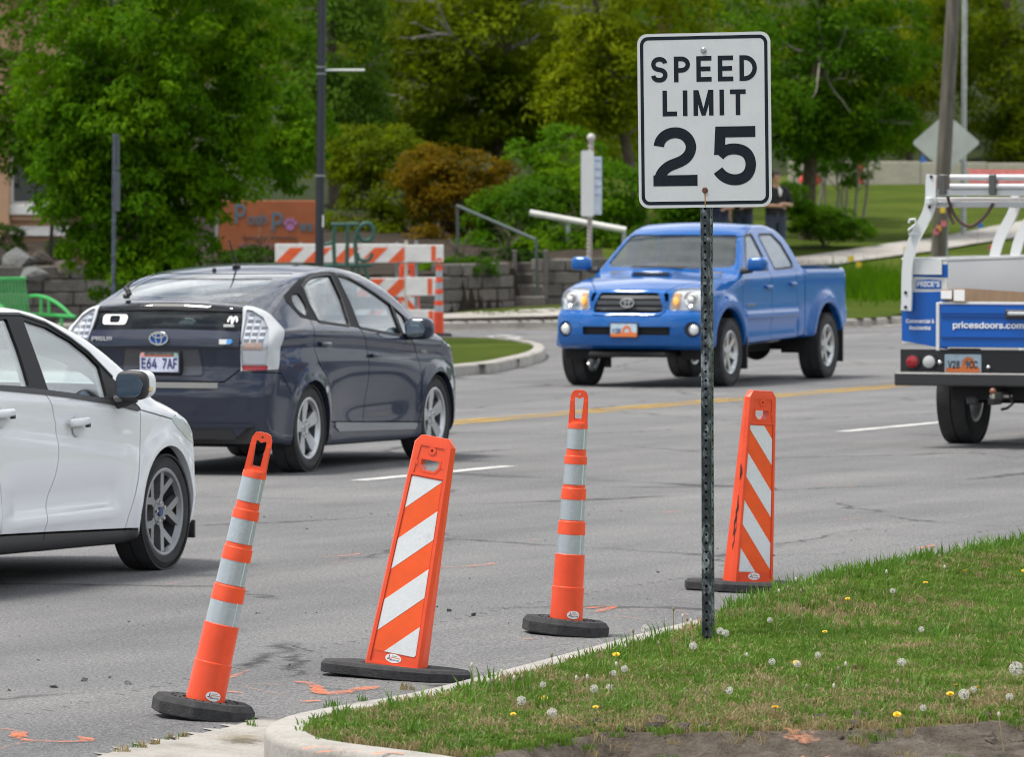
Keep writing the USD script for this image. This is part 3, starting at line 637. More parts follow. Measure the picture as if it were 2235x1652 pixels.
# ---------------------------------------------------------------- speed sign, delineators, road-work things
def glyph(c, w, h, s):
    """Highway capitals: strokes of one width."""
    i = s/2; W, Hh = w-s, h-s
    P = lambda q: [(i+x*W, i+y*Hh) for x, y in q]
    L = lambda q: LineString(P(q)).buffer(i, cap_style='square' if False else 'flat', join_style='mitre', mitre_limit=8)
    C = lambda q, n=60: LineString(smoothline(P(q), n)).buffer(i, cap_style='flat', join_style='round')
    vx = lambda x: sbox(i+x*W-i, 0, i+x*W+i, h)
    hb = lambda y, x0=0.0, x1=1.0: sbox(i+x0*W-i, i+y*Hh-i, i+x1*W+i, i+y*Hh+i)
    if c == 'L': return unary_union([vx(0), hb(0)])
    if c == 'I': return vx(0)
    if c == 'T': return unary_union([vx(0.5), hb(1)])
    if c == 'E': return unary_union([vx(0), hb(0), hb(0.5, 0, 0.9), hb(1)])
    if c == 'M': return unary_union([vx(0), vx(1), Polygon([(0, h), (s*1.15, h), (w/2+s*0.42, 0), (w/2-s*0.42, 0)]), Polygon([(w, h), (w-s*1.15, h), (w/2-s*0.42, 0), (w/2+s*0.42, 0)])]).intersection(sbox(0, 0, w, h))
    arc = lambda cx, cy, rx, ry, a0, a1: [(cx+rx*math.cos(a), cy+ry*math.sin(a)) for a in np.linspace(a0, a1, 16)]
    if c == 'P': return unary_union([vx(0), LineString([(i, h-i)]+arc(w-i-(h*0.27), h-i-h*0.27+i*0.5, h*0.27, h*0.27-i*0.5, PI/2, -PI/2)+[(i, h-i-2*(h*0.27-i*0.5))]).buffer(i, cap_style='flat', join_style='mitre')])
    if c == 'D': return unary_union([vx(0), LineString([(i, h-i)]+arc(w-i-h*0.42, h/2, h*0.42, h/2-i, PI/2, -PI/2)+[(i, i)]).buffer(i, cap_style='flat', join_style='mitre')])
    if c == 'S': return C([(0.97, 0.80), (0.84, 0.94), (0.5, 1.0), (0.18, 0.94), (0.03, 0.76), (0.14, 0.59), (0.5, 0.50), (0.86, 0.41), (0.98, 0.23), (0.83, 0.06), (0.5, 0), (0.16, 0.06), (0.02, 0.22)])
    if c == '2': return unary_union([hb(0), C([(0.02, 0.72), (0.14, 0.90), (0.48, 1.0), (0.82, 0.92), (0.97, 0.70), (0.86, 0.50), (0.60, 0.38), (0.32, 0.30), (0.10, 0.16), (0.02, -0.06)]).intersection(sbox(-1, 0, 9, 9))])
    if c == '5': return unary_union([hb(1, 0.12, 0.97), Polygon([(w*0.08, h), (w*0.08+s, h), (w*0.045+s*1.02, h*0.52), (w*0.045, h*0.52)]), C([(0.06, 0.50), (0.26, 0.615), (0.55, 0.64), (0.86, 0.55), (0.98, 0.32), (0.86, 0.09), (0.54, 0.0), (0.24, 0.05), (0.02, 0.20)])])
def word(txt, widths, gap, h, s):
    out = []; x = 0
    for c, w in zip(txt, widths): out.append((c, affinity.translate(glyph(c, w, h, s), x, 0))); x += w+gap
    return out, x-gap
def build_sign():
    b = G(1546, 1404, 0.14); b[2] = 0.10
    t = thing('speed_limit_sign', 'white SPEED LIMIT 25 sign on a perforated dark steel post in the verge', 'sign', b, rot=(0, math.radians(-0.28), math.radians(-20.5)))
    M_post = mat('post_steel', {'g': ('texture_coordinate', {}), 'n': ('noise_texture', {'scale': 28.0, 'detail': 7.0, 'roughness': 0.72}), 'm': ('mapping', {'scale': (1, 1, 0.45)}), 'r': ('rgb_ramp', {'ramp': [(0.43, (0.010, 0.015, 0.018)), (0.52, (0.030, 0.040, 0.045)), (0.62, (0.20, 0.225, 0.235))]}), 'p': ('principled_bsdf', {'roughness': 0.42, 'metallic': 0.35})},
                 [('g.object', 'm.vector'), ('m.vector', 'n.vector'), ('n.fac', 'r.fac'), ('r.color', 'p.base_color')], 'p.BSDF')
    a, Lp, wl = 0.045, 2.68, 0.003
    outer = m3.Manifold.batch_hull([m3.Manifold.cube((a-0.006, a, Lp), True), m3.Manifold.cube((a, a-0.006, Lp), True)])
    post = outer-m3.Manifold.cube((a-2*wl, a-2*wl, Lp+1), True)
    h1 = m3.Manifold.cylinder(a+0.1, 0.0062, circular_segments=12).translate((0, 0, -(a+0.1)/2)); hx = h1.rotate((0, 90, 0)); hy = h1.rotate((90, 0, 0))
    holes = []
    for k in range(int(Lp/0.0375)):
        z = -Lp/2+0.02+k*0.0375; holes += [hx.translate((0, 0, z)), hy.translate((0, 0, z))]
    hh = m3.Manifold.batch_boolean(holes, m3.OpType.Add)
    post = post-hh
    obj('post', post.translate((0, 0, Lp/2-0.03)), M_post, t, smooth=25)
    pz = 2.326
    pn = part('sign_panel', t, (0, -a/2-0.0025, pz), (0, math.radians(-0.45), 0))
    M_sh = mat('white_sheeting', {'g': ('texture_coordinate', {}), 'n': ('noise_texture', {'scale': 9.0, 'detail': 6.0, 'roughness': 0.7}), 'f': ('noise_texture', {'scale': 320.0, 'detail': 2.0}), 'r': ('rgb_ramp', {'ramp': [(0.3, (0.43, 0.455, 0.475)), (0.7, (0.475, 0.495, 0.512))]}), 'fr': ('rgb_ramp', {'ramp': [(0.3, (0.92, 0.92, 0.92)), (0.7, (1.03, 1.03, 1.03))]}), 'm': ('mix', {'mix_type': 'multiply', 'fac': 1.0}), 'p': ('principled_bsdf', {'roughness': 0.38})},
              [('g.object', 'n.vector'), ('g.object', 'f.vector'), ('n.fac', 'r.fac'), ('f.fac', 'fr.fac'), ('r.color', 'm.color1'), ('fr.color', 'm.color2'), ('m.color', 'p.base_color')], 'p.BSDF')
    M_ink = plain('sign_black', (0.006, 0.011, 0.017), 0.5, spec=0.15, var=0.25, vscale=30)
    R = lambda w, h, r: rp([(-w/2, -h/2), (w/2, -h/2), (w/2, h/2), (-w/2, h/2)], r, 10)
    wS, hS = 0.612, 0.762
    obj('aluminium_plate', upright(extr(R(wS, hS, 0.045), 0.0025)), M_sh, pn)
    up = lambda p, th: T(upright(extr(p, th)), 0, -0.0025, 0)
    obj('border', up(R(wS-0.026, hS-0.026, 0.036).difference(R(wS-0.056, hS-0.056, 0.024)), 0.0006), M_ink, pn)
    for txt, ws, gap, h, s, cz in (('SPEED', (0.078, 0.074, 0.070, 0.070, 0.080), 0.029, 0.112, 0.0205, 0.224), ('LIMIT', (0.066, 0.0205, 0.092, 0.0205, 0.072), 0.028, 0.112, 0.0205, 0.076), ('25', (0.204, 0.204), 0.068, 0.257, 0.048, -0.157)):
        gl, tw = word(txt, ws, gap, h, s)
        for c, p in gl:
            obj('numeral' if c in '25' else 'letter', up(affinity.translate(p, -tw/2, cz-h/2), 0.0008), M_ink, pn)
    for z, m_ in ((0.305, plain('zinc_bolt', (0.30, 0.33, 0.35), 0.35, 0.8)), (-0.3055, plain('rusty_bolt', (0.085, 0.028, 0.014), 0.8, var=0.4, vscale=80))):
        bt = T(RX(lathe([(0.013, 0), (0.013, 0.003), (0.009, 0.006), (0.0, 0.0065)], 18), PI/2), 0, -0.0025, z); obj('bolt', bt, m_, pn)
    obj('rust_streak', up(Polygon([(-0.003, -0.318), (0.003, -0.318), (0.0018, -0.352), (0.003, -0.372), (-0.001, -0.378), (-0.0025, -0.350)]), 0.0010), worn('rust_run', (0.36, 0.20, 0.06), 0.42, 0.12, 60.0, 12.0), pn)
    return t
M_or = mat('orange_plastic', {'g': ('texture_coordinate', {}), 'n': ('noise_texture', {'scale': 5.0, 'detail': 7.0, 'roughness': 0.7}), 'f': ('noise_texture', {'scale': 45.0, 'detail': 6.0, 'roughness': 0.75}), 'r': ('rgb_ramp', {'ramp': [(0.3, (0.60, 0.052, 0.012)), (0.55, (0.69, 0.068, 0.017)), (0.8, (0.75, 0.100, 0.035))]}), 'd': ('rgb_ramp', {'ramp': [(0.26, (0.35, 0.32, 0.3)), (0.37, (1, 1, 1))]}), 'm': ('mix', {'mix_type': 'multiply', 'fac': 0.7}), 'p': ('principled_bsdf', {'roughness': 0.40, 'subsurface_weight': 0.0})},
           [('g.object', 'n.vector'), ('g.object', 'f.vector'), ('n.fac', 'r.fac'), ('f.fac', 'd.fac'), ('r.color', 'm.color1'), ('d.color', 'm.color2'), ('m.color', 'p.base_color')], 'p.BSDF')
M_or2 = plain('orange_sheeting', (0.72, 0.080, 0.006), 0.38, var=0.10, vscale=10)
M_sheet = mat('white_prism_sheeting', {'g': ('texture_coordinate', {}), 'v': ('voronoi_texture', {'scale': 160.0}), 'n': ('noise_texture', {'scale': 12.0, 'detail': 7.0, 'roughness': 0.75}), 'r': ('rgb_ramp', {'ramp': [(0.28, (0.40, 0.40, 0.38)), (0.40, (0.56, 0.59, 0.605)), (0.7, (0.62, 0.64, 0.65))]}), 'vr': ('rgb_ramp', {'ramp': [(0.2, (0.93, 0.93, 0.93)), (0.6, (1.03, 1.03, 1.03))]}), 'm': ('mix', {'mix_type': 'multiply', 'fac': 1.0}), 'p': ('principled_bsdf', {'roughness': 0.32})},
             [('g.object', 'v.vector'), ('g.object', 'n.vector'), ('n.fac', 'r.fac'), ('v.distance', 'vr.fac'), ('r.color', 'm.color1'), ('vr.color', 'm.color2'), ('m.color', 'p.base_color')], 'p.BSDF')
M_band = mat('silver_band', {'g': ('texture_coordinate', {}), 'v': ('voronoi_texture', {'scale': 150.0, 'feature': 'distance_to_edge'}), 'vr': ('rgb_ramp', {'ramp': [(0.0, (0.52, 0.56, 0.58)), (0.12, (0.27, 0.31, 0.335)), (0.5, (0.34, 0.38, 0.40))]}), 'p': ('principled_bsdf', {'roughness': 0.28, 'metallic': 0.35})},
             [('g.object', 'v.vector'), ('v.distance', 'vr.fac'), ('vr.color', 'p.base_color')], 'p.BSDF')
M_base = plain('recycled_rubber', (0.024, 0.024, 0.026), 0.88, var=0.45, vscale=22, bump=0.004, bscale=90)
def sticker(parent, place):
    s = part('maker_sticker', parent, label='white oval sticker with a logo and a phone number')
    e = ellipse(0.0325, 0.0170)
    obj('oval', place(extr(e, 0.0012)), M_white, s)
    J = unary_union([LineString([(-0.0175, 0.010), (-0.0175, -0.001), (-0.020, -0.004), (-0.024, -0.003)]).buffer(0.0016)])
    obj('logo_letter', place(extr(J, 0.0018)), M_navy, s)
    obj('logo_tick', place(extr(LineString([(-0.016, 0.002), (-0.013, -0.009), (-0.009, 0.004), (0.027, 0.003)]).buffer(0.0011), 0.0018)), plain('tick_orange', (0.55, 0.16, 0.06), 0.4), s)
    obj('phone_number', place(T(fitted('801-575-7100', 0.034, 0.0052, 0.0018), -0.010, -0.0085, 0)), M_navy, s)
    obj('small_print', place(T(fitted('SAFETY SUPPLY', 0.022, 0.0030, 0.0018, False), -0.007, 0.0075, 0)), plain('print_grey', (0.15, 0.16, 0.2), 0.5), s)
def build_tube(loc, lean, yaw, label, with_stickers=True, base=True, name='tube_delineator', base_yaw=0.0, group='orange tube delineators'):
    t = thing(name, label, 'delineator', loc, 0, group, rot=(0, yaw, 0))
    if base:
        oc = rp([(0.215*math.cos(a)*1.0, 0.205*math.sin(a)) for a in np.arange(8)*PI/4+PI/8], 0.02)
        b = m3.Manifold.batch_hull([tomani(T(extr(oc, 0.045), 0, 0, 0.006)), tomani(T(extr(oc.buffer(-0.018), 0.016), 0, 0, 0.058)), tomani(T(extr(oc.buffer(-0.008), 0.004), 0, 0, 0.0))])-m3.Manifold.cylinder(0.2, 0.092, circular_segments=32).translate((0, 0, 0.02))
        for k in range(24):
            a = k*PI/12; b = b+m3.Manifold.cylinder(0.006, 0.006, 0.004, 8).translate((0.135*math.cos(a), 0.135*math.sin(a), 0.072)) 
        b = b.rotate((0, 0, math.degrees(base_yaw)))
        obj('rubber_base', b, M_base, t, smooth=25)
    st = part('post', t, (0, 0, 0.045), lean)
    u = 0.000796
    Z = lambda y: (1478-y)*u; Wd = lambda w: w*u/2
    obj('lower_tube', lathe([(0, 0), (Wd(206), 0), (Wd(206), 0.010), (Wd(200), 0.016), (Wd(194), Z(1268)), (Wd(198), Z(1258)), (Wd(196), Z(1248)), (Wd(185), Z(1244)), (Wd(180), Z(1062)), (Wd(182), Z(1052)), (Wd(172), Z(1048)), (0, Z(1048))], 40), M_or, st, smooth=35)
    segs = [(1052, 925, 170, 166), (842, 712, 153, 149), (627, 500, 139, 135), (412, 285, 124, 120)]
    rings = [(930, 853, 168, 164, 838, 151), (718, 652, 152, 148, 622, 137), (503, 456, 138, 135, 406, 122)]
    for a, b_, w0, w1 in segs:
        obj('reflective_band', lathe([(Wd(w0-3), Z(a)), (Wd(w0), Z(a)), (Wd(w1), Z(b_)), (Wd(w1-3), Z(b_))], 40), M_band, st, smooth=35)
        r_ = (Wd(w0)+Wd(w1))/2+0.0006; zz = np.linspace(Z(a)+0.006, Z(b_)-0.006, 12)
        an = -PI/2+0.75
        sl = [(r_*math.cos(an), r_*math.sin(an), z) for z in zz]
        obj('band_seam', trimesh.util.concatenate([cyl(0.0025, np.array(sl[q])-[0, 0, 0.003], np.array(sl[q])+[0, 0, 0.003], 6) for q in range(0, 12)]), plain('seam_bright', (0.62, 0.66, 0.67), 0.3), st)
    for a, b_, w0, w1, c, w2 in rings:
        obj('orange_ring', lathe([(0, Z(a)), (Wd(w0), Z(a)), (Wd(w0+1), Z(a)+0.004), (Wd(w1), Z(b_)), (Wd(w1)-0.003, Z(b_)+0.003), (Wd(w2), Z(b_)+0.004), (Wd(w2)-0.0015, Z(c)), (0, Z(c))], 40), M_or, st, smooth=35)
    obj('neck', lathe([(0, Z(288)), (Wd(124), Z(288)), (Wd(122), Z(262)), (Wd(116), Z(252)), (0.03, Z(246)), (0, Z(246))], 40), M_or, st, smooth=35)
    # loop grip
    hz = Z(256); ht = Z(58)-hz
    outl = Polygon([(-0.043, 0), (-0.041, 0.055), (-0.040, ht-0.050), (-0.038, ht-0.025), (-0.030, ht-0.006), (-0.016, ht), (0.016, ht), (0.030, ht-0.006), (0.038, ht-0.025), (0.040, ht-0.050), (0.041, 0.055), (0.043, 0)])
    slot = rp([(-0.016, 0.022), (0.016, 0.022), (0.021, ht-0.050), (0.021, ht-0.030), (0.010, ht-0.034), (0, ht-0.040), (-0.010, ht-0.034), (-0.021, ht-0.030), (-0.021, ht-0.050)], 0.004)
    lp = outl.buffer(0.003).difference(slot).difference(Point(0, ht-0.017).buffer(0.005))
    grip = tomani(T(upright(extr(lp, 0.030)), 0, 0.015, hz))
    wide = outl.difference(rp([(-0.021, 0.018), (0.021, 0.018), (0.023, ht+0.1), (-0.023, ht+0.1)])).intersection(sbox(-1, 0, 1, ht-0.048))
    grip = grip+tomani(T(upright(extr(wide, 0.058)), 0, 0.029, hz))
    obj('loop_grip', grip, M_or, st, smooth=30)
    if with_stickers:
        r_ = Wd(201)
        def onround(m, a0=-PI/2+0.42, z0=0.052):
            v = np.array(m.vertices); a = a0+v[:, 0]/r_; rr = r_-0.0015+v[:, 2]
            m = trimesh.Trimesh(np.stack([rr*np.cos(a), rr*np.sin(a), z0+v[:, 1]*1.15], 1), m.faces, process=False); return m
        def place(m):
            sv, sf = trimesh.remesh.subdivide_to_size(m.vertices, m.faces, 0.012)[:2]; return onround(trimesh.Trimesh(sv*np.array([1, 1, 1.0])+np.array([0, 0, 0.0018]), sf, process=False))
        sticker(st, place)
    return t
def build_panel(loc, yaw, lean, label, flip=False, scuffs=False, base=True, name='panel_delineator', h=1.04, tilt=0.0, group='orange striped panel delineators', base_yaw=0.0, wscale=1.0):
    t = thing(name, label, 'delineator', loc, 0, group, rot=(0, tilt, 0))
    if base:
        pl = rp([(-0.33, -0.06), (-0.30, -0.10), (-0.05, -0.20), (0.14, -0.205), (0.33, -0.08), (0.335, 0.03), (0.25, 0.12), (-0.05, 0.20), (-0.18, 0.19), (-0.325, 0.03)], 0.02)
        if flip: pl = affinity.scale(pl, -1, 1, origin=(0, 0))
        b = m3.Manifold.batch_hull([tomani(T(extr(pl, 0.036), 0, 0, 0.004)), tomani(T(extr(pl.buffer(-0.016), 0.014), 0, 0, 0.040)), tomani(T(extr(pl.buffer(-0.01), 0.003), 0, 0, 0.0))]).rotate((0, 0, math.degrees(base_yaw)))
        b = b-m3.Manifold.cube((0.27, 0.17, 0.1), True).rotate((0, 0, math.degrees(yaw))).translate((0, 0, 0.075))
        obj('rubber_base', b, M_base, t, smooth=25)
    M_ = TM.translation_matrix((0, 0, 0.030))@TM.rotation_matrix(lean, (0, 1, 0))@TM.rotation_matrix(yaw, (0, 0, 1))
    st = part('panel', t, M=M_)
    wb, wt, tb, tt = 0.265*wscale, 0.188*wscale, 0.125, 0.052
    def quad(z, ex=0.0, d=0.0):
        f = z/h; return (wb+(wt-wb)*f)/2-ex, (tb+(tt-tb)*f)/2-d
    def block(inset, z0, z1, y_in=0.0):
        pts = []
        for z in (z0, z1):
            w, d = quad(z, inset); pts += [(sx*w, sy*(d-y_in), z) for sx in (-1, 1) for sy in (-1, 1)]
        return m3.Manifold.hull_points(pts)
    w1, d1 = quad(h-0.035)
    wT, dT = quad(h)
    body = m3.Manifold.batch_hull([block(0.012, 0, h-0.035), block(0.0, 0, h-0.035, 0.022), m3.Manifold.hull_points([(sx*(wT-0.032), sy*(dT-0.004), h) for sx in (-1, 1) for sy in (-1, 1)])])
    # recessed faces, grip hole, screw boss
    zf0, zf1 = 0.075, h-0.185
    for sy in (-1, 1):
        pts = []
        for z in (zf0-0.05, zf1+0.006):
            w, d = quad(z, 0.026); pts += [(sx*w, sy*(d+0.02), z) for sx in (-1, 1)]+[(sx*w, sy*(d-0.006), z) for sx in (-1, 1)]
        body = body-m3.Manifold.hull_points(pts)
        pts = []
        for z in (h-0.17, h-0.045):
            w, d = quad(z, 0.026); w = w*0.92 if z < h-0.1 else w*0.80; pts += [(sx*w, sy*(d+0.02), z) for sx in (-1, 1)]+[(sx*w, sy*(d-0.004), z) for sx in (-1, 1)]
        body = body-m3.Manifold.hull_points(pts)
    hole = rp([(-0.042, h-0.105), (0.042, h-0.105), (0.042, h-0.130), (0.026, h-0.152), (-0.026, h-0.152), (-0.042, h-0.130)], 0.003)
    hz = prY(hole, -0.2, 0.2)
    rim_ = prY(hole.buffer(0.010), -0.029, 0.029)
    body = (body+rim_)-hz
    for sx in (-1, 1): body = body+m3.Manifold.cube((0.022, 0.060, 0.020), True).translate((sx*0.066, 0, h-0.122))
    body = body+m3.Manifold.cylinder(0.056, 0.019, circular_segments=24).translate((0, 0, -0.028)).rotate((90, 0, 0)).translate((0, 0, h-0.062))-m3.Manifold.cylinder(0.2, 0.006, circular_segments=16).translate((0, 0, -0.1)).rotate((90, 0, 0)).translate((0, 0, h-0.062))
    obj('plastic_body', body, M_or, st, smooth=22)
    # striped sheeting on the front, lying on the tapering face
    fw = lambda z: (wb+(wt-wb)*z/h)/2-0.030
    fd = lambda z: (tb+(tt-tb)*z/h)/2-0.006
    area = Polygon([(-fw(zf0), zf0), (fw(zf0), zf0), (fw(zf1), zf1), (-fw(zf1), zf1)])
    def onface(p, th):
        m = extr(p, th); v = np.array(m.vertices); v2 = np.stack([v[:, 0], -(fd(v[:, 1])+v[:, 2]), v[:, 1]], 1); return trimesh.Trimesh(v2, m.faces, process=False)
    obj('orange_sheet', onface(area, 0.0012), M_or2, st)
    pitch = 0.265; slope = 0.95 if not flip else -1.25
    for k in range(-1, 5):
        z0 = 0.075+k*pitch+(-0.087 if not flip else 0.14)
        band = Polygon([(-0.3, z0-0.3*slope), (0.3, z0+0.3*slope), (0.3, z0+0.3*slope+pitch*0.50), (-0.3, z0-0.3*slope+pitch*0.50)]).intersection(area)
        if band.area > 1e-4: obj('white_stripe', onface(band, 0.0022), M_sheet, st)
    sticker(st, lambda m: T(trimesh.Trimesh(np.stack([m.vertices[:, 0]*1.15, -(fd(0.045)+m.vertices[:, 2]-0.0002), m.vertices[:, 1]*1.15+0.052], 1), m.faces, process=False), 0.0, -0.0005, 0))
    if scuffs:
        r_ = np.random.default_rng(8)
        side = lambda z, dy: ((-1 if flip else 1)*((wb+(wt-wb)*z/h)/2+0.0006), dy, z)
        for k in range(7):
            z0 = r_.uniform(0.18, 0.62); L = r_.uniform(0.04, 0.16); y = r_.uniform(-0.035, -0.01)
            sc = [side(z, y+0.004*math.sin(z*70+k)) for z in np.linspace(z0, z0+L, 6)]
            obj('tyre_scuff', tube(sc, np.array([0.001, 0.003, 0.0045, 0.004, 0.0025, 0.001])*r_.uniform(0.6, 1.3), 5), M_rubber, st)
    return t
# ---------------------------------------------------------------- walls, house, street furniture, people
M_block = [soil(f'wall_block_{k}', [(0.3, tuple(c*0.75 for c in b)), (0.55, b), (0.75, tuple(c*1.2 for c in b))], 3.0, 0.02, 22.0) for k, b in enumerate([(0.135, 0.125, 0.112), (0.165, 0.152, 0.136), (0.115, 0.108, 0.098), (0.15, 0.135, 0.118)])]
def block_mesh(w, h, d, r):
    m = bx(w-0.012, d, h-0.010, ch=0.018); v = np.array(m.vertices); v[:, 1] += np.where(v[:, 1] < 0, r.uniform(-0.025, 0.012), 0)
    m.vertices = v+r.uniform(-0.006, 0.006, v.shape); return m
def block_wall(pts, zb, zt, label, seed, name='retaining_wall', rows=5, bw=0.55, group=None, bgap=None):
    """Courses of split-faced blocks along a plan line; zb, zt give the foot and the top along it."""
    r = np.random.default_rng(seed); p = np.array(pts, float); d = np.r_[0, np.cumsum(np.linalg.norm(np.diff(p, axis=0), axis=1))]
    w = thing(name, label, 'wall')
    hz = lambda s: np.interp(s, np.linspace(0, d[-1], len(zt)), zt); bz = lambda s: np.interp(s, np.linspace(0, d[-1], len(zb)), zb)
    z0 = min(zb)-0.15; bh = 0.205; k = 0
    while z0+k*bh < max(zt)-0.02:
        z = z0+k*bh; s = -r.uniform(0, bw)
        while s < d[-1]:
            L = bw*r.uniform(0.8, 1.2); a, b = max(s, 0), min(s+L, d[-1]); s += L
            if b-a < 0.08: continue
            m_ = (a+b)/2
            if z+bh*0.6 > hz(m_) or z+bh < bz(m_)-0.05: continue
            P0 = np.array([np.interp(a, d, p[:, i]) for i in (0, 1)]); P1 = np.array([np.interp(b, d, p[:, i]) for i in (0, 1)]); c = (P0+P1)/2; an = math.atan2(*(P1-P0)[::-1])
            L_ = np.linalg.norm(P1-P0)
            mesh = block_mesh(L_, bh, 0.34, r); RZ(mesh, an); nrm = np.array([-math.sin(an), math.cos(an)])
            T(mesh, c[0]+nrm[0]*(0.17+k*0.012), c[1]+nrm[1]*(0.17+k*0.012), z+bh/2)
            obj('block', mesh, M_block[r.integers(4)], w)
        k += 1
    return w
def build_walls():
    block_wall([(-9.0, 97.25), (-6.0, 98.6), (-4.2, 99.45)], [0.14, 0.14], [0.93, 0.96], 'grey block wall behind the green bench, boulders lying on it', 1, bw=0.75)
    block_wall([(-4.2, 99.45), (-1.03, 101.0), (0.05, 103.0)], [0.14, 0.15, 0.37], [0.95, 0.88, 1.08], 'grey block retaining wall running from the barricade to the steps', 2, bw=0.5)
    block_wall([(0.52, 103.3), (1.5, 104.0), (3.4, 106.0)], [0.40, 0.45, 0.6], [1.13, 1.15, 1.2], 'grey block retaining wall between the steps and the blue pickup', 3, bw=0.55)
    st = thing('garden_steps', 'block steps climbing through the gap in the retaining wall', 'steps')
    for k in range(4):
        obj('step', bx(0.50, 0.42, 0.20, (0.29, 103.2+k*0.36, 0.37+0.18*k), ch=0.02), M_block[k], st)
    for s_, x in ((0, 0.04), (1, 0.545)):
        obj('side_wall', bx(0.07, 1.6, 0.9, (x, 103.95, 0.75)), M_block[2], st)
def boulder(c, s, label, seed, m):
    r = np.random.default_rng(seed); h = trimesh.convex.convex_hull(r.normal(size=(26, 3))*np.array([1, 0.9, 0.8])/1.6)
    b = h.subdivide().subdivide(); v = np.array(b.vertices); v = v*0.85+0.15*v/np.linalg.norm(v, axis=1, keepdims=True); v *= (1+0.12*(meshkit.fbm(v*2.5+seed)-0.5))[:, None]
    b.vertices = v*np.array(s); obj('boulder', b, m, None, smooth=35, label=label, cat='boulder', loc=c)
def build_boulders():
    m1 = soil('boulder_grey', [(0.3, (0.10, 0.105, 0.105)), (0.6, (0.17, 0.175, 0.17)), (0.8, (0.24, 0.24, 0.23))], 2.5, 0.03, 14); m2 = soil('boulder_brown', [(0.3, (0.09, 0.078, 0.066)), (0.6, (0.15, 0.13, 0.11)), (0.8, (0.2, 0.18, 0.16))], 2.5, 0.03, 14)
    for px, py, Y, s, l, k, m in ((38, 566, 98.2, (0.17, 0.2, 0.20), 'upright blue-grey boulder above the green bench', 3, m1), (92, 560, 98.6, (0.19, 0.2, 0.14), 'rounded brown boulder above the bench wall', 5, m2), (86, 592, 98.0, (0.27, 0.2, 0.13), 'wide low grey boulder on the wall top behind the bench', 7, m1), (0, 560, 98.4, (0.16, 0.2, 0.14), 'dark boulder at the far left above the bench', 9, m2), (192, 590, 98.5, (0.20, 0.2, 0.12), 'flat brown boulder beside the maple trunk', 12, m2), (140, 580, 98.3, (0.14, 0.2, 0.16), 'small dark boulder leaning on the wall', 15, m2)):
        boulder(A(px, py, Y), s, l, k, m)
def build_house():
    M_st = plain('tan_stucco', (0.42, 0.26, 0.16), 0.9, var=0.10, vscale=2, bump=0.004, bscale=40); M_wh = plain('white_trim', (0.62, 0.62, 0.60), 0.6)
    Y = 106.0; z0 = 1.20
    h = thing('tan_house', 'tan stucco house with white window sill behind the left trees', 'house', (0, 0, 0))
    xr = A(136, 480, Y)[0]; xl = -15.0
    wx0, wx1 = A(22, 400, Y)[0], A(122, 400, Y)[0]; zs = A(0, 446, Y)[2]; zt = zs+1.35
    front = sbox(xl, z0, xr, 5.5).difference(sbox(wx0, zs, wx1, zt)).difference(sbox(-13.4, zs, -11.6, zt))
    obj('front_wall', T(upright(extr(front, 0.25)), 0, Y+0.25, 0), M_st, h)
    obj('side_wall', bx(0.25, 7.75, 4.3, (xr-0.125, Y+0.25+3.875, z0+2.15)), M_st, h); obj('side_wall', bx(0.25, 7.75, 4.3, (xl+0.125, Y+0.25+3.875, z0+2.15)), M_st, h)
    obj('back_wall', bx(xr-xl, 0.25, 4.3, ((xr+xl)/2, Y+8.125, z0+2.15)), M_st, h)
    obj('pilaster', bx(0.9, 0.22, 4.3, (wx0-0.45, Y-0.11, z0+2.15), ch=0.01), M_st, h)
    obj('plinth', bx(xr-xl+0.1, 0.10, 0.16, ((xr+xl)/2+0.05, Y-0.05, z0+0.30), ch=0.01), M_wh, h)
    for x0, x1 in ((wx0, wx1), (-13.4, -11.6)):
        w = part('window', h); c = (x0+x1)/2
        obj('sill', bx(x1-x0+0.04, 0.22, 0.17, (c+0.02, Y-0.05, zs-0.085), ch=0.01), M_wh, w)
        obj('apron', bx(x1-x0, 0.10, 0.09, (c+0.02, Y-0.05, zs-0.215)), M_st, w)
        obj('frame', T(upright(extr(sbox(x0, zs, x1, zt).difference(sbox(x0+0.05, zs+0.05, x1-0.05, zt-0.05)), 0.06)), 0, Y+0.16, 0), M_wh, w)
        obj('pane', bx(x1-x0-0.1, 0.01, zt-zs-0.1, (c, Y+0.13, (zs+zt)/2)), glass('window_pane', (0.35, 0.40, 0.36)), w)
    g = Polygon([(xl-0.4, 5.45), (xr+0.4, 5.45), (xr+0.4, 5.6), ((xl+xr)/2, 8.0), (xl-0.4, 5.6)])
    obj('roof', T(upright(extr(g, 9.2)), 0, Y+8.7, 0), plain('brown_shingle', (0.09, 0.07, 0.055), 0.9, var=0.3, vscale=6), h)
    obj('room_floor', bx(xr-xl-0.6, 7.4, 0.05, ((xr+xl)/2, Y+4.1, z0+0.3)), M_cabin, h)
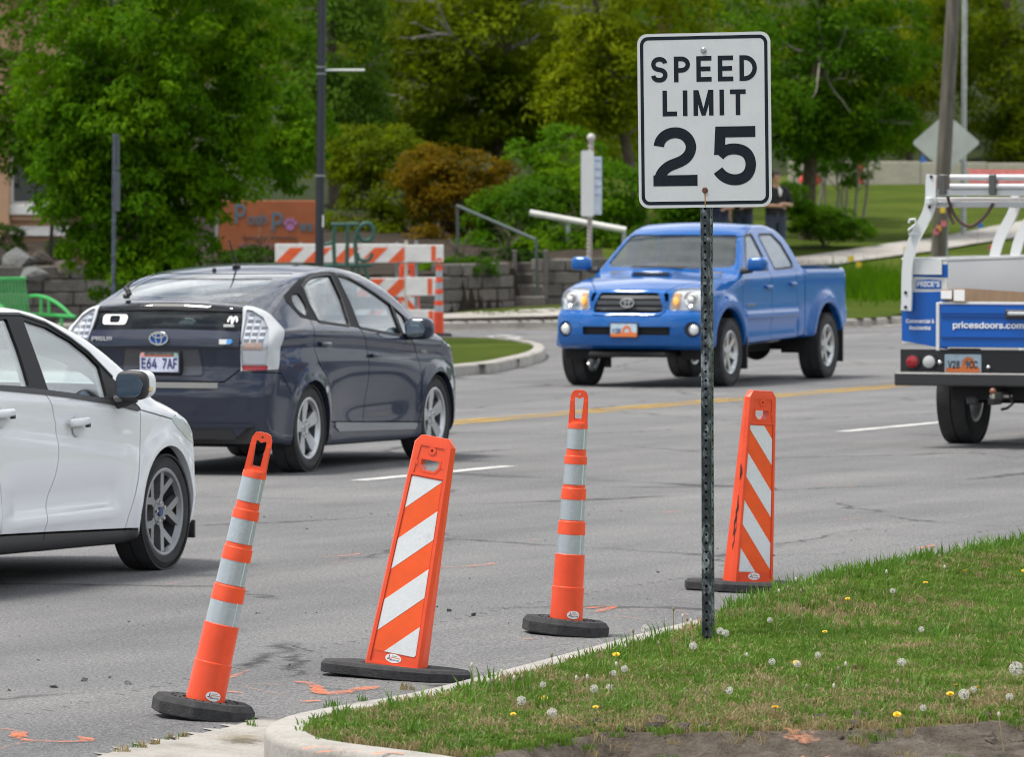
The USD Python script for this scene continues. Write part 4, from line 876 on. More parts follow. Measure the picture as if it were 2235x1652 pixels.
def build_bench():
    M_gr = plain('green_enamel', (0.045, 0.38, 0.09), 0.35, coat=0.3, var=0.1)
    b = thing('garden_bench', 'bright green metal bench with slatted back and curved arms', 'bench', (A(85, 640, 93.0)[0]-0.36, 92.6, 0.0), math.radians(50))
    for k in range(17):
        x = -0.55+k*0.069
        pts = [(x, 0.22, 0.40), (x, 0.25, 0.55), (x, 0.33, 0.90)]
        obj('back_slat', tube([(x, 0.20, 0.36), (x, 0.25, 0.60), (x, 0.30, 0.88)], 0.015, 6), M_gr, b)
    obj('top_rail', tube([(-0.58, 0.30, 0.885), (0.58, 0.30, 0.885)], 0.025, 8), M_gr, b)
    for k in range(7): obj('seat_slat', bx(1.16, 0.055, 0.018, (0, -0.28+k*0.075, 0.38)), M_gr, b)
    for x in (-0.62, 0.60):
        arc = [(x, 0.26, 0.62), (x+0.02, 0.05, 0.63), (x+0.03, -0.20, 0.57), (x+0.03, -0.42, 0.46), (x+0.03, -0.58, 0.34)]
        obj('arm', tube(smoothline(arc, 16), 0.026, 8), M_gr, b)
        obj('arm_support', tube([(x+0.02, 0.02, 0.62), (x+0.02, 0.02, 0.36)], 0.02, 8), M_gr, b); obj('arm_support', tube([(x+0.02, -0.14, 0.60), (x+0.02, -0.14, 0.36)], 0.02, 8), M_gr, b)
        obj('side_rail', tube([(x+0.02, 0.24, 0.36), (x+0.03, -0.66, 0.34)], 0.028, 8), M_gr, b)
        obj('leg', tube([(x+0.02, 0.22, 0.36), (x+0.02, 0.30, 0.0)], 0.025, 8), M_gr, b); obj('leg', tube([(x+0.03, -0.38, 0.34), (x+0.03, -0.40, 0.0)], 0.025, 8), M_gr, b)
M_galv = plain('galvanised_steel', (0.24, 0.26, 0.27), 0.45, 0.5, var=0.2, vscale=5)
def build_poles():
    # dark street lamp post with bracket
    Y = 86.0; x0 = A(695.5, 570, Y)[0]; x1 = A(701, 0, Y)[0]; zt = A(701, 0, Y)[2]
    t = thing('street_lamp_post', 'slim black street lamp post with a short pale banner arm', 'lamp post', (x0, Y, 0.08))
    k = (x1-x0)/(zt-1.2)
    M_bk = plain('post_black', (0.010, 0.012, 0.018), 0.35, var=0.2)
    obj('shaft', tube([(0, 0, 0), (k*7.5, 0, 7.5)], [0.062, 0.052], 20), M_bk, t); obj('foot', lathe([(0.0, 0), (0.17, 0), (0.16, 0.05), (0.09, 0.30), (0.07, 0.36), (0, 0.36)], 20), M_bk, t)
    za = A(0, 152, Y)[2]-0.08
    obj('banner_arm', tube([(0.05+k*za, 0, za), (0.62, 0, za+0.0)], 0.016, 10), plain('arm_white', (0.55, 0.57, 0.55), 0.5), t)
    for dz in (-0.05, 0.04): obj('clamp', T(lathe([(0.063, -0.008), (0.068, -0.008), (0.068, 0.008), (0.063, 0.008)], 20), k*za, 0, za+dz), M_galv, t)
    obj('clamp_ring', T(lathe([(0.060, -0.012), (0.067, -0.012), (0.067, 0.012), (0.060, 0.012)], 20), k*2, 0, A(0, 383, Y)[2]-0.08), M_galv, t)
    obj('lamp_arm', tube(smoothline([(k*7.4, 0, 7.4), (k*7.4+0.3, 0, 7.8), (k*7.4+1.0, 0, 7.9)], 12), 0.03, 10), M_bk, t); obj('lamp_head', T(bx(0.6, 0.2, 0.1, ch=0.03), k*7.4+1.2, 0, 7.9), M_bk, t)
    obj('tag', bx(0.025, 0.01, 0.16, (0.058, -0.045, A(0, 482, Y)[2]-0.08)), plain('tag_white', (0.6, 0.62, 0.62), 0.5), t)
    # parking sign seen nearly edge-on
    Y = 80.0; b = A(246, 620, Y); t = thing('parking_sign_post', 'dark sign post by the left tree, its plates turned edge-on', 'sign post', (b[0], Y, 0.08), math.radians(0))
    M_dk = plain('sign_back_dark', (0.030, 0.038, 0.055), 0.4, 0.3, var=0.2)
    zt = A(0, 292, Y)[2]-0.08; zm = A(0, 372, Y)[2]-0.08; zl = A(0, 461, Y)[2]-0.08
    dx = (A(254, 300, Y)[0]-b[0])/zt
    obj('post', tube([(0, 0, 0), (dx*zt*0.55, 0, zt)], 0.026, 10), plain('post_weathered', (0.06, 0.075, 0.10), 0.5, 0.4, var=0.6, vscale=14), t)
    for k, (za, zb, xx) in enumerate(((zm+0.01, zt, 0.068), (zl, zm-0.01, 0.060))):
        pl = upright(extr(rp([(-0.15, 0), (0.15, 0), (0.15, zb-za), (-0.15, zb-za)], 0.03), 0.003)); RZ(pl, math.radians(78)); obj('plate', T(pl, xx-0.02+0.015*k, -0.03, za), M_dk, t)
        obj('bracket', bx(0.05, 0.03, zb-za-0.06, (0.035, -0.01, (za+zb)/2)), M_dk, t)
    # thin dark post before the house
    Y = 100.0; b = A(110, 505, Y); obj('fence_stake', tube([(0, 0, 0), (0.05, 0, A(0, 400, Y)[2]-1.0)], 0.03, 8), plain('stake_dark', (0.03, 0.022, 0.018), 0.8), None, label='thin dark stake standing before the tan house', cat='stake', loc=(b[0], Y, 1.0))
    # timber utility pole, leaning
    Y = 110.0; b = A(2048, 556, Y); tp = A(2081, 0, Y); zb = float(far_z(b[0], Y))-0.1
    k = (tp[0]-b[0])/(tp[2]-b[2])
    t = thing('utility_pole', 'weathered timber utility pole leaning right, standing in front of a diamond sign', 'utility pole', (b[0]-k*(b[2]-zb), Y, zb))
    M_pole = mat('pole_timber', {'g': ('texture_coordinate', {}), 'm': ('mapping', {'scale': (6, 6, 0.4)}), 'n': ('noise_texture', {'scale': 4.0, 'detail': 7.0, 'roughness': 0.65}), 'r': ('rgb_ramp', {'ramp': [(0.3, (0.04, 0.035, 0.027)), (0.55, (0.10, 0.090, 0.072)), (0.75, (0.15, 0.138, 0.115))]}), 'b': ('bump', {'distance': 0.02}), 'p': ('principled_bsdf', {'roughness': 0.9})},
                 [('g.object', 'm.vector'), ('m.vector', 'n.vector'), ('n.fac', 'r.fac'), ('r.color', 'p.base_color'), ('n.fac', 'b.height'), ('b.normal', 'p.normal')], 'p.BSDF')
    obj('shaft', tube([(0, 0, 0), (k*9, 0, 9)], [0.135, 0.105], 16), M_pole, t)
    r = np.random.default_rng(3); yl = plain('tag_yellow', (0.60, 0.42, 0.03), 0.6); pk = plain('tag_pink', (0.45, 0.12, 0.14), 0.7)
    for dx, py, m_ in ((0.02, 458, yl), (-0.07, 505, pk), (0.05, 488, pk), (-0.03, 498, plain('tag_orange', (0.5, 0.22, 0.06), 0.7))):
        z = A(0, py, Y)[2]-zb; obj('paper_tag', bx(0.09, 0.012, 0.10, (dx+k*z, -0.135, z)), m_, t)
    # diamond sign turned away
    Y = 112.0; c = A(2065, 311, Y); zb = float(far_z(c[0], Y)); t = thing('diamond_sign', 'bare back of a diamond-shaped road sign behind the utility pole', 'sign', (c[0], Y, zb), math.radians(-14))
    hd = (A(0, 245, Y)[2]-A(0, 376, Y)[2])/2*1.0
    dm = rp([(0, -hd), (hd*1.16, 0), (0, hd), (-hd*1.16, 0)], 0.05)
    obj('plate', T(upright(extr(dm, 0.004)), 0, 0, c[2]-zb), plain('bare_aluminium', (0.34, 0.37, 0.35), 0.5, 0.25, var=0.12, vscale=3), t); obj('post', tube([(0, 0.05, 0), (0, 0.05, c[2]-zb+0.3)], 0.03, 8), M_galv, t)
    obj('blue_sticker', T(upright(extr(Polygon([(0, 0), (0.14, 0.02), (0.05, 0.16)]), 0.004)), -hd*1.12+0.12, -0.006, c[2]-zb-0.35), plain('sticker_blue', (0.02, 0.10, 0.38), 0.5), t)
    # pale post far behind
    Y = 128.0; c = A(2106, 270, Y); zb = float(far_z(c[0], Y)); obj('white_pole', tube([(0, 0, 0), (0.03, 0, 7.0)], 0.055, 10), plain('pole_white', (0.34, 0.355, 0.36), 0.5, var=0.2), None, label='pale thin pole rising behind the diamond sign', cat='pole', loc=(c[0]-0.03, Y, zb))
    # stop sign with striped post
    Y = 104.6; b = A(1286, 552, Y); zb = float(far_z(b[0], Y)); t = thing('bus_stop_sign', 'white bus stop boards on a striped post beside the steps', 'sign', (b[0], Y, zb))
    zt = A(0, 300, Y)[2]-zb
    obj('post', tube([(0, 0, 0), (0.03, 0, zt)], 0.042, 12), mat('striped_post', {'g': ('texture_coordinate', {}), 'w': ('wave_texture', {'wave_type': 'bands', 'bands_direction': 'diagonal', 'scale': 9.0}), 'r': ('rgb_ramp', {'ramp': [(0.42, (0.20, 0.13, 0.12)), (0.58, (0.42, 0.42, 0.41))]}), 'p': ('principled_bsdf', {'roughness': 0.6})}, [('g.object', 'w.vector'), ('w.fac', 'r.fac'), ('r.color', 'p.base_color')], 'p.BSDF'), t)
    obj('finial', T(trimesh.creation.icosphere(2, 0.07), 0.03, 0, zt), plain('finial_grey', (0.42, 0.40, 0.40), 0.5), t, smooth=True)
    za, z1, z2 = A(0, 472, Y)[2]-zb, A(0, 328, Y)[2]-zb, A(0, 345, Y)[2]-zb
    M_bs = plain('board_white', (0.56, 0.57, 0.58), 0.5, var=0.05)
    obj('board', T(upright(extr(rp([(-0.155, 0), (0.055, 0), (0.055, z1-za), (-0.155, z1-za)], 0.03), 0.03)), 0.02, -0.05, za), M_bs, t)
    b2 = upright(extr(rp([(0, 0), (0.15, 0), (0.15, z2-za), (0, z2-za)], 0.02), 0.03)); obj('board', T(b2, 0.055, -0.045, za+0.03), plain('board_blueish', (0.40, 0.46, 0.56), 0.5, var=0.15, vscale=9), t)
    for q in range(5): obj('printed_line', bx(0.09, 0.002, 0.02, (0.135, -0.077, za+0.35+q*0.14)), plain('print_blue', (0.12, 0.2, 0.36), 0.5), t)
def build_rails():
    M_rail = plain('rail_paint', (0.060, 0.082, 0.080), 0.5, 0.2); M_wrail = plain('rail_white', (0.56, 0.56, 0.53), 0.5, var=0.1)
    t = thing('stair_handrail', 'dark sloping handrail over the garden steps', 'handrail', (0, 0, 0))
    Y0, Y1 = 106.0, 103.2
    a, b, c, d = A(1000, 552, Y0), A(998, 449, Y0), A(1170, 523, Y1), A(1173, 642, Y1)
    a[2] -= 0.25
    obj('top_rail', tube([b, c], 0.026, 10), M_rail, t); obj('post', tube([a, b], 0.026, 10), M_rail, t); obj('post', tube([c, d], 0.026, 10), M_rail, t)
    Y = 107.5
    t = thing('white_handrail', 'broad white sloping rail above the wall left of the pickup', 'handrail', (0, 0, 0))
    obj('top_rail', tube([A(1156, 464, Y), A(1366, 502, Y)], 0.055, 12), M_wrail, t)
    for px, py in ((1240, 488), (1362, 506)):
        p = A(px, py, Y); obj('post', tube([p, (p[0], p[1], float(far_z(p[0], Y))-0.1)], 0.042, 10), plain('rail_post_grey', (0.25, 0.28, 0.29), 0.5), t)
def stripes(x0, x1, z0, z1, pitch, slope):
    out = []; area = sbox(x0, z0, x1, z1); k = -6
    while k < 40:
        a = x0+k*pitch; p = Polygon([(a, z0), (a+pitch/2, z0), (a+pitch/2+(z1-z0)*slope, z1), (a+(z1-z0)*slope, z1)]).intersection(area)
        if p.area > 1e-4: out.append(p)
        k += 1
    return out
def build_roadworks_far():
    M_wb = plain('barricade_white', (0.62, 0.62, 0.60), 0.55, var=0.12, vscale=6); M_ob = plain('barricade_orange', (0.66, 0.10, 0.025), 0.5, var=0.15)
    Y = 96.0; s = FPX/Y; X = lambda px: A(px, 0, Y)[0]; Z = lambda py: A(0, py, Y)[2]
    # striped barricade
    t = thing('striped_barricade', 'orange and white striped barricade with two boards, behind the grey hatchback', 'barricade', (0, 0, 0))
    for (p0, p1, q0, q1) in ((600, 884, 532, 573), (770, 908, 607, 648), (770, 908, 676, 716)):
        bd = part('board', t); x0, x1, z1, z0 = X(p0), X(p1), Z(q0), Z(q1)
        obj('plank', bx(x1-x0, 0.03, z1-z0, ((x0+x1)/2, Y, (z0+z1)/2), ch=0.006), M_wb, bd)
        for p in stripes(x0+0.005, x1-0.005, z0+0.006, z1-0.006-0.05*(p0 == 600), 0.42, 1.0): obj('stripe', T(upright(extr(p, 0.002)), 0, Y-0.015, 0), M_ob, bd)
    for px in (655, 866): obj('upright', bx(0.045, 0.045, Z(528)-0.02, (X(px), Y+0.045, (Z(528)+0.02)/2)), M_galv, t); obj('skid', bx(0.06, 1.2, 0.05, (X(px), Y+0.05, 0.03)), M_galv, t)
    # plain white barricade, turned away
    t = thing('white_barricade', 'white plank barricade with thin orange bands, right of the striped one', 'barricade', (0, 0, 0)); Y2 = 95.4
    X = lambda px: A(px, 0, Y2)[0]; Z = lambda py: A(0, py, Y2)[2]
    for (p0, p1, q0, q1) in ((884, 968, 534, 572), (886, 960, 605, 645), (892, 962, 676, 714)):
        bd = part('board', t); x0, x1, z1, z0 = X(p0), X(p1), Z(q0), Z(q1)
        obj('plank', bx(x1-x0, 0.03, z1-z0, ((x0+x1)/2, Y2, (z0+z1)/2), ch=0.006), M_wb, bd)
        obj('orange_band', bx(0.07, 0.034, z1-z0-0.03, (x1-0.15, Y2, (z0+z1)/2)), M_ob, bd)
    for px, m_ in ((908, M_galv), (886, plain('lath_pale', (0.42, 0.39, 0.33), 0.7))): obj('upright', bx(0.05, 0.05, Z(524)-0.02, (X(px), Y2+0.045, (Z(524)+0.02)/2)), m_, t); obj('skid', bx(0.06, 1.1, 0.05, (X(px), Y2+0.05, 0.03)), M_galv, t)
    b = G(957, 738); build_tube((b[0], b[1], 0), (0, 0.01, 0), 0.0, 'faded orange tube delineator beside the white barricade', with_stickers=False, group=None)
    b = G(893, 733); build_panel((b[0], b[1]+1.0, 0), math.radians(12), math.radians(-2), 'orange panel delineator half hidden by the grey hatchback', flip=True, group=None, wscale=1.35)
def build_shop_sign():
    Y = 103.5; X = lambda px: A(px, 0, Y)[0]; Z = lambda py: A(0, py, Y)[2]
    t = thing('shop_sign', 'rust-brown shop board with blue lettering and a purple paw, in the bushes', 'sign', (0, 0, 0))
    x0, x1, z1, z0 = X(476), X(692), Z(437), Z(549)
    obj('board', bx(x1-x0, 0.08, z1-z0, ((x0+x1)/2, Y, (z0+z1)/2), ch=0.01), plain('board_rust', (0.27, 0.075, 0.022), 0.7, var=0.12, vscale=3), t)
    for x in (x0+0.06, x1-0.1): obj('leg', bx(0.09, 0.09, z0-0.5, (x, Y+0.1, (z0+0.5)/2)), M_under, t)
    obj('edge_strip', bx(0.05, 0.09, z1-z0, (x0-0.025, Y, (z0+z1)/2)), plain('edge_grey', (0.25, 0.25, 0.25), 0.6), t)
    M_tl = plain('letter_teal', (0.075, 0.125, 0.155), 0.6); M_pp = plain('paw_purple', (0.30, 0.13, 0.30), 0.6)
    def put(m, px, py, mm, nm): obj(nm, T(upright(m), X(px), Y-0.040, Z(py)), mm, t)
    s = 1/(FPX/Y)
    put(fitted('P', 24*s, 42*s, 0.012), 512, 487, M_tl, 'letter'); put(fitted('osh', 42*s, 24*s, 0.012), 540, 490, M_tl, 'lettering')
    put(fitted('P', 24*s, 42*s, 0.012), 593, 505, M_tl, 'letter'); put(fitted('ws', 30*s, 18*s, 0.012), 652, 505, M_tl, 'lettering')
    paw = unary_union([affinity.translate(ellipse(9*s, 8*s), 0, -5*s)]+[affinity.translate(ellipse(3.6*s, 5*s), dx*s, dy*s) for dx, dy in ((-11, 4), (-4.5, 10), (4, 10), (11, 4))])
    put(extr(paw, 0.012), 633, 490, M_pp, 'paw_mark')
    put(fitted('Small Dog Grooming', 118*s, 9*s, 0.010), 528, 523, plain('letter_dim', (0.14, 0.075, 0.06), 0.6), 'lettering'); put(fitted('801-582-PAWS', 88*s, 9*s, 0.010), 522, 540, plain('letter_mauve', (0.25, 0.10, 0.16), 0.6), 'lettering')
def build_sculpture():
    Y = 92.0; P = lambda px, py: tuple(A(px, py, Y)); M_g = plain('green_patina', (0.035, 0.095, 0.075), 0.5, 0.3, var=0.2, vscale=6)
    t = thing('letter_stand', 'green metal stand of open letters, seen from the back over the hatchback', 'sign frame', (0, 0, 0))
    r = 0.028
    obj('cross_bar', tube([P(700, 580), P(812, 578)], r*1.05, 10), M_g, t)
    obj('upper_bar', tube([P(722, 490), P(782, 489)], r, 10), M_g, t)
    obj('stem', tube([P(730, 492), P(728, 520), P(730, 578)], r*1.1, 10), M_g, t); obj('stem', tube([P(759, 490), P(757, 578)], r*1.1, 10), M_g, t)
    obj('hook', tube(smoothline([P(706, 533), P(720, 531), P(728, 527)], 10), r*0.9, 10), M_g, t)
    obj('curl', tube(smoothline([P(779, 578), P(776, 545), P(777, 515), P(788, 492), P(806, 488), P(815, 504), P(809, 522), P(794, 525), P(785, 512)], 40), r*1.15, 10), M_g, t)
    obj('tail', tube(smoothline([P(781, 552), P(790, 568), P(804, 566), P(811, 552)], 16), r, 10), M_g, t)
    obj('leg', tube([P(795, 580), P(812, 636), (P(815, 640)[0], Y, 0.1)], r, 10), M_g, t); obj('leg', tube([P(784, 580), P(775, 630), (P(770, 640)[0], Y, 0.1)], r, 10), M_g, t)
    obj('leg', tube([P(733, 580), (P(733, 640)[0], Y, 0.1)], r*1.3, 10), M_g, t); obj('strut', tube([P(770, 582), P(752, 622)], r*0.7, 10), M_g, t); obj('strut', tube([P(778, 620), P(806, 620)], r*0.7, 10), M_g, t)
    obj('spring', tube([P(772+3*math.sin(q), 583+q*2.0) for q in np.linspace(0, 22, 60)], 0.010, 6), M_g, t)
def build_far_things():
    # concrete wall along the upper path
    Y = 150.0; X = lambda px: A(px, 0, Y)[0]; M_cw = plain('wall_concrete', (0.36, 0.33, 0.285), 0.85, var=0.12, vscale=1.5, bump=0.01, bscale=10)
    t = thing('concrete_wall', 'long pale concrete wall at the top of the grass hill', 'wall', (0, 0, 0))
    x = X(1720); k = 0
    while x < X(2500):
        w = 1.55; pa, pb = (x+0.01-0)*FPX/Y+PW/2, 0
        zt = A(0, 352+max(0, ((x*FPX/Y+PW/2)-1880))*0.012, Y)[2]; zb = 2.0
        obj('panel', bx(w-0.015, 0.22, zt-zb, (x+w/2, Y, (zt+zb)/2), ch=0.012), M_cw, t)
        x += w; k += 1
    obj('coping_kerb', bx(X(2500)-X(1860), 0.9, 0.16, ((X(2500)+X(1860))/2, Y-1.4, A(0, 412, Y-1.4)[2]-0.08)), M_conc, t)
    Mr = plain('post_red', (0.62, 0.055, 0.04), 0.5)
    b = A(1880, 400, 148.0); t = thing('red_tube_post', 'red tube post standing against the concrete wall', 'post', (b[0], 148.0, b[2]-0.02))
    obj('post', lathe([(0, 0), (0.055, 0), (0.05, 0.48), (0.045, 0.52), (0, 0.53)], 14), Mr, t); obj('foot', lathe([(0, 0), (0.14, 0), (0.13, 0.03), (0, 0.04)], 14), M_black, t)
    b = A(1772, 392, 146.0); t = thing('orange_mesh_roll', 'crumpled orange safety mesh among the saplings', 'safety mesh', (b[0], 146.0, b[2]))
    r = np.random.default_rng(5); h = trimesh.convex.convex_hull(r.normal(size=(30, 3))*np.array([0.16, 0.1, 0.13])).subdivide(); obj('mesh', T(h, 0, 0, 0.1), Mr, t)
    # little flags along the path
    for k, (px, py, c) in enumerate(((1745, 592, 'yellow'), (1868, 592, 'yellow'), (1851, 565, 'yellow'), (1973, 543, 'yellow'), (2041, 530, 'yellow'), (2134, 492, 'blue'), (2158, 540, 'red'))):
        Yf = {0: 116.0, 1: 117.5, 2: 119.0, 3: 121.5, 4: 123.0, 5: 125.0, 6: 119.5}[k]
        p = A(px, py, Yf); zb = float(far_z(p[0], Yf)); f = thing('marker_flag', [f'small {c} marker flag in the grass left of the path', 'small yellow marker flag just behind the pickup bed', 'small yellow marker flag at the path edge above the pickup bed', 'small yellow marker flag halfway along the path', 'small yellow marker flag by the hook of the truck rack', 'small blue marker flag seen under the ladder rack', 'small red marker flag in the grass behind the truck'][k], 'flag', (p[0], Yf, zb))
        z = max(p[2]-zb, 0.12); obj('wire', tube([(0, 0, 0), (0, 0, z+0.05)], 0.006, 5), M_galv, f)
        obj('flag', bx(0.11, 0.004, 0.10, (0.05, 0, z)), {'yellow': plain('flag_yellow', (0.75, 0.50, 0.02), 0.6), 'blue': plain('flag_blue', (0.03, 0.12, 0.4), 0.6), 'red': Mr}[c], f)
def person(loc, yaw, label, shirt, trousers, pose, hair, height=1.74, skin=(0.42, 0.24, 0.16)):
    """One continuous figure from tapered bones, clothes as close shells."""
    k = height/1.75; S = m3.Manifold.sphere
    def bone(a, ra, b, rb, n=14): return m3.Manifold.batch_hull([S(ra, n).translate(a), S(rb, n).translate(b)])
    J = pose; t = thing('person', label, 'person', loc, yaw)
    parts_ = [bone((0, 0, 1.00), 0.125, (0, 0, 1.16), 0.118).scale((1.25, 0.8, 1)), m3.Manifold.batch_hull([S(0.085, 14).translate((q*0.115, 0, 1.32)) for q in (-1, 1)]+[S(0.06, 14).translate((q*0.165, 0, 1.43)) for q in (-1, 1)]+[S(0.10, 14).translate((0, 0, 1.12))]), bone((0, 0.0, 1.44), 0.062, (0, -0.015, 1.53), 0.056)]
    legs, arms = [], []
    for q in (-1, 1):
        hip = (q*0.095, 0, 0.94); kn = (q*0.105, -0.02+0.03*q*J.get('stride', 0), 0.52); an = (q*0.11, 0.03, 0.09)
        legs += [bone(hip, 0.098, kn, 0.062), bone(kn, 0.062, an, 0.044), bone((q*0.11, 0.05, 0.05), 0.042, (q*0.125, -0.15, 0.035), 0.034)]
        sh = (q*0.185, 0, 1.41); el, wr = J['arm'][0 if q < 0 else 1]
        arms.append((sh, el, wr))
    head = S(1, 24).scale((0.076, 0.097, 0.118)).translate((0, -0.02, 1.645)); jaw = S(1, 16).scale((0.056, 0.066, 0.06)).translate((0, -0.045, 1.575))
    nose = m3.Manifold.hull_points([(0, -0.112, 1.665), (-0.014, -0.108, 1.622), (0.014, -0.108, 1.622), (0, -0.140, 1.628), (0, -0.09, 1.66)])
    ears = [S(1, 10).scale((0.012, 0.026, 0.034)).translate((q*0.078, 0.0, 1.64)) for q in (-1, 1)]
    body = m3.Manifold.batch_boolean(parts_+legs+[head, jaw, nose]+ears+[bone(a, 0.050, b, 0.038) for a, b, c in arms]+[bone(b, 0.038, c, 0.027) for a, b, c in arms], m3.OpType.Add)
    for a, b, c in arms:
        b, c = np.array(b), np.array(c); d = (c-b)/np.linalg.norm(c-b); sd = np.cross(d, (0, 0, 1)); sd /= np.linalg.norm(sd)+1e-9; up = np.cross(sd, d)
        pm = m3.Manifold.batch_hull([S(0.018, 10).translate(tuple(c+d*0.02+sd*w)) for w in (-0.022, 0.022)]+[S(0.015, 10).translate(tuple(c+d*0.085+sd*w)) for w in (-0.030, 0.030)])
        fs = [pm]
        for w, L in ((-0.031, 0.062), (-0.010, 0.074), (0.011, 0.070), (0.031, 0.054)):
            p0 = c+d*0.088+sd*w; p1 = p0+d*L*0.5-up*0.012; p2 = p1+d*L*0.4-up*0.028; fs += [bone(tuple(p0), 0.0095, tuple(p1), 0.0088, 8), bone(tuple(p1), 0.0088, tuple(p2), 0.0075, 8)]
        p0 = c+d*0.03+sd*0.034; p1 = p0+d*0.035+sd*0.022-up*0.01; p2 = p1+d*0.03+sd*0.004-up*0.01; fs += [bone(tuple(p0), 0.012, tuple(p1), 0.010, 8), bone(tuple(p1), 0.010, tuple(p2), 0.0085, 8)]
        body = body+m3.Manifold.batch_boolean(fs, m3.OpType.Add)
    body = body.scale((k, k, k)); tri = totri(body.refine_to_length(0.03)); trimesh.smoothing.filter_taubin(tri, iterations=6)
    obj('body', tri, plain('skin_%d' % int(skin[0]*100), skin, 0.55, var=0.06), t, smooth=True)
    sh_ = m3.Manifold.batch_boolean([m3.Manifold.batch_hull([S(0.098, 16).translate((q*0.118, 0, 1.31)) for q in (-1, 1)]+[S(0.068, 16).translate((q*0.160, 0, 1.425)) for q in (-1, 1)]), m3.Manifold.batch_hull([S(0.11, 16).translate((q*0.09, 0, 1.26)) for q in (-1, 1)]+[S(0.118, 16).translate((q*0.075, 0, 0.96)) for q in (-1, 1)]).scale((1, 0.88, 1))]+[bone(a, 0.066, tuple(np.array(a)+(np.array(b)-np.array(a))*0.78), 0.060) for a, b, c in arms], m3.OpType.Add)-m3.Manifold.cube((1, 1, 0.2), True).translate((0, 0, 0.82))-S(0.075, 16).translate((0, -0.02, 1.52))
    tri = totri(sh_.scale((k, k, k)).refine_to_length(0.03)); trimesh.smoothing.filter_taubin(tri, iterations=5); obj('shirt', tri, shirt, t, smooth=True)
    tr = m3.Manifold.batch_boolean([bone((0, 0, 0.93), 0.125, (0, 0, 0.99), 0.128).scale((1.22, 0.85, 1))]+[bone((q*0.095, 0, 0.93), 0.108, (q*0.105, -0.02, 0.5), 0.078) for q in (-1, 1)]+[bone((q*0.105, -0.02, 0.5), 0.078, (q*0.11, 0.03, 0.11), 0.062) for q in (-1, 1)], m3.OpType.Add)
    tri = totri(tr.scale((k, k, k)).refine_to_length(0.035)); trimesh.smoothing.filter_taubin(tri, iterations=5); obj('trousers', tri, trousers, t, smooth=True)
    hc = (S(1, 20).scale((0.086, 0.106, 0.118)).translate((0, -0.008, 1.668))-m3.Manifold.cube((0.3, 0.16, 0.2), True).translate((0, -0.155, 1.585))-m3.Manifold.cube((0.3, 0.3, 0.2), True).translate((0, 0, 1.50))).scale((k, k, k)); obj('hair', hc, hair, t)
    for q in (-1, 1):
        obj('eye', S(0.011, 10).translate((q*0.031, -0.107, 1.655)).scale((k, k, k)), plain('eye_dark', (0.03, 0.025, 0.02), 0.2), t)
        obj('shoe', m3.Manifold.batch_hull([S(0.046, 12).translate((q*0.11, 0.05, 0.046)), S(0.042, 12).translate((q*0.125, -0.155, 0.040))]).scale((k, k, k)), M_black, t)
    obj('mouth', m3.Manifold.cube((0.042, 0.006, 0.007), True).translate((0, -0.108, 1.588)).scale((k, k, k)), plain('lips', (0.30, 0.12, 0.10), 0.5), t)
    return t
def build_people():
    Y = 118.0; dk = plain('hair_dark', (0.02, 0.015, 0.012), 0.6); jean = plain('jeans_navy', (0.03, 0.04, 0.07), 0.85); blk = plain('shirt_black', (0.010, 0.010, 0.012), 0.85, var=0.2)
    nav = plain('shirt_navy', (0.015, 0.018, 0.05), 0.85, var=0.3); chk = plain('shirt_dim', (0.022, 0.022, 0.026), 0.85, var=0.8, vscale=25)
    fold = {'arm': [((-0.27, -0.03, 1.15), (-0.06, -0.26, 1.13)), ((0.29, -0.02, 1.15), (0.04, -0.28, 1.17))]}
    hang = {'arm': [((-0.25, 0.03, 1.14), (-0.24, -0.12, 0.93)), ((0.26, 0.0, 1.14), (0.10, -0.24, 1.12))]}
    for px, yw, lb, sh, ps, hh in ((1693, 0.35, 'person in a black T-shirt with folded arms, right of the group behind the pickup', blk, fold, 1.80), (1626, -0.2, 'person in a dark speckled T-shirt, middle of the group behind the pickup', chk, hang, 1.70), (1570, 0.1, 'person in navy clothes, left of the group behind the pickup', nav, hang, 1.70)):
        x = A(px, 440, Y)[0]; yy = Y+(1.0 if px == 1626 else 0.3 if px == 1570 else 0.0)
        t = person((x, yy, float(far_z(x, yy))), yw, lb, sh, jean, ps, dk, hh)
        if px == 1693: obj('white_collar', m3.Manifold.batch_hull([m3.Manifold.sphere(0.02, 10).translate(q) for q in ((0.03, -0.10, 1.49), (0.06, -0.115, 1.44), (0.035, -0.135, 1.36))]), M_white, t)
# ---------------------------------------------------------------- trees, shrubs, grass
def leafmat(name, cols, trans=0.45):
    """Leaf colours vary leaf by leaf and clump by clump; leaves let light through."""
    return mat(name, {'g': ('geometry', {}), 'n': ('noise_texture', {'scale': 1.3, 'detail': 4.0, 'roughness': 0.6}), 'a': ('math', {'math_type': 'multiply_add', 'value2': 0.55, 'value3': -0.02}), 'a2': ('math', {'math_type': 'multiply_add', 'value2': 0.50}),
        'r': ('rgb_ramp', {'ramp': [(0.22+0.56*i/(len(cols)-1), c) for i, c in enumerate(cols)]}), 'lt': ('mix', {'mix_type': 'multiply', 'fac': 1.0, 'color2': (1.25, 1.25, 0.55)}),
        'p': ('principled_bsdf', {'roughness': 0.6, 'specular_ior_level': 0.06}), 't': ('translucent_bsdf', {}), 'm': ('mix_closure', {'fac': trans})},
        [('g.position', 'n.vector'), ('g.random_per_island', 'a.value1'), ('n.fac', 'a2.value1'), ('a.value', 'a2.value3'), ('a2.value', 'r.fac'), ('r.color', 'p.base_color'), ('r.color', 'lt.color1'), ('lt.color', 't.color'), ('p.BSDF', 'm.closure1'), ('t.BSDF', 'm.closure2')], 'm.closure')
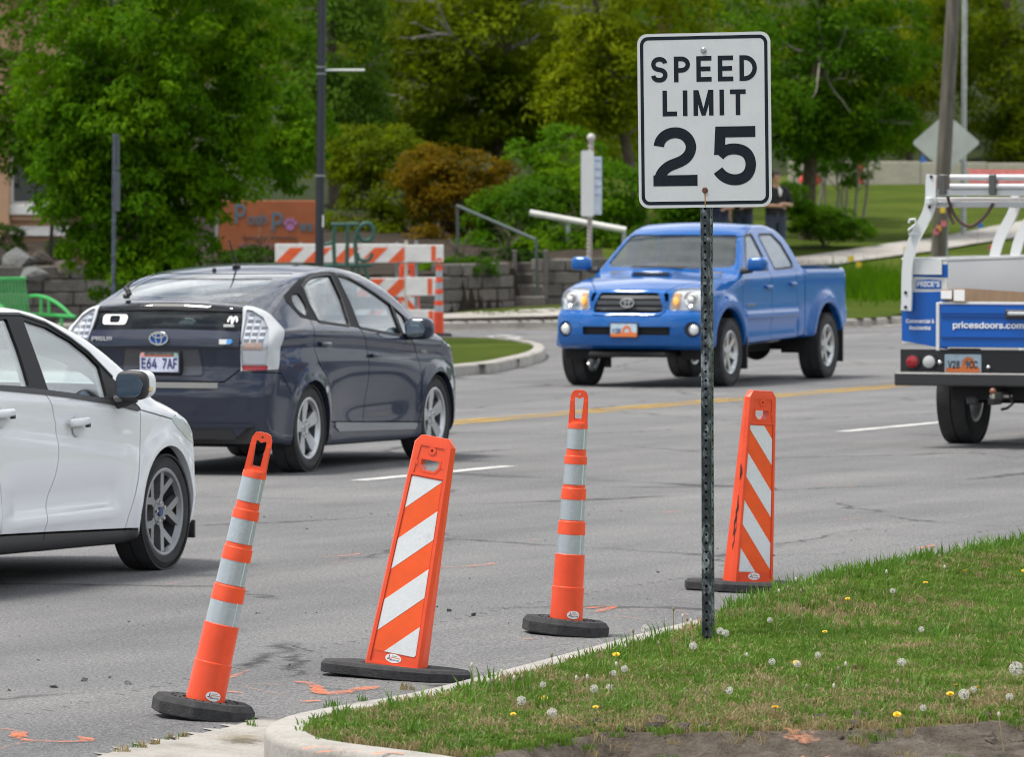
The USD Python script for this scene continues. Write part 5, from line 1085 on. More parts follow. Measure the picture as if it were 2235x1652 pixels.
def leaves(P, N, size, r, droop=0.3, aspect=0.45):
    """A leaf blade at each point P, lying near the plane of normal N: four corners folded on the midrib."""
    n = len(P); d = r.normal(size=(n, 3)); d -= N*(d*N).sum(1)[:, None]; d /= np.linalg.norm(d, axis=1)[:, None]+1e-9
    d[:, 2] -= droop*r.uniform(0.3, 1.4, n); d /= np.linalg.norm(d, axis=1)[:, None]
    s = np.cross(N, d); s /= np.linalg.norm(s, axis=1)[:, None]+1e-9; up = np.cross(d, s)
    L = size*r.uniform(0.65, 1.25, n)[:, None]; w = L*aspect/2; f = L*0.08
    V = np.stack([P, P+d*L*0.45+s*w+up*f, P+d*L, P+d*L*0.45-s*w+up*f], 1).reshape(-1, 3)
    b = 4*np.arange(n)[:, None]; F = np.concatenate([b+np.array([0, 1, 2]), b+np.array([0, 2, 3])])
    return V, F
def unit(r, n):
    v = r.normal(size=(n, 3)); return v/np.linalg.norm(v, axis=1)[:, None]
def crown(blobs, n, size, seed, clump=0.30, per=70, droop=0.35, flat=0.55, keep=None, shell=0.55, aspect=0.45):
    """Leaves in flattened clumps that fill ellipsoids; blobs: (centre, radii, weight)."""
    r = np.random.default_rng(seed); w = np.array([b[2] for b in blobs], float); w /= w.sum(); out_p, out_n = [], []
    nc = max(1, n//per)
    for (c, rad, _), m in zip(blobs, r.multinomial(nc, w)):
        u = unit(r, m); q = u*(shell+(1-shell)*r.uniform(0, 1, (m, 1))**0.6)
        C = np.array(c)+q*np.array(rad)*(1+0.16*r.normal(size=(m, 1)))
        for j in range(m):
            k = r.integers(int(per*0.5), int(per*1.5)); cs = clump*r.uniform(0.55, 1.35)
            v = unit(r, k)+0.75*u[j]+np.array([0, 0, 0.35]); v /= np.linalg.norm(v, axis=1)[:, None]+1e-9     # a rounded spray, leafy on its outer and upper side
            p = C[j]+v*np.array([1, 1, flat])*cs*(r.uniform(0.35, 1.05, (k, 1))**0.6)
            p[:, 2] -= 0.25*cs*(((p-C[j])@np.array([u[j, 0], u[j, 1], 0]))/cs)**2
            nn = 0.75*v+np.array([0, 0, 0.45])+0.45*r.normal(size=(k, 3)); nn /= np.linalg.norm(nn, axis=1)[:, None]
            out_p.append(p); out_n.append(nn)
    P, N = np.vstack(out_p), np.vstack(out_n)
    if keep is not None: kq = keep(P); P, N = P[kq], N[kq]
    V, F = leaves(P, N, size, r, droop, aspect); return trimesh.Trimesh(V, F, process=False)
def limbs(base, top, r0, seed, n=9, spread=1.6, first=0.35, rise=0.55, sub=3, bend=0.12):
    """Trunk and boughs: returns (trunk mesh, [bough meshes])."""
    r = np.random.default_rng(seed); b, t = np.array(base, float), np.array(top, float); k = 10
    ts = np.linspace(0, 1, k)[:, None]; tr = b+(t-b)*ts+np.c_[np.cumsum(r.normal(size=(k, 2))*bend*0.35, 0), np.zeros(k)]*ts
    tm = tube(tr, np.linspace(r0, r0*0.25, k), 10); bs = []
    for i in range(n):
        f = first+(0.95-first)*i/max(n-1, 1); p0 = np.array([np.interp(f, ts[:, 0], tr[:, q]) for q in range(3)]); an = i*2.4+r.uniform(-0.4, 0.4)
        L = spread*r.uniform(0.6, 1.1)*(1-0.4*f); d = np.array([math.cos(an), math.sin(an), rise*r.uniform(0.4, 1.3)])
        pts = [p0]
        for q in range(5): d = d+r.normal(size=3)*0.22+np.array([0, 0, -0.03*q]); pts.append(pts[-1]+d/np.linalg.norm(d)*L/5)
        rr = r0*0.38*(1-0.5*f); ms = [tube(pts, np.linspace(rr, rr*0.25, 6), 7)]
        for s_ in range(sub):
            j = r.integers(2, 5); d2 = d/np.linalg.norm(d)+r.normal(size=3)*0.7; p = [pts[j]]
            for q in range(4): d2 = d2+r.normal(size=3)*0.3; p.append(p[-1]+d2/np.linalg.norm(d2)*L*0.13)
            ms.append(tube(p, np.linspace(rr*0.45, rr*0.12, 5), 5))
        bs.append(cat(*ms))
    return tm, bs
M_bark = soil('tree_bark', [(0.3, (0.055, 0.042, 0.032)), (0.55, (0.105, 0.085, 0.066)), (0.75, (0.16, 0.135, 0.11))], 9.0, 0.02, 40.0)
M_twig = plain('grey_bough', (0.19, 0.17, 0.15), 0.85, var=0.25, vscale=6); M_redbark = plain('brown_bark', (0.115, 0.062, 0.035), 0.9, var=0.3, vscale=8)
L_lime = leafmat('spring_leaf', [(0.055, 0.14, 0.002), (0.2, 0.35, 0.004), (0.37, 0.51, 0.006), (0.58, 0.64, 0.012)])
L_green = leafmat('green_leaf', [(0.045, 0.115, 0.003), (0.15, 0.28, 0.005), (0.28, 0.42, 0.01), (0.43, 0.53, 0.02)])
L_grey = leafmat('greyish_leaf', [(0.06, 0.13, 0.012), (0.15, 0.26, 0.028), (0.25, 0.38, 0.05), (0.36, 0.46, 0.09)])
L_olive = leafmat('olive_leaf', [(0.085, 0.125, 0.002), (0.24, 0.3, 0.003), (0.41, 0.45, 0.006), (0.57, 0.57, 0.012)])
L_yel = leafmat('yellowing_leaf', [(0.12, 0.16, 0.002), (0.31, 0.36, 0.004), (0.5, 0.52, 0.008), (0.64, 0.58, 0.016)])
L_rust = leafmat('rusty_leaf', [(0.11, 0.075, 0.003), (0.27, 0.16, 0.005), (0.42, 0.17, 0.007), (0.55, 0.12, 0.014)])
L_dark = leafmat('dark_leaf', [(0.016, 0.045, 0.003), (0.045, 0.1, 0.005), (0.09, 0.16, 0.008), (0.13, 0.2, 0.012)], 0.3)
def tree(name, label, base, top, blobs, n, size, lm, seed, r0=0.14, bark=None, cat_='tree', group=None, limb=True, **kw):
    t = thing(name, label, cat_, (0, 0, 0), group=group)
    lk = {k: kw.pop(k) for k in ('nb', 'spread', 'first', 'rise', 'sub', 'boughs') if k in kw}
    if limb:
        tm, bs = limbs(base, top, r0, seed, lk.get('nb', 9), lk.get('spread', 1.6), lk.get('first', 0.35), lk.get('rise', 0.55), lk.get('sub', 3))
        obj('trunk', tm, bark or M_bark, t, smooth=60)
        for b in bs: obj('bough', b, lk.get('boughs') or bark or M_bark, t, smooth=60)
    cm = crown(blobs, n, size, seed+50, **kw); o = obj('crown', cm, lm, t, smooth=False)
    return t
def bl(px, py, Y, rx, ry, rz, w=1.0): return (A(px, py, Y), (rx, ry, rz), w)
def foot(px, Y):
    x = A(px, 500, Y)[0]; return np.array([x, Y, float(far_z(x, Y))-0.05])
def build_trees():
    # the big young street tree on the left
    Y = 88.0; b = np.array([A(278, 600, Y)[0], Y, 0.05])
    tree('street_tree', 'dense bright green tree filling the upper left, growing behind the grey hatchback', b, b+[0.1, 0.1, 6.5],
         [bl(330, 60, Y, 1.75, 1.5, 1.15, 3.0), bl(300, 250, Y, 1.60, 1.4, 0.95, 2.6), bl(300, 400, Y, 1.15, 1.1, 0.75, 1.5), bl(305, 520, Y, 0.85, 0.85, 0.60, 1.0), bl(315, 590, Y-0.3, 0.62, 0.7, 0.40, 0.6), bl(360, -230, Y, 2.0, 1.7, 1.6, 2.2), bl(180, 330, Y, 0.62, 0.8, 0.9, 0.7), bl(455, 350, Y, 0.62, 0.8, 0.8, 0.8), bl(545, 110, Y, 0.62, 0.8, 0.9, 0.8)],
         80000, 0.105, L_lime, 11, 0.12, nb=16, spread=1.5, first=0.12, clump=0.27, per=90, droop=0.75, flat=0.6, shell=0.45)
    Y = 93.0; b = np.array([A(430, 600, Y)[0], Y, 0.1])
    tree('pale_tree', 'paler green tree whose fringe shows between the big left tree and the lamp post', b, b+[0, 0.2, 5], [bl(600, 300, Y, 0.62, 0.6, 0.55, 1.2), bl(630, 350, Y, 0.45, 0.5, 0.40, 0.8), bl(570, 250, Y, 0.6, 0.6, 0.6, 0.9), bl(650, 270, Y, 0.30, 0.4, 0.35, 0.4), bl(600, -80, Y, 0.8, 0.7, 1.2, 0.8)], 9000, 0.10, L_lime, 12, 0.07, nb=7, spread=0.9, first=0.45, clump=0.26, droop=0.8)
    Y = 99.0; b = foot(172, Y)
    tree('wall_tree', 'brown-trunked tree at the wall, left of the big street tree', b, b+[-0.4, 0.4, 6], [bl(60, 300, Y, 1.0, 0.9, 0.45, 1.2), bl(90, 190, Y, 1.1, 1.0, 0.6, 1.2), bl(30, 60, Y, 1.2, 1.0, 0.8, 1.4), bl(110, 385, Y, 0.42, 0.5, 0.30, 0.5), bl(15, 180, Y, 0.6, 0.6, 0.8, 0.9), bl(40, 310, Y+1, 0.55, 0.5, 0.35, 0.6), bl(60, -150, Y, 1.6, 1.2, 1.2, 1)], 17000, 0.10, L_green, 13, 0.11, M_redbark, nb=8, spread=1.7, first=0.40, clump=0.34, droop=0.5)
    Y = 112.0; b = foot(8, Y); tree('left_edge_tree', 'shaded olive tree over the tan house at the left edge', b, b+[0, 0, 9], [bl(-60, 150, Y, 1.8, 1.4, 1.6, 2), bl(20, 30, Y, 1.5, 1.3, 1.0, 1.4), bl(-20, 330, Y, 1.0, 0.9, 0.5, 1)], 11000, 0.13, L_olive, 14, 0.16, clump=0.4)
    # behind
    Y = 120.0; b = foot(730, Y); tree('drooping_tree', 'grey-green drooping tree just right of the lamp post', b, b+[0, 0, 7], [bl(735, 120, Y, 0.75, 0.9, 1.3, 2), bl(700, 260, Y, 0.85, 0.9, 0.8, 1.5), bl(770, 250, Y, 0.6, 0.8, 0.6, 1), bl(740, -60, Y, 0.8, 0.9, 1.2, 1)], 15000, 0.13, L_grey, 21, 0.12, boughs=M_twig, clump=0.42, droop=1.0, flat=0.8)
    Y = 124.0; b = foot(1090, Y); tree('maple_tree', 'broad olive-green maple with grey boughs in the middle of the background', b, b+[0.3, 0.3, 8], [bl(1060, 90, Y, 2.4, 1.8, 1.1, 3), bl(930, 200, Y, 1.6, 1.4, 0.9, 1.8), bl(1180, 210, Y, 1.5, 1.4, 0.9, 1.8), bl(1050, 290, Y, 1.5, 1.2, 0.55, 1.2), bl(1040, -120, Y, 2.6, 2.0, 1.5, 1.6)], 42000, 0.135, L_olive, 22, 0.20, boughs=M_twig, nb=16, spread=3.4, first=0.22, rise=0.35, sub=5, clump=0.45, shell=0.35)
    Y = 118.0; b = foot(1395, Y); b[0] += 0.1; tp = A(1270, 150, Y)
    tree('leaning_tree', 'tree with a dark trunk leaning left behind the speed sign', b, tp+[0, 0, 2], [bl(1330, 140, Y, 1.0, 1.2, 0.8, 1.6), bl(1270, 230, Y, 0.8, 1.0, 0.5, 1), bl(1400, 60, Y, 1.4, 1.2, 0.9, 1.5), bl(1370, 230, Y, 0.7, 0.8, 0.4, 0.7), bl(1350, -150, Y, 1.6, 1.4, 1.3, 1)], 19000, 0.13, L_yel, 23, 0.13, boughs=M_twig, nb=10, spread=1.6, first=0.35, clump=0.42)
    Y = 122.0; b = foot(1447, Y); tree('trunk_tree', 'tree with a stout brown trunk showing under the speed sign', b, b+[0, 0, 8], [bl(1500, 60, Y, 1.6, 1.4, 1.0, 1.5), bl(1580, 220, Y, 1.2, 1.2, 0.8, 1.2), bl(1500, 350, Y, 0.8, 0.9, 0.4, 0.5)], 13000, 0.13, L_green, 24, 0.20, M_redbark, clump=0.45)
    Y = 127.0; b = foot(1760, Y); tree('spreading_tree', 'spreading green tree right of the speed sign with long pale boughs', b, b+[0.4, 0, 8], [bl(1780, 130, Y, 1.7, 1.5, 1.0, 2.4), bl(1870, 260, Y, 1.0, 1.2, 0.6, 1.3), bl(1740, 260, Y, 0.9, 1.1, 0.7, 1.2), bl(1900, 60, Y, 1.3, 1.3, 0.9, 1.5), bl(1800, -120, Y, 2.2, 1.6, 1.3, 1.4)], 30000, 0.135, L_green, 25, 0.16, boughs=M_twig, nb=14, spread=2.8, first=0.25, rise=0.3, sub=5, clump=0.45)
    Y = 154.0; b = foot(1985, Y); tree('yellow_tree', 'yellow-green tree between the spreading tree and the utility pole', b, b+[0, 0, 7], [bl(1955, 220, Y, 0.75, 0.8, 0.85, 1.6), bl(1990, 120, Y, 0.8, 0.9, 0.8, 1.2), bl(1930, 310, Y, 0.4, 0.6, 0.3, 0.5), bl(1990, -40, Y, 1.0, 1.0, 1.0, 1)], 12000, 0.125, L_yel, 26, 0.09, boughs=M_twig, clump=0.38, nb=8, spread=1.2)
    Y = 155.0; b = foot(2190, Y); tree('edge_tree', 'smooth yellow-green tree behind the utility pole at the right edge', b, b+[0, 0, 9], [bl(2190, 190, Y, 1.4, 1.3, 1.5, 3), bl(2110, 80, Y, 1.0, 1.2, 1.1, 1.5), bl(2270, 300, Y, 1.1, 1.2, 0.7, 1.3), bl(2180, -80, Y, 1.8, 1.5, 1.3, 1.5), bl(2330, 150, Y, 1.3, 1.2, 1.4, 1)], 27000, 0.13, L_olive, 27, 0.16, clump=0.40, flat=0.75)
    # shrubs
    def shrub(name, label, Y, blobs, n, lm, seed, size=0.10, **kw):
        c = blobs[0][0]; z = float(far_z(c[0], Y)); b = np.array([c[0], Y, z-0.05])
        return tree(name, label, b, np.array([c[0], Y, max(c[2], z+0.4)]), blobs, n, size, lm, seed, 0.045, cat_='shrub', nb=7, spread=0.8, first=0.1, rise=1.0, **kw)
    shrub('rust_shrub', 'rusty orange-brown shrub in the middle background', 110.0, [bl(1000, 430, 110, 0.75, 0.7, 0.75, 2), bl(940, 380, 110.3, 0.5, 0.6, 0.45, 1), bl(1050, 400, 110, 0.4, 0.5, 0.4, 0.8), bl(985, 520, 109.6, 0.75, 0.6, 0.4, 1)], 12000, L_rust, 31, clump=0.3)
    shrub('olive_shrub', 'tall olive shrub between the lamp post and the rusty shrub', 112.0, [bl(830, 400, 112, 0.75, 0.7, 0.9, 2), bl(770, 340, 112.3, 0.5, 0.6, 0.5, 1), bl(880, 340, 112, 0.55, 0.6, 0.45, 1), bl(800, 500, 111.6, 0.8, 0.6, 0.5, 1)], 12000, L_olive, 32, clump=0.3)
    shrub('broad_shrub', 'mid-green shrub behind the dark handrail', 108.5, [bl(1120, 480, 108.5, 0.7, 0.7, 0.6, 2), bl(1190, 440, 109, 0.5, 0.6, 0.5, 1.2), bl(1090, 545, 108, 0.55, 0.5, 0.3, 1)], 9500, L_green, 33, clump=0.28)
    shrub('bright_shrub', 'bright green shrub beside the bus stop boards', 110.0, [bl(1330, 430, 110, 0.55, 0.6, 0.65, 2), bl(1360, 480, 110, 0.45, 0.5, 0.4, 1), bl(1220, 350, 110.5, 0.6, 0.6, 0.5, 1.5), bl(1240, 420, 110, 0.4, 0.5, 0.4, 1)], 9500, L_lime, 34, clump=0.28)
    shrub('rail_shrub', 'low green shrub under the white handrail', 107.8, [bl(1250, 535, 107.8, 0.75, 0.5, 0.35, 2), bl(1180, 540, 107.5, 0.45, 0.4, 0.22, 1), bl(1330, 545, 108, 0.6, 0.5, 0.3, 1)], 7000, L_green, 35, clump=0.22)
    shrub('dark_conifer', 'low dark evergreen at the foot of the dark handrail', 105.0, [bl(1110, 565, 105, 0.42, 0.35, 0.16, 2), bl(1165, 575, 104.6, 0.22, 0.3, 0.12, 1)], 5000, L_dark, 36, size=0.06, clump=0.16)
    shrub('clipped_hedge', 'clipped green hedge mound on the wall right of the barricades', 102.2, [bl(1010, 585, 102.2, 0.55, 0.30, 0.14, 2), bl(960, 590, 102.0, 0.35, 0.3, 0.15, 1)], 7000, L_green, 37, size=0.055, clump=0.13, droop=0.1)
    shrub('sign_shrub', 'dark shrub under the rust-brown shop board', 102.5, [bl(560, 570, 102.5, 0.9, 0.4, 0.18, 2), bl(650, 575, 102.5, 0.6, 0.4, 0.18, 1)], 5500, L_dark, 38, size=0.07, clump=0.2)
    shrub('house_shrub', 'low dark shrub before the tan house at the left edge', 102.0, [bl(10, 525, 102, 0.35, 0.3, 0.25, 2)], 2500, L_dark, 39, size=0.06, clump=0.18)
    shrub('corner_shrub', 'brownish twiggy shrub at the right corner of the tan house', 103.0, [bl(160, 480, 103, 0.22, 0.3, 0.25, 2), bl(150, 545, 102.4, 0.3, 0.3, 0.12, 1)], 2500, L_dark, 40, size=0.07, clump=0.2)
    shrub('hill_shrub', 'low green shrub on the hill lawn, right behind the cab of the pickup', 124.0, [bl(1800, 488, 124, 0.55, 0.5, 0.22, 2), bl(1740, 470, 124.5, 0.4, 0.5, 0.3, 1), bl(1860, 500, 124, 0.35, 0.4, 0.12, 1)], 6500, L_green, 41, size=0.09, clump=0.22)
    shrub('group_shrub', 'dense green shrub left of the people behind the pickup', 121.0, [bl(1520, 450, 121, 0.55, 0.5, 0.5, 2), bl(1470, 480, 121, 0.4, 0.5, 0.3, 1), bl(1725, 440, 124, 0.3, 0.4, 0.3, 0.6)], 8000, L_green, 42, clump=0.28)
    # saplings
    for k, (px, lean) in enumerate(((1768, -8), (1786, 6), (1802, -4), (1822, 10), (1838, 4), (1850, -6), (1864, 12), (1884, 16))):
        Y = 131.0+1.3*(k % 3); b = foot(px, Y); t_ = A(px+lean, 315-(k % 3)*14, Y)
        t = thing('sapling', ['leftmost thin pale sapling of the thicket on the hill', 'second thin sapling from the left in the thicket', 'thin sapling before the orange mesh', 'thin sapling left of the middle of the thicket', 'thin sapling in the middle of the thicket', 'thin sapling right of the middle of the thicket', 'second thin sapling from the right, leaning right', 'rightmost thin sapling, leaning right towards the red post'][k], 'sapling', group='saplings in the thicket')
        r = np.random.default_rng(60+k); n = 8; ts = np.linspace(0, 1, n)[:, None]; p = b+(t_-b)*ts+r.normal(size=(n, 3))*0.02
        obj('trunk', tube(p, np.linspace(0.034, 0.016, n), 7), M_twig, t, smooth=60)
        for q in range(3):
            p0 = p[3+q]; d = np.array([r.uniform(-1, 1), r.uniform(-0.5, 0.5), 1.2]); obj('bough', tube([p0, p0+d*0.25, p0+d*0.6+[0, 0, 0.1]], [0.016, 0.012, 0.006], 5), M_twig, t)
        obj('crown', crown([(t_, (0.35, 0.4, 0.3), 1.0), (p[5], (0.25, 0.3, 0.3), 0.4)], 900, 0.11, 80+k, clump=0.22, per=40), L_green, t, smooth=False)
    # unkempt tall grass left of the truck
    r = np.random.default_rng(77); n = 2600; x = r.normal(A(1905, 600, 112)[0], 0.42, n); y = r.normal(112.0, 1.6, n); keep = (y > kerb_y(x)+2); x, y = x[keep], y[keep]; n = len(x); z = far_z(x, y)
    h = r.uniform(0.18, 0.48, n); a = r.uniform(0, 2*PI, n); w = 0.012; dx, dy = np.cos(a)*w, np.sin(a)*w; lx, ly = r.normal(0, 0.10, n), r.normal(0, 0.10, n)
    V = np.stack([np.stack([x-dx, y-dy, z], 1), np.stack([x+dx, y+dy, z], 1), np.stack([x+lx, y+ly, z+h], 1)], 1).reshape(-1, 3)
    obj('tall_grass', trimesh.Trimesh(V, np.arange(3*n).reshape(-1, 3), process=False), L_green, None, smooth=False, label='rough tall grass growing between the far kerb and the hill path', cat='grass', kind='stuff')
    # woods that close the view, and unseen ones added beside and behind the camera to darken car reflections
    r = np.random.default_rng(5); blobs = []
    for k in range(46):
        px = -150+k*58+r.uniform(-25, 25); Y = r.uniform(157, 168) if px > 1650 else r.uniform(134, 146); blobs.append((A(px, r.uniform(-60, 330 if px < 1650 else 230), Y), (r.uniform(1.4, 2.4), 1.2, r.uniform(0.9, 1.5)), 1.0))
    obj('woods', crown(blobs, 62000, 0.17, 6, clump=0.55, per=60, flat=0.7), L_olive, None, smooth=False, label='mixed green wood on the slope behind every single tree', cat='woods', kind='stuff')
    blobs = []
    for k in range(26):
        a = -0.5+k*0.19; R = 42+r.uniform(-6, 10); c = np.array([34+12*math.sin(k*1.7), 95-k*7.5, 3.0+r.uniform(0, 2)]); blobs.append((c, (4.5, 4.5, 4.0+r.uniform(0, 2)), 1.0))
    for k in range(14):
        blobs.append((np.array([31+k*4.6, 72+k*11.0, 4.6+r.uniform(0, 1.5)]), (6.0, 6.0, 6.0+r.uniform(0, 2)), 2.0))
    for k in range(16):
        blobs.append((np.array([-40+k*5.5+r.uniform(-2, 2), -62+r.uniform(-6, 6), 4.0]), (4.5, 4.5, 4.5+r.uniform(0, 3)), 1.0))
    obj('unseen_mirrored_woods', crown(blobs, 40000, 0.75, 8, clump=1.7, per=60, flat=0.8), L_green, None, smooth=False, label='unseen roadside wood added outside the picture to darken the reflections in the car panels', cat='woods', kind='stuff')

def blade_tuft(seed, n, rad, h0, h1, w=0.0032, lean=0.5):
    r = np.random.default_rng(seed); V, F = [], []
    for k in range(n):
        a, d = r.uniform(0, 2*PI), rad*math.sqrt(r.uniform()); x, y = d*math.cos(a), d*math.sin(a); h = r.uniform(h0, h1); b = r.uniform(0, 2*PI); L = lean*h*r.uniform(0.1, 1.2); la = r.uniform(0, 2*PI)
        ww = w*r.uniform(0.6, 1.2); s = np.array([math.cos(b), math.sin(b), 0])*ww; l = np.array([math.cos(la), math.sin(la), 0])*L
        p0, p1, p2 = np.array([x, y, -0.01]), np.array([x, y, h*0.55])+l*0.35, np.array([x, y, h*(1-0.35*L/h)])+l
        i = len(V); V += [p0-s, p0+s, p1-s*0.8, p1+s*0.8, p2]; F += [(i, i+1, i+3), (i, i+3, i+2), (i+2, i+3, i+4)]
    return trimesh.Trimesh(np.array(V), np.array(F), process=False)
def instancer(name, protos, mats, pos, idx, rot, scl, label, cat_, mode='stuff'):
    path = numbered('/World', name); pi = UsdGeom.PointInstancer.Define(stage, path); tg = []
    UsdGeom.Scope.Define(stage, path+'/prototypes')
    for k, (m, mm) in enumerate(zip(protos, mats)):
        usdkit.mesh(stage, f'{path}/prototypes/tuft_{k:03d}', m, mm); tg.append(Sdf.Path(f'{path}/prototypes/tuft_{k:03d}'))
    pi.CreatePrototypesRel().SetTargets(tg); pi.CreatePositionsAttr(Vt.Vec3fArray.FromNumpy(np.asarray(pos, np.float32))); pi.CreateProtoIndicesAttr(Vt.IntArray.FromNumpy(np.asarray(idx, np.int32)))
    q = np.stack([np.cos(rot/2), 0*rot, 0*rot, np.sin(rot/2)], 1); pi.CreateOrientationsAttr(Vt.QuathArray([Gf.Quath(float(a), float(b), float(c), float(d)) for a, b, c, d in q])); pi.CreateScalesAttr(Vt.Vec3fArray.FromNumpy(np.repeat(np.asarray(scl, np.float32)[:, None], 3, 1)))
    tag(pi, label, cat_, kind=mode); return pi
def grassmat(name, cols):
    return mat(name, {'g': ('geometry', {}), 'n': ('noise_texture', {'scale': 2.2, 'detail': 4.0}), 'a': ('math', {'math_type': 'multiply_add', 'value2': 0.6, 'value3': -0.05}), 'a2': ('math', {'math_type': 'multiply_add', 'value2': 0.5}), 'r': ('rgb_ramp', {'ramp': [(0.2+0.6*i/(len(cols)-1), c) for i, c in enumerate(cols)]}),
        'p': ('principled_bsdf', {'roughness': 0.5, 'specular_ior_level': 0.3}), 't': ('translucent_bsdf', {}), 'm': ('mix_closure', {'fac': 0.35})},
        [('g.position', 'n.vector'), ('g.random_per_island', 'a.value1'), ('n.fac', 'a2.value1'), ('a.value', 'a2.value3'), ('a2.value', 'r.fac'), ('r.color', 'p.base_color'), ('r.color', 't.color'), ('p.BSDF', 'm.closure1'), ('t.BSDF', 'm.closure2')], 'm.closure')
G_green = grassmat('lawn_blade', [(0.10, 0.185, 0.02), (0.175, 0.30, 0.035), (0.26, 0.40, 0.06), (0.34, 0.44, 0.12)])
G_dry = grassmat('dry_blade', [(0.28, 0.225, 0.11), (0.44, 0.37, 0.20), (0.55, 0.48, 0.29), (0.33, 0.36, 0.12)])
G_tall = grassmat('rank_blade', [(0.09, 0.19, 0.02), (0.16, 0.30, 0.035), (0.24, 0.37, 0.055)])
def build_grass():
    r = np.random.default_rng(21); x0, y0, x1, y1 = -1.4, 20.5, 3.9, 42.0
    n = 30000; x, y = r.uniform(x0, x1, n), r.uniform(y0, y1, n)
    k = shapely.contains_xy(INNER.buffer(-0.02), x, y) | (shapely.contains_xy(INNER.buffer(0.06), x, y) & (x > 1.0))
    u = x/np.maximum(y, 1)*FPX+PW/2; k &= (u > 500) & (u < 2420)
    x, y = x[k], y[k]; e = shapely.distance(shapely.points(np.stack([x, y], 1)), LineString(KPs)); dd = y-dirt_y(x)
    dens = np.clip(dd/0.14+0.95+1.6*fb(x, y, 4.0, 31), 0, 1)*np.clip(0.45+e*3+1.0*(x > 0.9), 0, 1)
    bare = (x < -0.35) & (dd < 0.4); dens = np.where(bare, dens*0.55, dens)
    k = r.uniform(size=len(x)) < np.maximum(dens, 0.035*(dd > -0.5)); x, y, e, dd = x[k], y[k], e[k], dd[k]
    dry = 0.20+1.15*fb(x, y, 1.1, 33)+0.9*fb(x, y, 3.5, 34)+0.55*np.exp(-np.maximum(dd-0.15, 0)/0.9)*np.clip((x+0.5)/1.2, 0, 1)+0.35*np.exp(-e/0.25)
    isdry = r.uniform(size=len(x)) < np.clip(0.10+dry*0.75, 0.06, 0.80)
    tall = (~isdry) & (r.uniform(size=len(x)) < 0.10*(e < 0.5)+0.03+0.30*((e < 0.40) & (x > 0.9)))
    idx = np.where(isdry, 4+r.integers(0, 2, len(x)), np.where(tall, 6+r.integers(0, 2, len(x)), r.integers(0, 4, len(x))))
    z = near_z(x, y); sc = r.uniform(0.7, 1.3, len(x))*(1-0.25*np.clip(1-dd/0.4, 0, 1)*(dd < 0.4))
    protos = [blade_tuft(100+q, 44, 0.060, 0.014, 0.046, 0.0034, 0.8) for q in range(4)]+[blade_tuft(110+q, 34, 0.055, 0.015, 0.052, 0.0028, 1.1) for q in range(2)]+[blade_tuft(120+q, 14, 0.035, 0.05, 0.115, 0.0038, 0.5) for q in range(2)]
    print('tufts', len(x)); instancer('grass', protos, [G_green]*4+[G_dry]*2+[G_tall]*2, np.stack([x, y, z], 1), idx, r.uniform(0, 2*PI, len(x)), sc, 'mown green and straw-coloured grass of the near verge', 'grass')
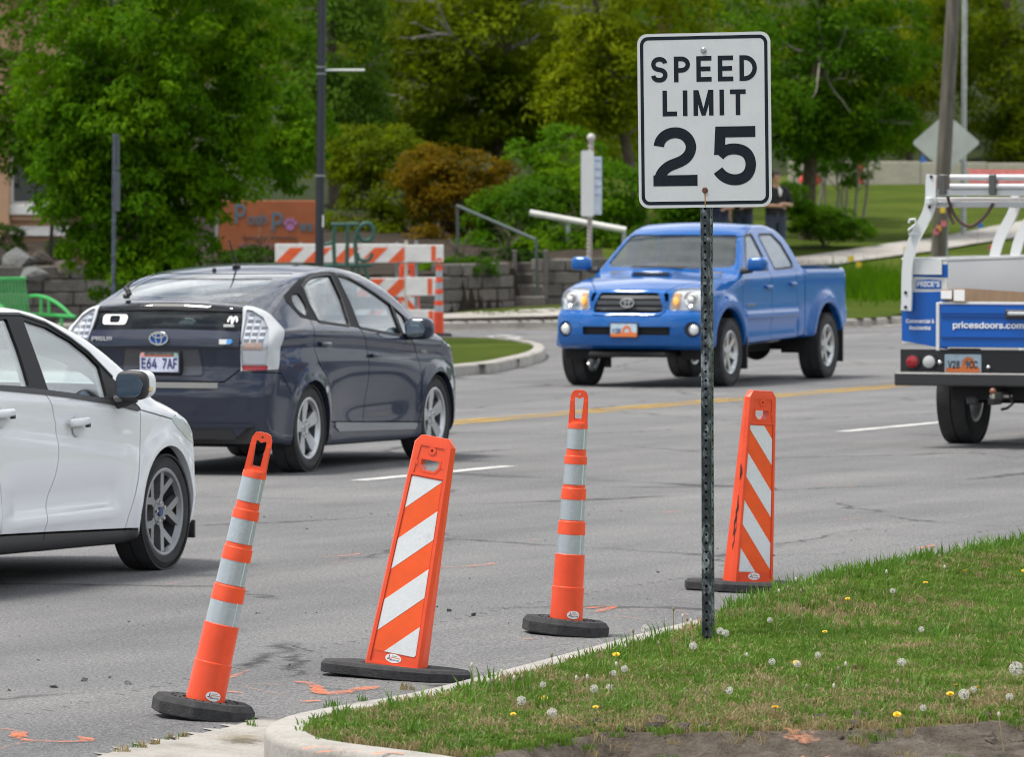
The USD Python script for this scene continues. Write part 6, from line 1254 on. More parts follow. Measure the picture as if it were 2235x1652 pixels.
def build_dandelions():
    r = np.random.default_rng(9)
    M_stem = plain('weed_stem', (0.22, 0.17, 0.07), 0.7, var=0.3); M_stg = plain('green_stem', (0.15, 0.20, 0.05), 0.7); M_pap = mat('seed_fluff', {'d': ('diffuse_bsdf', {'color': (0.78, 0.77, 0.73)}), 't': ('translucent_bsdf', {'color': (0.6, 0.6, 0.56)}), 'm': ('mix_closure', {'fac': 0.4})}, [('d.BSDF', 'm.closure1'), ('t.BSDF', 'm.closure2')], 'm.closure')
    M_yp = plain('dandelion_yellow', (0.72, 0.47, 0.012), 0.6); M_core = plain('seed_core', (0.13, 0.10, 0.06), 0.8)
    def clock(rad):
        V, F = [], []
        for k in range(150):
            u = unit(r, 1)[0]; s = np.cross(u, unit(r, 1)[0]); s /= np.linalg.norm(s); i = len(V); w = rad*0.045
            V += [u*rad*0.15-s*w, u*rad*0.15+s*w, u*rad*0.8]; F.append((i, i+1, i+2))
            for q in range(4):
                d = u+0.8*unit(r, 1)[0]*0.6; d = d/np.linalg.norm(d); i = len(V); V += [u*rad*0.78, u*rad*0.78+d*rad*0.24-s*w*1.4, u*rad*0.78+d*rad*0.24+s*w*1.4]; F.append((i, i+1, i+2))
        return trimesh.Trimesh(np.array(V), np.array(F), process=False)
    def flower(rad):
        V, F = [], []
        for ring, (n, el, L) in enumerate(((16, 0.15, 1.0), (14, 0.45, 0.85), (10, 0.85, 0.6))):
            for k in range(n):
                a = 2*PI*k/n+ring*0.2+r.uniform(-0.1, 0.1); d = np.array([math.cos(a)*math.cos(el), math.sin(a)*math.cos(el), math.sin(el)]); s = np.array([-math.sin(a), math.cos(a), 0])*rad*0.15; i = len(V)
                V += [d*rad*0.1-s*0.5, d*rad*0.1+s*0.5, d*rad*L+s, d*rad*L-s]; F += [(i, i+1, i+2), (i, i+2, i+3)]
        return trimesh.Trimesh(np.array(V), np.array(F), process=False)
    def place(px, py, hgt):
        """A weed whose head is seen at the survey mark, hgt above the turf."""
        p = G(px, py, 0.145+hgt)
        for _ in range(3): p = G(px, py, float(near_z(np.array([p[0]]), np.array([p[1]]))[0])+hgt)
        return np.array([p[0], p[1], p[2]-hgt])
    def where(px, py):
        h_ = 'at the right edge' if px > 2080 else 'right of the sign post' if px > 1570 else 'left of the sign post' if px > 1200 else 'near the kerb nose'
        v_ = 'by the far kerb' if py < 1400 else 'in the middle of the verge' if py < 1530 else 'by the bare soil'
        return f'{v_}, {h_}'
    clocks = [(1408, 1373, .15, 11), (1572, 1378, .07, 10), (1584, 1383, .06, 10), (1513, 1410, .05, 11), (1297, 1504, .07, 10), (1680, 1354, .04, 8), (1685, 1445, .06, 9), (1740, 1450, .07, 9), (1785, 1430, .07, 8), (1592, 1508, .09, 9), (1690, 1580, .05, 10), (1771, 1601, .04, 10), (1968, 1446, .09, 11), (2011, 1374, .09, 8), (1948, 1290, .06, 8), (2218, 1460, .14, 17), (2104, 1516, .06, 13), (2125, 1505, .05, 8), (2015, 1546, .05, 8), (2018, 1590, .04, 8), (2172, 1590, .05, 8), (2203, 1522, .05, 9), (1138, 1530, .08, 11), (1205, 1557, .06, 12), (1363, 1460, .06, 9), (1340, 1470, .06, 8), (1185, 1495, .05, 8), (1330, 1500, .05, 8)]
    for k, (px, py, h, rp_) in enumerate(clocks):
        b = place(px, py, h); t = thing('dandelion_clock', f'white dandelion seed head {where(px, py)}' if rp_ < 13 else 'largest white dandelion seed head, on a tall stem at the right edge' if rp_ > 15 else 'large white dandelion seed head just below the yellow flowers at the right', 'dandelion', b, group='dandelion seed heads')
        d = r.normal(size=2)*0.02; obj('stem', tube([(d[0]*1.5, d[1], -0.01), (d[0], d[1]*0.6, h*0.5), (0, 0, h)], 0.0018, 5), M_stem if k % 2 else M_stg, t)
        rad = rp_/640.0; m = clock(rad); T(m, 0, 0, h); obj('seed_head', m, M_pap, t); obj('core', T(trimesh.creation.icosphere(1, rad*0.22), 0, 0, h), M_core, t)
    fl = [(1345, 1430), (1188, 1525), (1120, 1560), (1300, 1545), (1692, 1546), (1722, 1586), (1763, 1609), (1873, 1588), (1958, 1561), (2074, 1516), (2086, 1497), (2132, 1502), (1850, 1308), (1800, 1380), (1737, 1447), (2020, 1273), (2105, 1247), (2236, 1247)]
    for k, (px, py) in enumerate(fl):
        h = r.uniform(0.025, 0.05); b = place(px, py, h); t = thing('dandelion_flower', f'yellow dandelion flower {where(px, py)}', 'dandelion', b, group='yellow dandelions')
        obj('stem', tube([(0.005, 0, -0.01), (0, 0, h)], 0.002, 5), M_stg, t); m = flower(r.uniform(0.011, 0.017)); RX(m, r.uniform(-0.2, 0.6)); T(m, 0, 0, h); obj('petals', m, M_yp, t)
    # bare stalks along the kerb
    st = [(1030, 1452, .20), (1075, 1486, .14), (1095, 1466, .16), (1108, 1478, .15), (1122, 1480, .15), (1140, 1478, .16), (1066, 1486, .13), (1204, 1430, .20), (1258, 1480, .14), (1274, 1482, .13), (1282, 1478, .14), (1332, 1472, .22), (1345, 1450, .18), (1470, 1330, .24), (1490, 1345, .16), (1500, 1352, .15), (1508, 1356, .15), (1382, 1378, .14), (1395, 1390, .12), (1438, 1405, .12), (1700, 1290, .18), (1720, 1283, .16), (1737, 1265, .20), (1748, 1290, .13), (1935, 1248, .17), (2050, 1215, .22), (2062, 1238, .12), (1755, 1330, .12), (1820, 1498, .14), (1830, 1460, .16), (1846, 1450, .16), (1960, 1490, .13), (2180, 1560, .14), (1540, 1510, .11), (1630, 1430, .12), (1760, 1500, .10)]
    for k, (px, py, h) in enumerate(st):
        b = place(px, py, h); t = thing('weed_stalk', f'bare weed stalk {where(px, py)}', 'weed', b, group='bare weed stalks'); d = r.normal(size=2)*0.03
        obj('stem', tube(smoothline([(d[0], d[1], -0.01), (d[0]*0.3, d[1]*0.5, h*0.6), (0, 0, h)], 7), 0.0019, 5), M_stem if k % 3 else M_stg, t); obj('bud', m3.Manifold.sphere(1, 10).scale((0.0055, 0.0055, 0.010)).translate((0, 0, h)), plain('bud_brown', (0.20, 0.17, 0.11), 0.8) if k % 2 else plain('bud_pale', (0.45, 0.43, 0.36), 0.8), t)
def build_litter():
    r = np.random.default_rng(17)
    M_sp = worn('orange_spray', (0.72, 0.20, 0.085), 0.55, 0.12, 45.0, 9.0); M_sp2 = worn('faint_orange_spray', (0.50, 0.22, 0.13), 0.60, 0.12, 45.0, 8.0)
    marks = [([(2, 1594), (40, 1600), (70, 1620), (110, 1622), (172, 1611)], .05, 0), ([(70, 1620), (20, 1632), (-10, 1640)], .03, 1), ([(505, 1492), (560, 1496), (620, 1498), (660, 1500)], .022, 1), ([(505, 1498), (560, 1508), (640, 1521), (700, 1522)], .022, 1), ([(640, 1490), (690, 1502), (712, 1518), (760, 1512), (830, 1502)], .055, 0), ([(660, 1535), (700, 1532)], .04, 0), ([(505, 1482), (540, 1466)], .03, 0), ([(500, 1512), (530, 1516)], .03, 0), ([(700, 1218), (740, 1216), (785, 1210)], .03, 0), ([(720, 1232), (770, 1226)], .022, 1), ([(962, 1232), (985, 1240), (1020, 1238), (1078, 1231)], .04, 0), ([(360, 1276), (385, 1277)], .03, 0), ([(1155, 1180), (1180, 1180)], .03, 0), ([(1280, 1330), (1330, 1326), (1300, 1338)], .04, 0), ([(1300, 1345), (1370, 1350), (1430, 1362)], .02, 1), ([(1340, 1336), (1460, 1332), (1500, 1345)], .02, 1), ([(1440, 1121), (1490, 1118)], .03, 0), ([(1790, 1060), (1850, 1055)], .03, 1), ([(1840, 1136), (1890, 1130)], .03, 1), ([(2005, 1200), (2040, 1192)], .035, 0), ([(2060, 1196), (2100, 1192), (2140, 1202)], .025, 1), ([(2030, 1216), (2055, 1216)], .03, 0), ([(1700, 1130), (1735, 1126)], .03, 1), ([(1850, 1062), (1865, 1064)], .03, 1), ([(2060, 1022), (2120, 1020)], .03, 1), ([(1130, 1396), (1165, 1398)], .03, 0)]
    for k, (pts, w, f) in enumerate(marks):
        P = np.array([GR(x, y)[:2] for x, y in pts])
        m = ribbon(P, w*1.0, 0.0, 26 if len(P) > 2 else 14, True, k, 0.6); v = np.array(m.vertices); v[:, 2] = road_z(v[:, 0], v[:, 1])+0.006; m.vertices = v
        obj('spray_mark', m, M_sp2 if f else M_sp, kind='structure')
    # spray on the kerb and soil
    for pts in ([(665, 1640), (700, 1632), (760, 1634)], [(690, 1646), (740, 1641), (790, 1645)], [(810, 1650), (850, 1644), (880, 1648)]):
        P = np.array([G(x, y, 0.134)[:2] for x, y in pts]); obj('spray_mark', ribbon(P, 0.03, 0.1375, 10, True, 2, 0.3), M_sp, kind='structure')
    for pts in ([(1745, 1627), (1790, 1632), (1770, 1642), (1810, 1646)], [(1700, 1608), (1730, 1612), (1750, 1622)], [(1600, 1598), (1650, 1596), (1690, 1600)]):
        P = np.array([G(x, y, 0.12)[:2] for x, y in pts]); m = ribbon(P, 0.10, 0.0, 16, True, 4, 0.5); v = np.array(m.vertices); v[:, 2] = near_z(v[:, 0], v[:, 1])+0.012; m.vertices = v; obj('spray_mark', m, M_sp2, kind='structure')
    # grit, pebbles
    M_pb = plain('grit', (0.075, 0.072, 0.068), 0.9, var=0.6, vscale=40)
    pr = [T(trimesh.convex.convex_hull(r.normal(size=(12, 3))*np.array([0.5, 0.5, 0.35])*0.010), 0, 0, 0.003) for _ in range(4)]
    n = 900; x, y = r.uniform(-2.6, 3.4, n), r.uniform(22.5, 44, n); k = ~shapely.contains_xy(ISLAND.buffer(0.02), x, y) & (np.abs(x/y*FPX) < 1150); x, y = x[k], y[k]
    e = shapely.distance(shapely.points(np.stack([x, y], 1)), LineString(KPs)); k = r.uniform(size=len(x)) < np.clip(0.25+1.2*np.exp(-e/0.35), 0, 1); x, y = x[k], y[k]
    instancer('grit_scatter', pr, [M_pb]*4, np.stack([x, y, road_z(x, y)], 1), r.integers(0, 4, len(x)), r.uniform(0, 2*PI, len(x)), r.uniform(0.25, 0.9, len(x))**1.5, 'loose grit scattered on the asphalt along the near kerb', 'grit')
    for k, (px, py, s) in enumerate(((182, 1487, .018), (118, 1501, .016), (280, 1494, .016), (1033, 1345, .022), (980, 1335, .018), (240, 1480, .012), (378, 1618, .014))):
        p = GR(px, py); h = trimesh.convex.convex_hull(r.normal(size=(16, 3))*np.array([1, 1, 0.6])*s*0.55); obj('pebble', T(h, 0, 0, s*0.3), M_pb, None, label=['dark pebble on the asphalt left of the leaning tube', 'dark pebble at the far left of the near asphalt', 'dark pebble close to the leaning tube base', 'largest dark pebble, on the asphalt beside the leaning striped panel', 'dark pebble just right of the leaning striped panel', 'small pebble near the leaning tube', 'small pebble at the edge of the concrete apron'][k], cat='pebble', loc=p)
    # clods of dug soil
    for k in range(26):
        px, py = r.uniform(1180, 2235), r.uniform(1618, 1650); p = G(px, py, 0.07); s = r.uniform(0.012, 0.04); h = trimesh.convex.convex_hull(r.normal(size=(20, 3))*np.array([1, 1, 0.7])*s*0.6).subdivide(); v = np.array(h.vertices); h.vertices = v*(1+0.2*(meshkit.noise(v*60)-0.5))[:, None]
        obj('soil_clod', h, M_dirt, None, label='lump of dry soil in the bare ground at the bottom right', cat='soil clod', group='soil clods', loc=(p[0], p[1], float(near_z(np.array([p[0]]), np.array([p[1]]))[0])+s*0.15))
    # dead grass and weeds in the gutter
    n = 520; px = r.choice([560, 610, 690, 640], n)+r.normal(0, 34, n); x = []; V, F = [], []
    for k in range(n):
        c = (592, 1612) if k % 2 else (655, 1592); p = GR(c[0]-60+r.normal(0, 26), c[1]+8+r.normal(0, 5)) if k % 2 else GR(530+r.normal(0, 28), 1622+r.normal(0, 5)); a = r.uniform(0, PI); L = r.uniform(0.01, 0.05); d = np.array([math.cos(a), math.sin(a), 0])*L; i = len(V); z = 0.012+r.uniform(0, 0.012); s = np.array([-d[1], d[0], 0])*0.05
        q = np.array([p[0], p[1], p[2]+z]); V += [q-d, q+d, q+s]; F.append((i, i+1, i+2))
    obj('dry_clippings', trimesh.Trimesh(np.array(V), np.array(F), process=False), G_dry, None, smooth=False, label='dry grass clippings lying on the concrete apron', cat='clippings', kind='stuff')
    pos, sc = [], []
    for px, py in [(330, 1629), (372, 1616), (405, 1612), (300, 1634), (260, 1643), (550, 1588), (720, 1546), (800, 1530), (905, 1506)]:
        for _ in range(3): p = GR(px+r.normal(0, 9), py+r.normal(0, 2)); pos.append(p+[0, 0, 0.004]); sc.append(r.uniform(0.3, 0.75))
    pos = np.array(pos); instancer('gutter_weeds', [blade_tuft(300, 12, 0.03, 0.02, 0.07, 0.004, 0.9), blade_tuft(301, 12, 0.03, 0.02, 0.06, 0.004, 0.9)], [G_tall, G_dry], pos, r.integers(0, 2, len(pos)), r.uniform(0, 6, len(pos)), np.array(sc), 'small weeds sprouting along the apron edge', 'weeds')
# ---------------------------------------------------------------- grey hatchback
M_grey = paint('grey_car_paint', (0.013, 0.018, 0.034), 0.10, 0.30, 1.0, dirt=0.12)
def build_prius():
    side = Polygon([(-0.70, 0.235), (-0.83, 0.27), (-0.875, 0.42), (-0.885, 0.60), (-0.868, 0.70), (-0.835, 0.80), (-0.845, 0.92), (-0.852, 1.00), (-0.80, 1.09), (-0.735, 1.20), (-0.715, 1.262), (-0.700, 1.287), (-0.62, 1.300)]
        + [(x, float(sinterp(x, (-0.62, 1.300), (-0.3, 1.395), (0.0, 1.465), (0.35, 1.525), (0.75, 1.562), (1.15, 1.575), (1.5, 1.548), (1.9, 1.463), (2.3, 1.31), (2.62, 1.155), (2.8, 1.085), (3.1, 0.995), (3.35, 0.905), (3.5, 0.80)))) for x in np.linspace(-0.55, 3.5, 60)]
        + [(3.57, 0.66), (3.585, 0.45), (3.55, 0.27), (3.4, 0.20), (2.2, 0.165), (0.5, 0.18), (-0.4, 0.20)])
    D = field2d(side, (-1.1, 0.0), (3.8, 1.8))
    def fn(X, Y, Z):
        u = Y/0.87
        rear = np.clip((1.0-X)/1.2, 0, 1); front = np.clip((X-2.0)/1.2, 0, 1)
        Xw = X-0.13*u**3.2*rear+0.42*u**2.6*front
        Zw = Z+0.055*(Y/0.7)**2*np.clip((Z-0.9)/0.4, 0, 1)
        f1 = D(Xw, Zw)
        wp = sinterp(X, (-0.95, 0.835), (-0.6, 0.868), (0.0, 0.882), (1.2, 0.872), (2.7, 0.876), (3.1, 0.862), (3.6, 0.80))
        zb = interp(X, (-0.9, 1.075), (0.0, 1.085), (1.0, 1.05), (2.0, 0.985), (2.8, 0.95), (3.5, 0.80))
        sl = interp(X, (-0.8, 1.10), (-0.4, 0.74), (0.3, 0.45), (2.2, 0.43), (2.8, 0.6), (3.5, 0.7))
        up = np.maximum(Z-zb, 0); dn = np.maximum(zb-Z, 0)
        W = wp-sl*up-0.06*up**2/(up+0.12)-0.10*np.maximum(dn-0.35, 0)**1.5
        W = W-0.012*np.exp(-((Z-(zb-0.13))/0.06)**2)+0.006*np.exp(-((Z-(zb-0.055))/0.03)**2)   # crease under the belt
        W = W-0.022*np.exp(-((Z-0.50)/0.16)**2)*np.exp(-((X-1.35)/0.75)**4)                        # hollow along the doors
        for cx, R in ((0.0, 0.36), (2.70, 0.36)):
            d = np.hypot(X-cx, Z-0.325)-R; W = W+0.020*np.exp(-(d/0.07)**2)
        f2 = (Y-W)/np.sqrt(1+sl**2*(up > 0))
        return round_max(f1, f2, 0.05)
    B = Body((-1.05, -1.0, 0.05), (3.75, 1.0, 1.70), 0.028, fn)
    car = thing('hatchback_car', 'dark grey hatchback seen from behind, clear tail lamps, oval sticker on its back window', 'car', PRIUS_O, PI/2-PRIUS_A)
    arch = m3.Manifold()
    for cx, R in ((0.0, 0.372), (2.70, 0.372)):
        arch = arch+prY(Point(cx, 0.325).buffer(R, quad_segs=16), -1.0, -0.55)+prY(Point(cx, 0.325).buffer(R, quad_segs=16), 0.55, 1.0)
    shell = B.layer(0.0, -0.045)-arch
    # --- openings
    dlo = Polygon([(-0.18, 1.30), (-0.156, 1.335), (0.072, 1.403), (0.28, 1.458), (0.547, 1.495), (0.80, 1.508), (0.968, 1.508), (1.202, 1.485), (1.516, 1.404), (1.935, 1.258), (2.196, 1.119), (2.16, 1.03), (2.068, 0.985), (1.893, 0.992), (1.50, 1.030), (1.062, 1.072), (0.5, 1.115), (0.06, 1.155), (-0.10, 1.178)])
    wq = curve([(-0.06, 1.325), (0.04, 1.352), (0.089, 1.35), (0.107, 1.29), (0.085, 1.22), (0.03, 1.19), (-0.045, 1.205), (-0.09, 1.27)])
    wr = rp([(0.225, 1.400), (0.37, 1.442), (0.52, 1.468), (0.73, 1.480), (0.90, 1.480), (0.90, 1.305), (0.82, 1.103), (0.50, 1.125), (0.20, 1.150), (0.186, 1.266)], 0.012)
    wf = rp([(1.045, 1.480), (1.279, 1.453), (1.503, 1.394), (1.715, 1.324), (1.94, 1.237), (1.916, 1.113), (1.895, 1.005), (1.431, 1.048), (1.022, 1.086), (1.060, 1.262)], 0.012)
    wk = rp([(1.99, 1.212), (2.12, 1.148), (2.12, 1.05), (2.05, 1.012), (1.955, 1.004)], 0.01)
    rear_hi = rp([(-0.56, 1.318), (-0.60, 1.34), (-0.56, 1.50), (0.56, 1.50), (0.60, 1.34), (0.56, 1.318)], 0.03)
    rear_in = rp([(-0.44, 1.335), (-0.52, 1.385), (-0.52, 1.462), (0.52, 1.462), (0.52, 1.385), (0.44, 1.335)], 0.04)
    rear_lo = rp([(-0.608, 1.082), (-0.58, 1.27), (0.58, 1.27), (0.608, 1.082), (0.0, 1.095)], 0.008)
    wind = [(1.28, 0.0)]
    SYM = lambda p: (prY(p, -1, -0.3)+prY(p, 0.3, 1))
    wcut = prX(rp([(-0.56, 1.49), (0.56, 1.49), (0.70, 1.14), (-0.70, 1.14)], 0.05), 1.45, 3.0)
    front_zone = prY(Polygon([(1.45, 1.70), (3.0, 1.70), (3.0, 1.07), (2.72, 1.07), (2.05, 1.05)]), -1, 1)
    holes = SYM(unary_union([q.buffer(0.005) for q in (wq, wr, wf, wk)]))
    hz = prX(rear_hi, -1.0, 0.55)
    lamp_poly = Polygon([(-0.585, 1.272), (-0.66, 1.262), (-0.95, 1.16), (-0.95, 0.80), (-0.622, 0.785), (-0.625, 1.0)])
    lampR = prX(lamp_poly, -1.0, -0.50)^prY(Polygon([(-1, 1.3), (-0.62, 1.3), (-0.56, 1.20), (-0.545, 1.10), (-0.61, 0.96), (-0.67, 0.78), (-1, 0.76)]), -1, 0)
    lampL = lampR.mirror((0, 1, 0))
    # --- lines that part the panels
    g = 0.009
    d_rear = [(0.05, 1.158), (0.035, 1.02), (0.098, 0.86), (0.288, 0.715), (0.415, 0.56), (0.452, 0.44), (0.45, 0.37)]
    d_mid = [(1.02, 1.085), (1.10, 1.00), (1.163, 0.93), (1.205, 0.757), (1.177, 0.51), (1.14, 0.35)]
    d_front = [(2.05, 0.99), (2.16, 0.92), (2.273, 0.81), (2.331, 0.58), (2.29, 0.32)]
    sill = [(0.40, 0.368), (2.34, 0.305)]
    doorR = PG(d_rear+[(1.14, 0.345)]+d_mid[::-1]+[(0.975, 1.29), (0.975, 1.50), (0.55, 1.485), (0.13, 1.41)])
    doorF = PG(d_mid+[(1.14, 0.345), (2.29, 0.315)]+d_front[::-1]+[(1.97, 1.23), (1.516, 1.40), (1.2, 1.48), (0.985, 1.50), (0.985, 1.29)])
    lines = unary_union([line_poly(smoothline(q, 20), g) for q in (d_rear, d_mid, d_front)]+[line_poly(sill, g)])
    hatchp = Polygon([(-0.578, 1.30), (-0.617, 1.05), (-0.622, 0.80), (-0.505, 0.703), (0.505, 0.703), (0.622, 0.80), (0.617, 1.05), (0.578, 1.30)])
    hl = LineString(list(hatchp.exterior.coords)[0:8]).buffer(0.005)
    bump_line = line_poly([(-0.95, 0.775), (-0.66, 0.77), (-0.42, 0.60), (-0.36, 0.52)], 0.008)
    cuts = SYM(lines.difference(Point(0, 0.3).buffer(0.01)))+prX(hl, -1.1, -0.60)
    body = shell-holes-(wcut^front_zone)-hz-prX(rear_lo, -1.0, -0.45)-lampR-lampL-cuts
    body = body-(SYM(line_poly([(-0.78, 0.775), (-0.60, 0.765), (-0.40, 0.60)], 0.008)))
    dR = {}
    for s_, nm in ((-1, 'right'), (1, 'left')):
        half = lambda p: prY(p, -1, -0.3) if s_ < 0 else prY(p, 0.3, 1)
        for nm2, pl in (('rear_door', doorR), ('front_door', doorF)):
            dz = half(pl)
            dR[(s_, nm2)] = body^dz
        body = body-half(unary_union([doorR, doorF]))
    hatch = body^prX(hatchp.buffer(-0.003), -1.1, -0.5)
    bumperz = prY(Polygon([(-1.2, 0.1), (-1.2, 0.772), (-0.60, 0.768), (-0.40, 0.60), (-0.40, 0.1)]), -1, 1)
    body = body-prX(hatchp.buffer(-0.003), -1.1, -0.5)
    bumper = body^bumperz; body = body-bumperz
    obj('body', body, M_grey, car); obj('hatch', hatch, M_grey, car); obj('rear_bumper', bumper, M_grey, car)
    for (s_, nm2), mm in dR.items():
        d = obj(nm2, mm, M_grey, car)
        hx, hz_ = (0.26, 0.965) if nm2 == 'rear_door' else (1.33, 0.856)
        hm = m3.Manifold.batch_hull([m3.Manifold.sphere(0.017, 12).translate((q, 0, 0)) for q in (-0.09, 0.08)])
        cup = m3.Manifold.sphere(1.0, 24).scale((0.075, 0.012, 0.045)).translate((0.01, 0.012*1, -0.035))
        obj('handle', hm.translate((hx, s_*0.887, hz_)), M_grey, d)
        obj('handle_cup', cup.translate((hx, s_*0.868, hz_)), M_gloss, d)
    # --- glass
    gl = B.layer(-0.006, -0.011)
    for s_ in (-1, 1):
        half = lambda p: prY(p, -1, -0.3) if s_ < 0 else prY(p, 0.3, 1)
        for nm2, p in (('quarter_window', wq), ('rear_side_window', wr), ('front_side_window', wf), ('corner_window', wk)):
            obj(nm2, gl^half(p.buffer(0.02)), M_glass, car)
        fr = dlo.difference(unary_union([wq, wr, wf, wk]))
        obj('window_trim', B.layer(0.003, -0.018)^half(fr), M_trim, car)
        seal = unary_union([wr, wf]).buffer(0.018).difference(unary_union([wr, wf]))
        obj('window_seal', B.layer(0.006, -0.005)^half(seal), M_black, car)
    obj('windscreen', gl^wcut^front_zone, M_glass, car)
    obj('rear_window', gl^prX(rear_in, -1.0, 0.6), M_glass, car)
    obj('rear_window_border', B.layer(-0.003, -0.012)^prX(rear_hi.difference(rear_in), -1.0, 0.56), plain('window_frit', (0.028, 0.031, 0.036), 0.08, coat=0.5), car)
    obj('lower_rear_window', B.layer(-0.012, -0.022)^prX(rear_lo, -1.0, -0.45), M_glassd, car, label='narrow upright lower rear window with stickers')
    obj('spoiler_lip', B.layer(0.004, -0.05)^prX(rp([(-0.59, 1.225), (-0.575, 1.305), (0.575, 1.305), (0.59, 1.225), (0.0, 1.238)], 0.005), -1.0, -0.45), M_gloss, car)
    # --- tail lamps
    for mm in (lampR, lampL):
        s_ = -1 if mm is lampR else 1
        l = part('tail_lamp', car); M_lampsil = plain('lamp_housing', (0.50, 0.51, 0.53), 0.3, 0.3)
        obj('housing', B.layer(-0.010, -0.05)^mm, M_lampsil, l)
        obj('lens', B.layer(0.006, 0.001)^mm, M_lens, l)
        yb = lambda a, b: sbox(min(s_*a, s_*b), 0, max(s_*a, s_*b), 2)
        rb = lambda a, b, z0, z1: prX(sbox(min(s_*a, s_*b), z0, max(s_*a, s_*b), z1), -1.0, -0.5)
        obj('lens_rim', (B.layer(0.008, -0.03)^mm)-prX(affinity.scale(rp([(-0.615, 1.245), (-0.66, 1.235), (-0.74, 1.185), (-0.80, 1.10), (-0.82, 1.0), (-0.815, 0.90), (-0.80, 0.80), (-0.632, 0.80)], 0.01), -s_, 1, origin=(0, 0)), -1.1, -0.4), plain('lamp_rim', (0.44, 0.46, 0.48), 0.18), l)
        for k in range(3):
            c0 = 0.640+k*0.052
            for q in range(9-2*k):
                zc = 1.01+q*0.024
                obj('bulb_cup', (B.layer(-0.004, -0.012)^prX(affinity.scale(Polygon([(-0.017, -0.009), (0.017, -0.009), (0.017, 0.009), (-0.017, 0.009)]), 1, 1).buffer(0.001), -1.0, -0.4).translate((0, s_*(c0+0.016), zc))), plain('led_bright', (0.75, 0.76, 0.78), 0.2, 0.3) if q % 2 else plain('lamp_dark', (0.16, 0.165, 0.17), 0.2), l)
        obj('turn_signal', B.layer(-0.002, -0.012)^rb(0.64, 0.775, 0.945, 0.995)^mm, M_amber if s_ > 0 else plain('amber_off', (0.50, 0.33, 0.25), 0.25), l)
        obj('reversing_lamp', B.layer(-0.002, -0.012)^rb(0.635, 0.81, 0.835, 0.935)^mm, plain('lamp_white', (0.60, 0.61, 0.62), 0.15), l)
        obj('red_strip', B.layer(0.009, -0.01)^rb(0.635, 0.815, 0.79, 0.825)^mm, M_red, l)
    # --- trim, plate, badges, stickers
    obj('bumper_step', (B.layer(0.006, -0.01)^prX(sbox(-0.46, 0.655, 0.46, 0.697), -1.1, -0.8)), plain('step_rubber', (0.16, 0.165, 0.16), 0.7, bump=0.002, bscale=90), car)
    obj('lower_valance', B.layer(0.004, -0.03)^prX(Polygon([(-0.62, 0.21), (-0.56, 0.345), (0.56, 0.345), (0.62, 0.21)]), -1.1, -0.7), M_black, car)
    obj('bumper_crease', B.layer(0.010, -0.01)^prX(rp([(-0.74, 0.372), (-0.70, 0.392), (0.70, 0.392), (0.74, 0.372), (0.7, 0.362), (-0.7, 0.362)], 0.003), -1.1, -0.6), M_grey, car)
    for y0, y1 in ((-1, -0.3), (0.3, 1)):
        obj('rocker_trim', B.layer(0.010, -0.01)^prY(rp([(0.50, 0.362), (2.27, 0.300), (2.24, 0.250), (0.62, 0.288), (0.53, 0.32)], 0.02), y0, y1), plain('satin_trim', (0.24, 0.26, 0.28), 0.25, 0.6), car, smooth=40)
    rec = rp([(-0.345, 0.745), (-0.31, 0.957), (0.31, 0.957), (0.345, 0.745)], 0.03)
    obj('plate_recess_edge', B.layer(0.006, -0.02)^prX(rec.difference(rec.buffer(-0.014)), -1.1, -0.7), M_grey, car)
    obj('plate_recess', B.layer(0.0025, -0.02)^prX(rec.buffer(-0.014), -1.1, -0.7), plain('recess_grey', (0.028, 0.031, 0.040), 0.35, coat=0.6), car)
    obj('hatch_lip', B.layer(0.014, -0.02)^prX(rp([(-0.618, 0.962), (-0.612, 1.075), (0, 1.088), (0.612, 1.075), (0.618, 0.962)], 0.01), -1.1, -0.7), M_grey, car)
    xp = -0.862
    pl = part('number_plate', car)
    obj('frame', onrear(extr(rp([(0, 0), (0.335, 0), (0.335, 0.170), (0, 0.170)], 0.008), 0.016), 0.173, 0.763, xp), M_black, pl)
    obj('plate', onrear(extr(rp([(0.012, 0.012), (0.323, 0.012), (0.323, 0.155), (0.012, 0.155)], 0.004), 0.019), 0.173, 0.763, xp), plain('plate_snow', (0.50, 0.53, 0.66), 0.35, var=0.25, vscale=16), pl)
    obj('plate_band', onrear(extr(sbox(0.050, 0.125, 0.290, 0.142), 0.020), 0.173, 0.763, xp), plain('plate_rust', (0.28, 0.09, 0.045), 0.4), pl)
    obj('plate_top', onrear(extr(sbox(0.012, 0.142, 0.323, 0.158), 0.0205), 0.173, 0.763, xp), plain('plate_mountain', (0.07, 0.08, 0.09), 0.4, var=0.8, vscale=40), pl)
    obj('plate_number', onrear(T(fitted('E64', 0.125, 0.078, 0.022), 0.025, 0.036, 0), 0.173, 0.763, xp), M_navy, pl)
    obj('plate_number', onrear(T(fitted('7AF', 0.118, 0.078, 0.022), 0.196, 0.036, 0), 0.173, 0.763, xp), M_navy, pl)
    obj('plate_sticker', onrear(extr(sbox(0.020, 0.122, 0.048, 0.155), 0.022), 0.173, 0.763, xp), plain('sticker_red', (0.6, 0.28, 0.26), 0.4), pl)
    obj('plate_sticker', onrear(extr(sbox(0.292, 0.120, 0.316, 0.153), 0.022), 0.173, 0.763, xp), plain('sticker_teal', (0.20, 0.42, 0.36), 0.4), pl)
    bd = part('badge', car)
    obj('badge_back', onrear(extr(ellipse(0.073, 0.048), 0.014), 0.011, 1.025, -0.858), plain('badge_blue', (0.02, 0.09, 0.36), 0.15, 0.4), bd)
    obj('badge_ovals', onrear(extr(oval_badge(0.078, 0.052), 0.021), 0.011, 1.025, -0.858), M_chrome, bd)
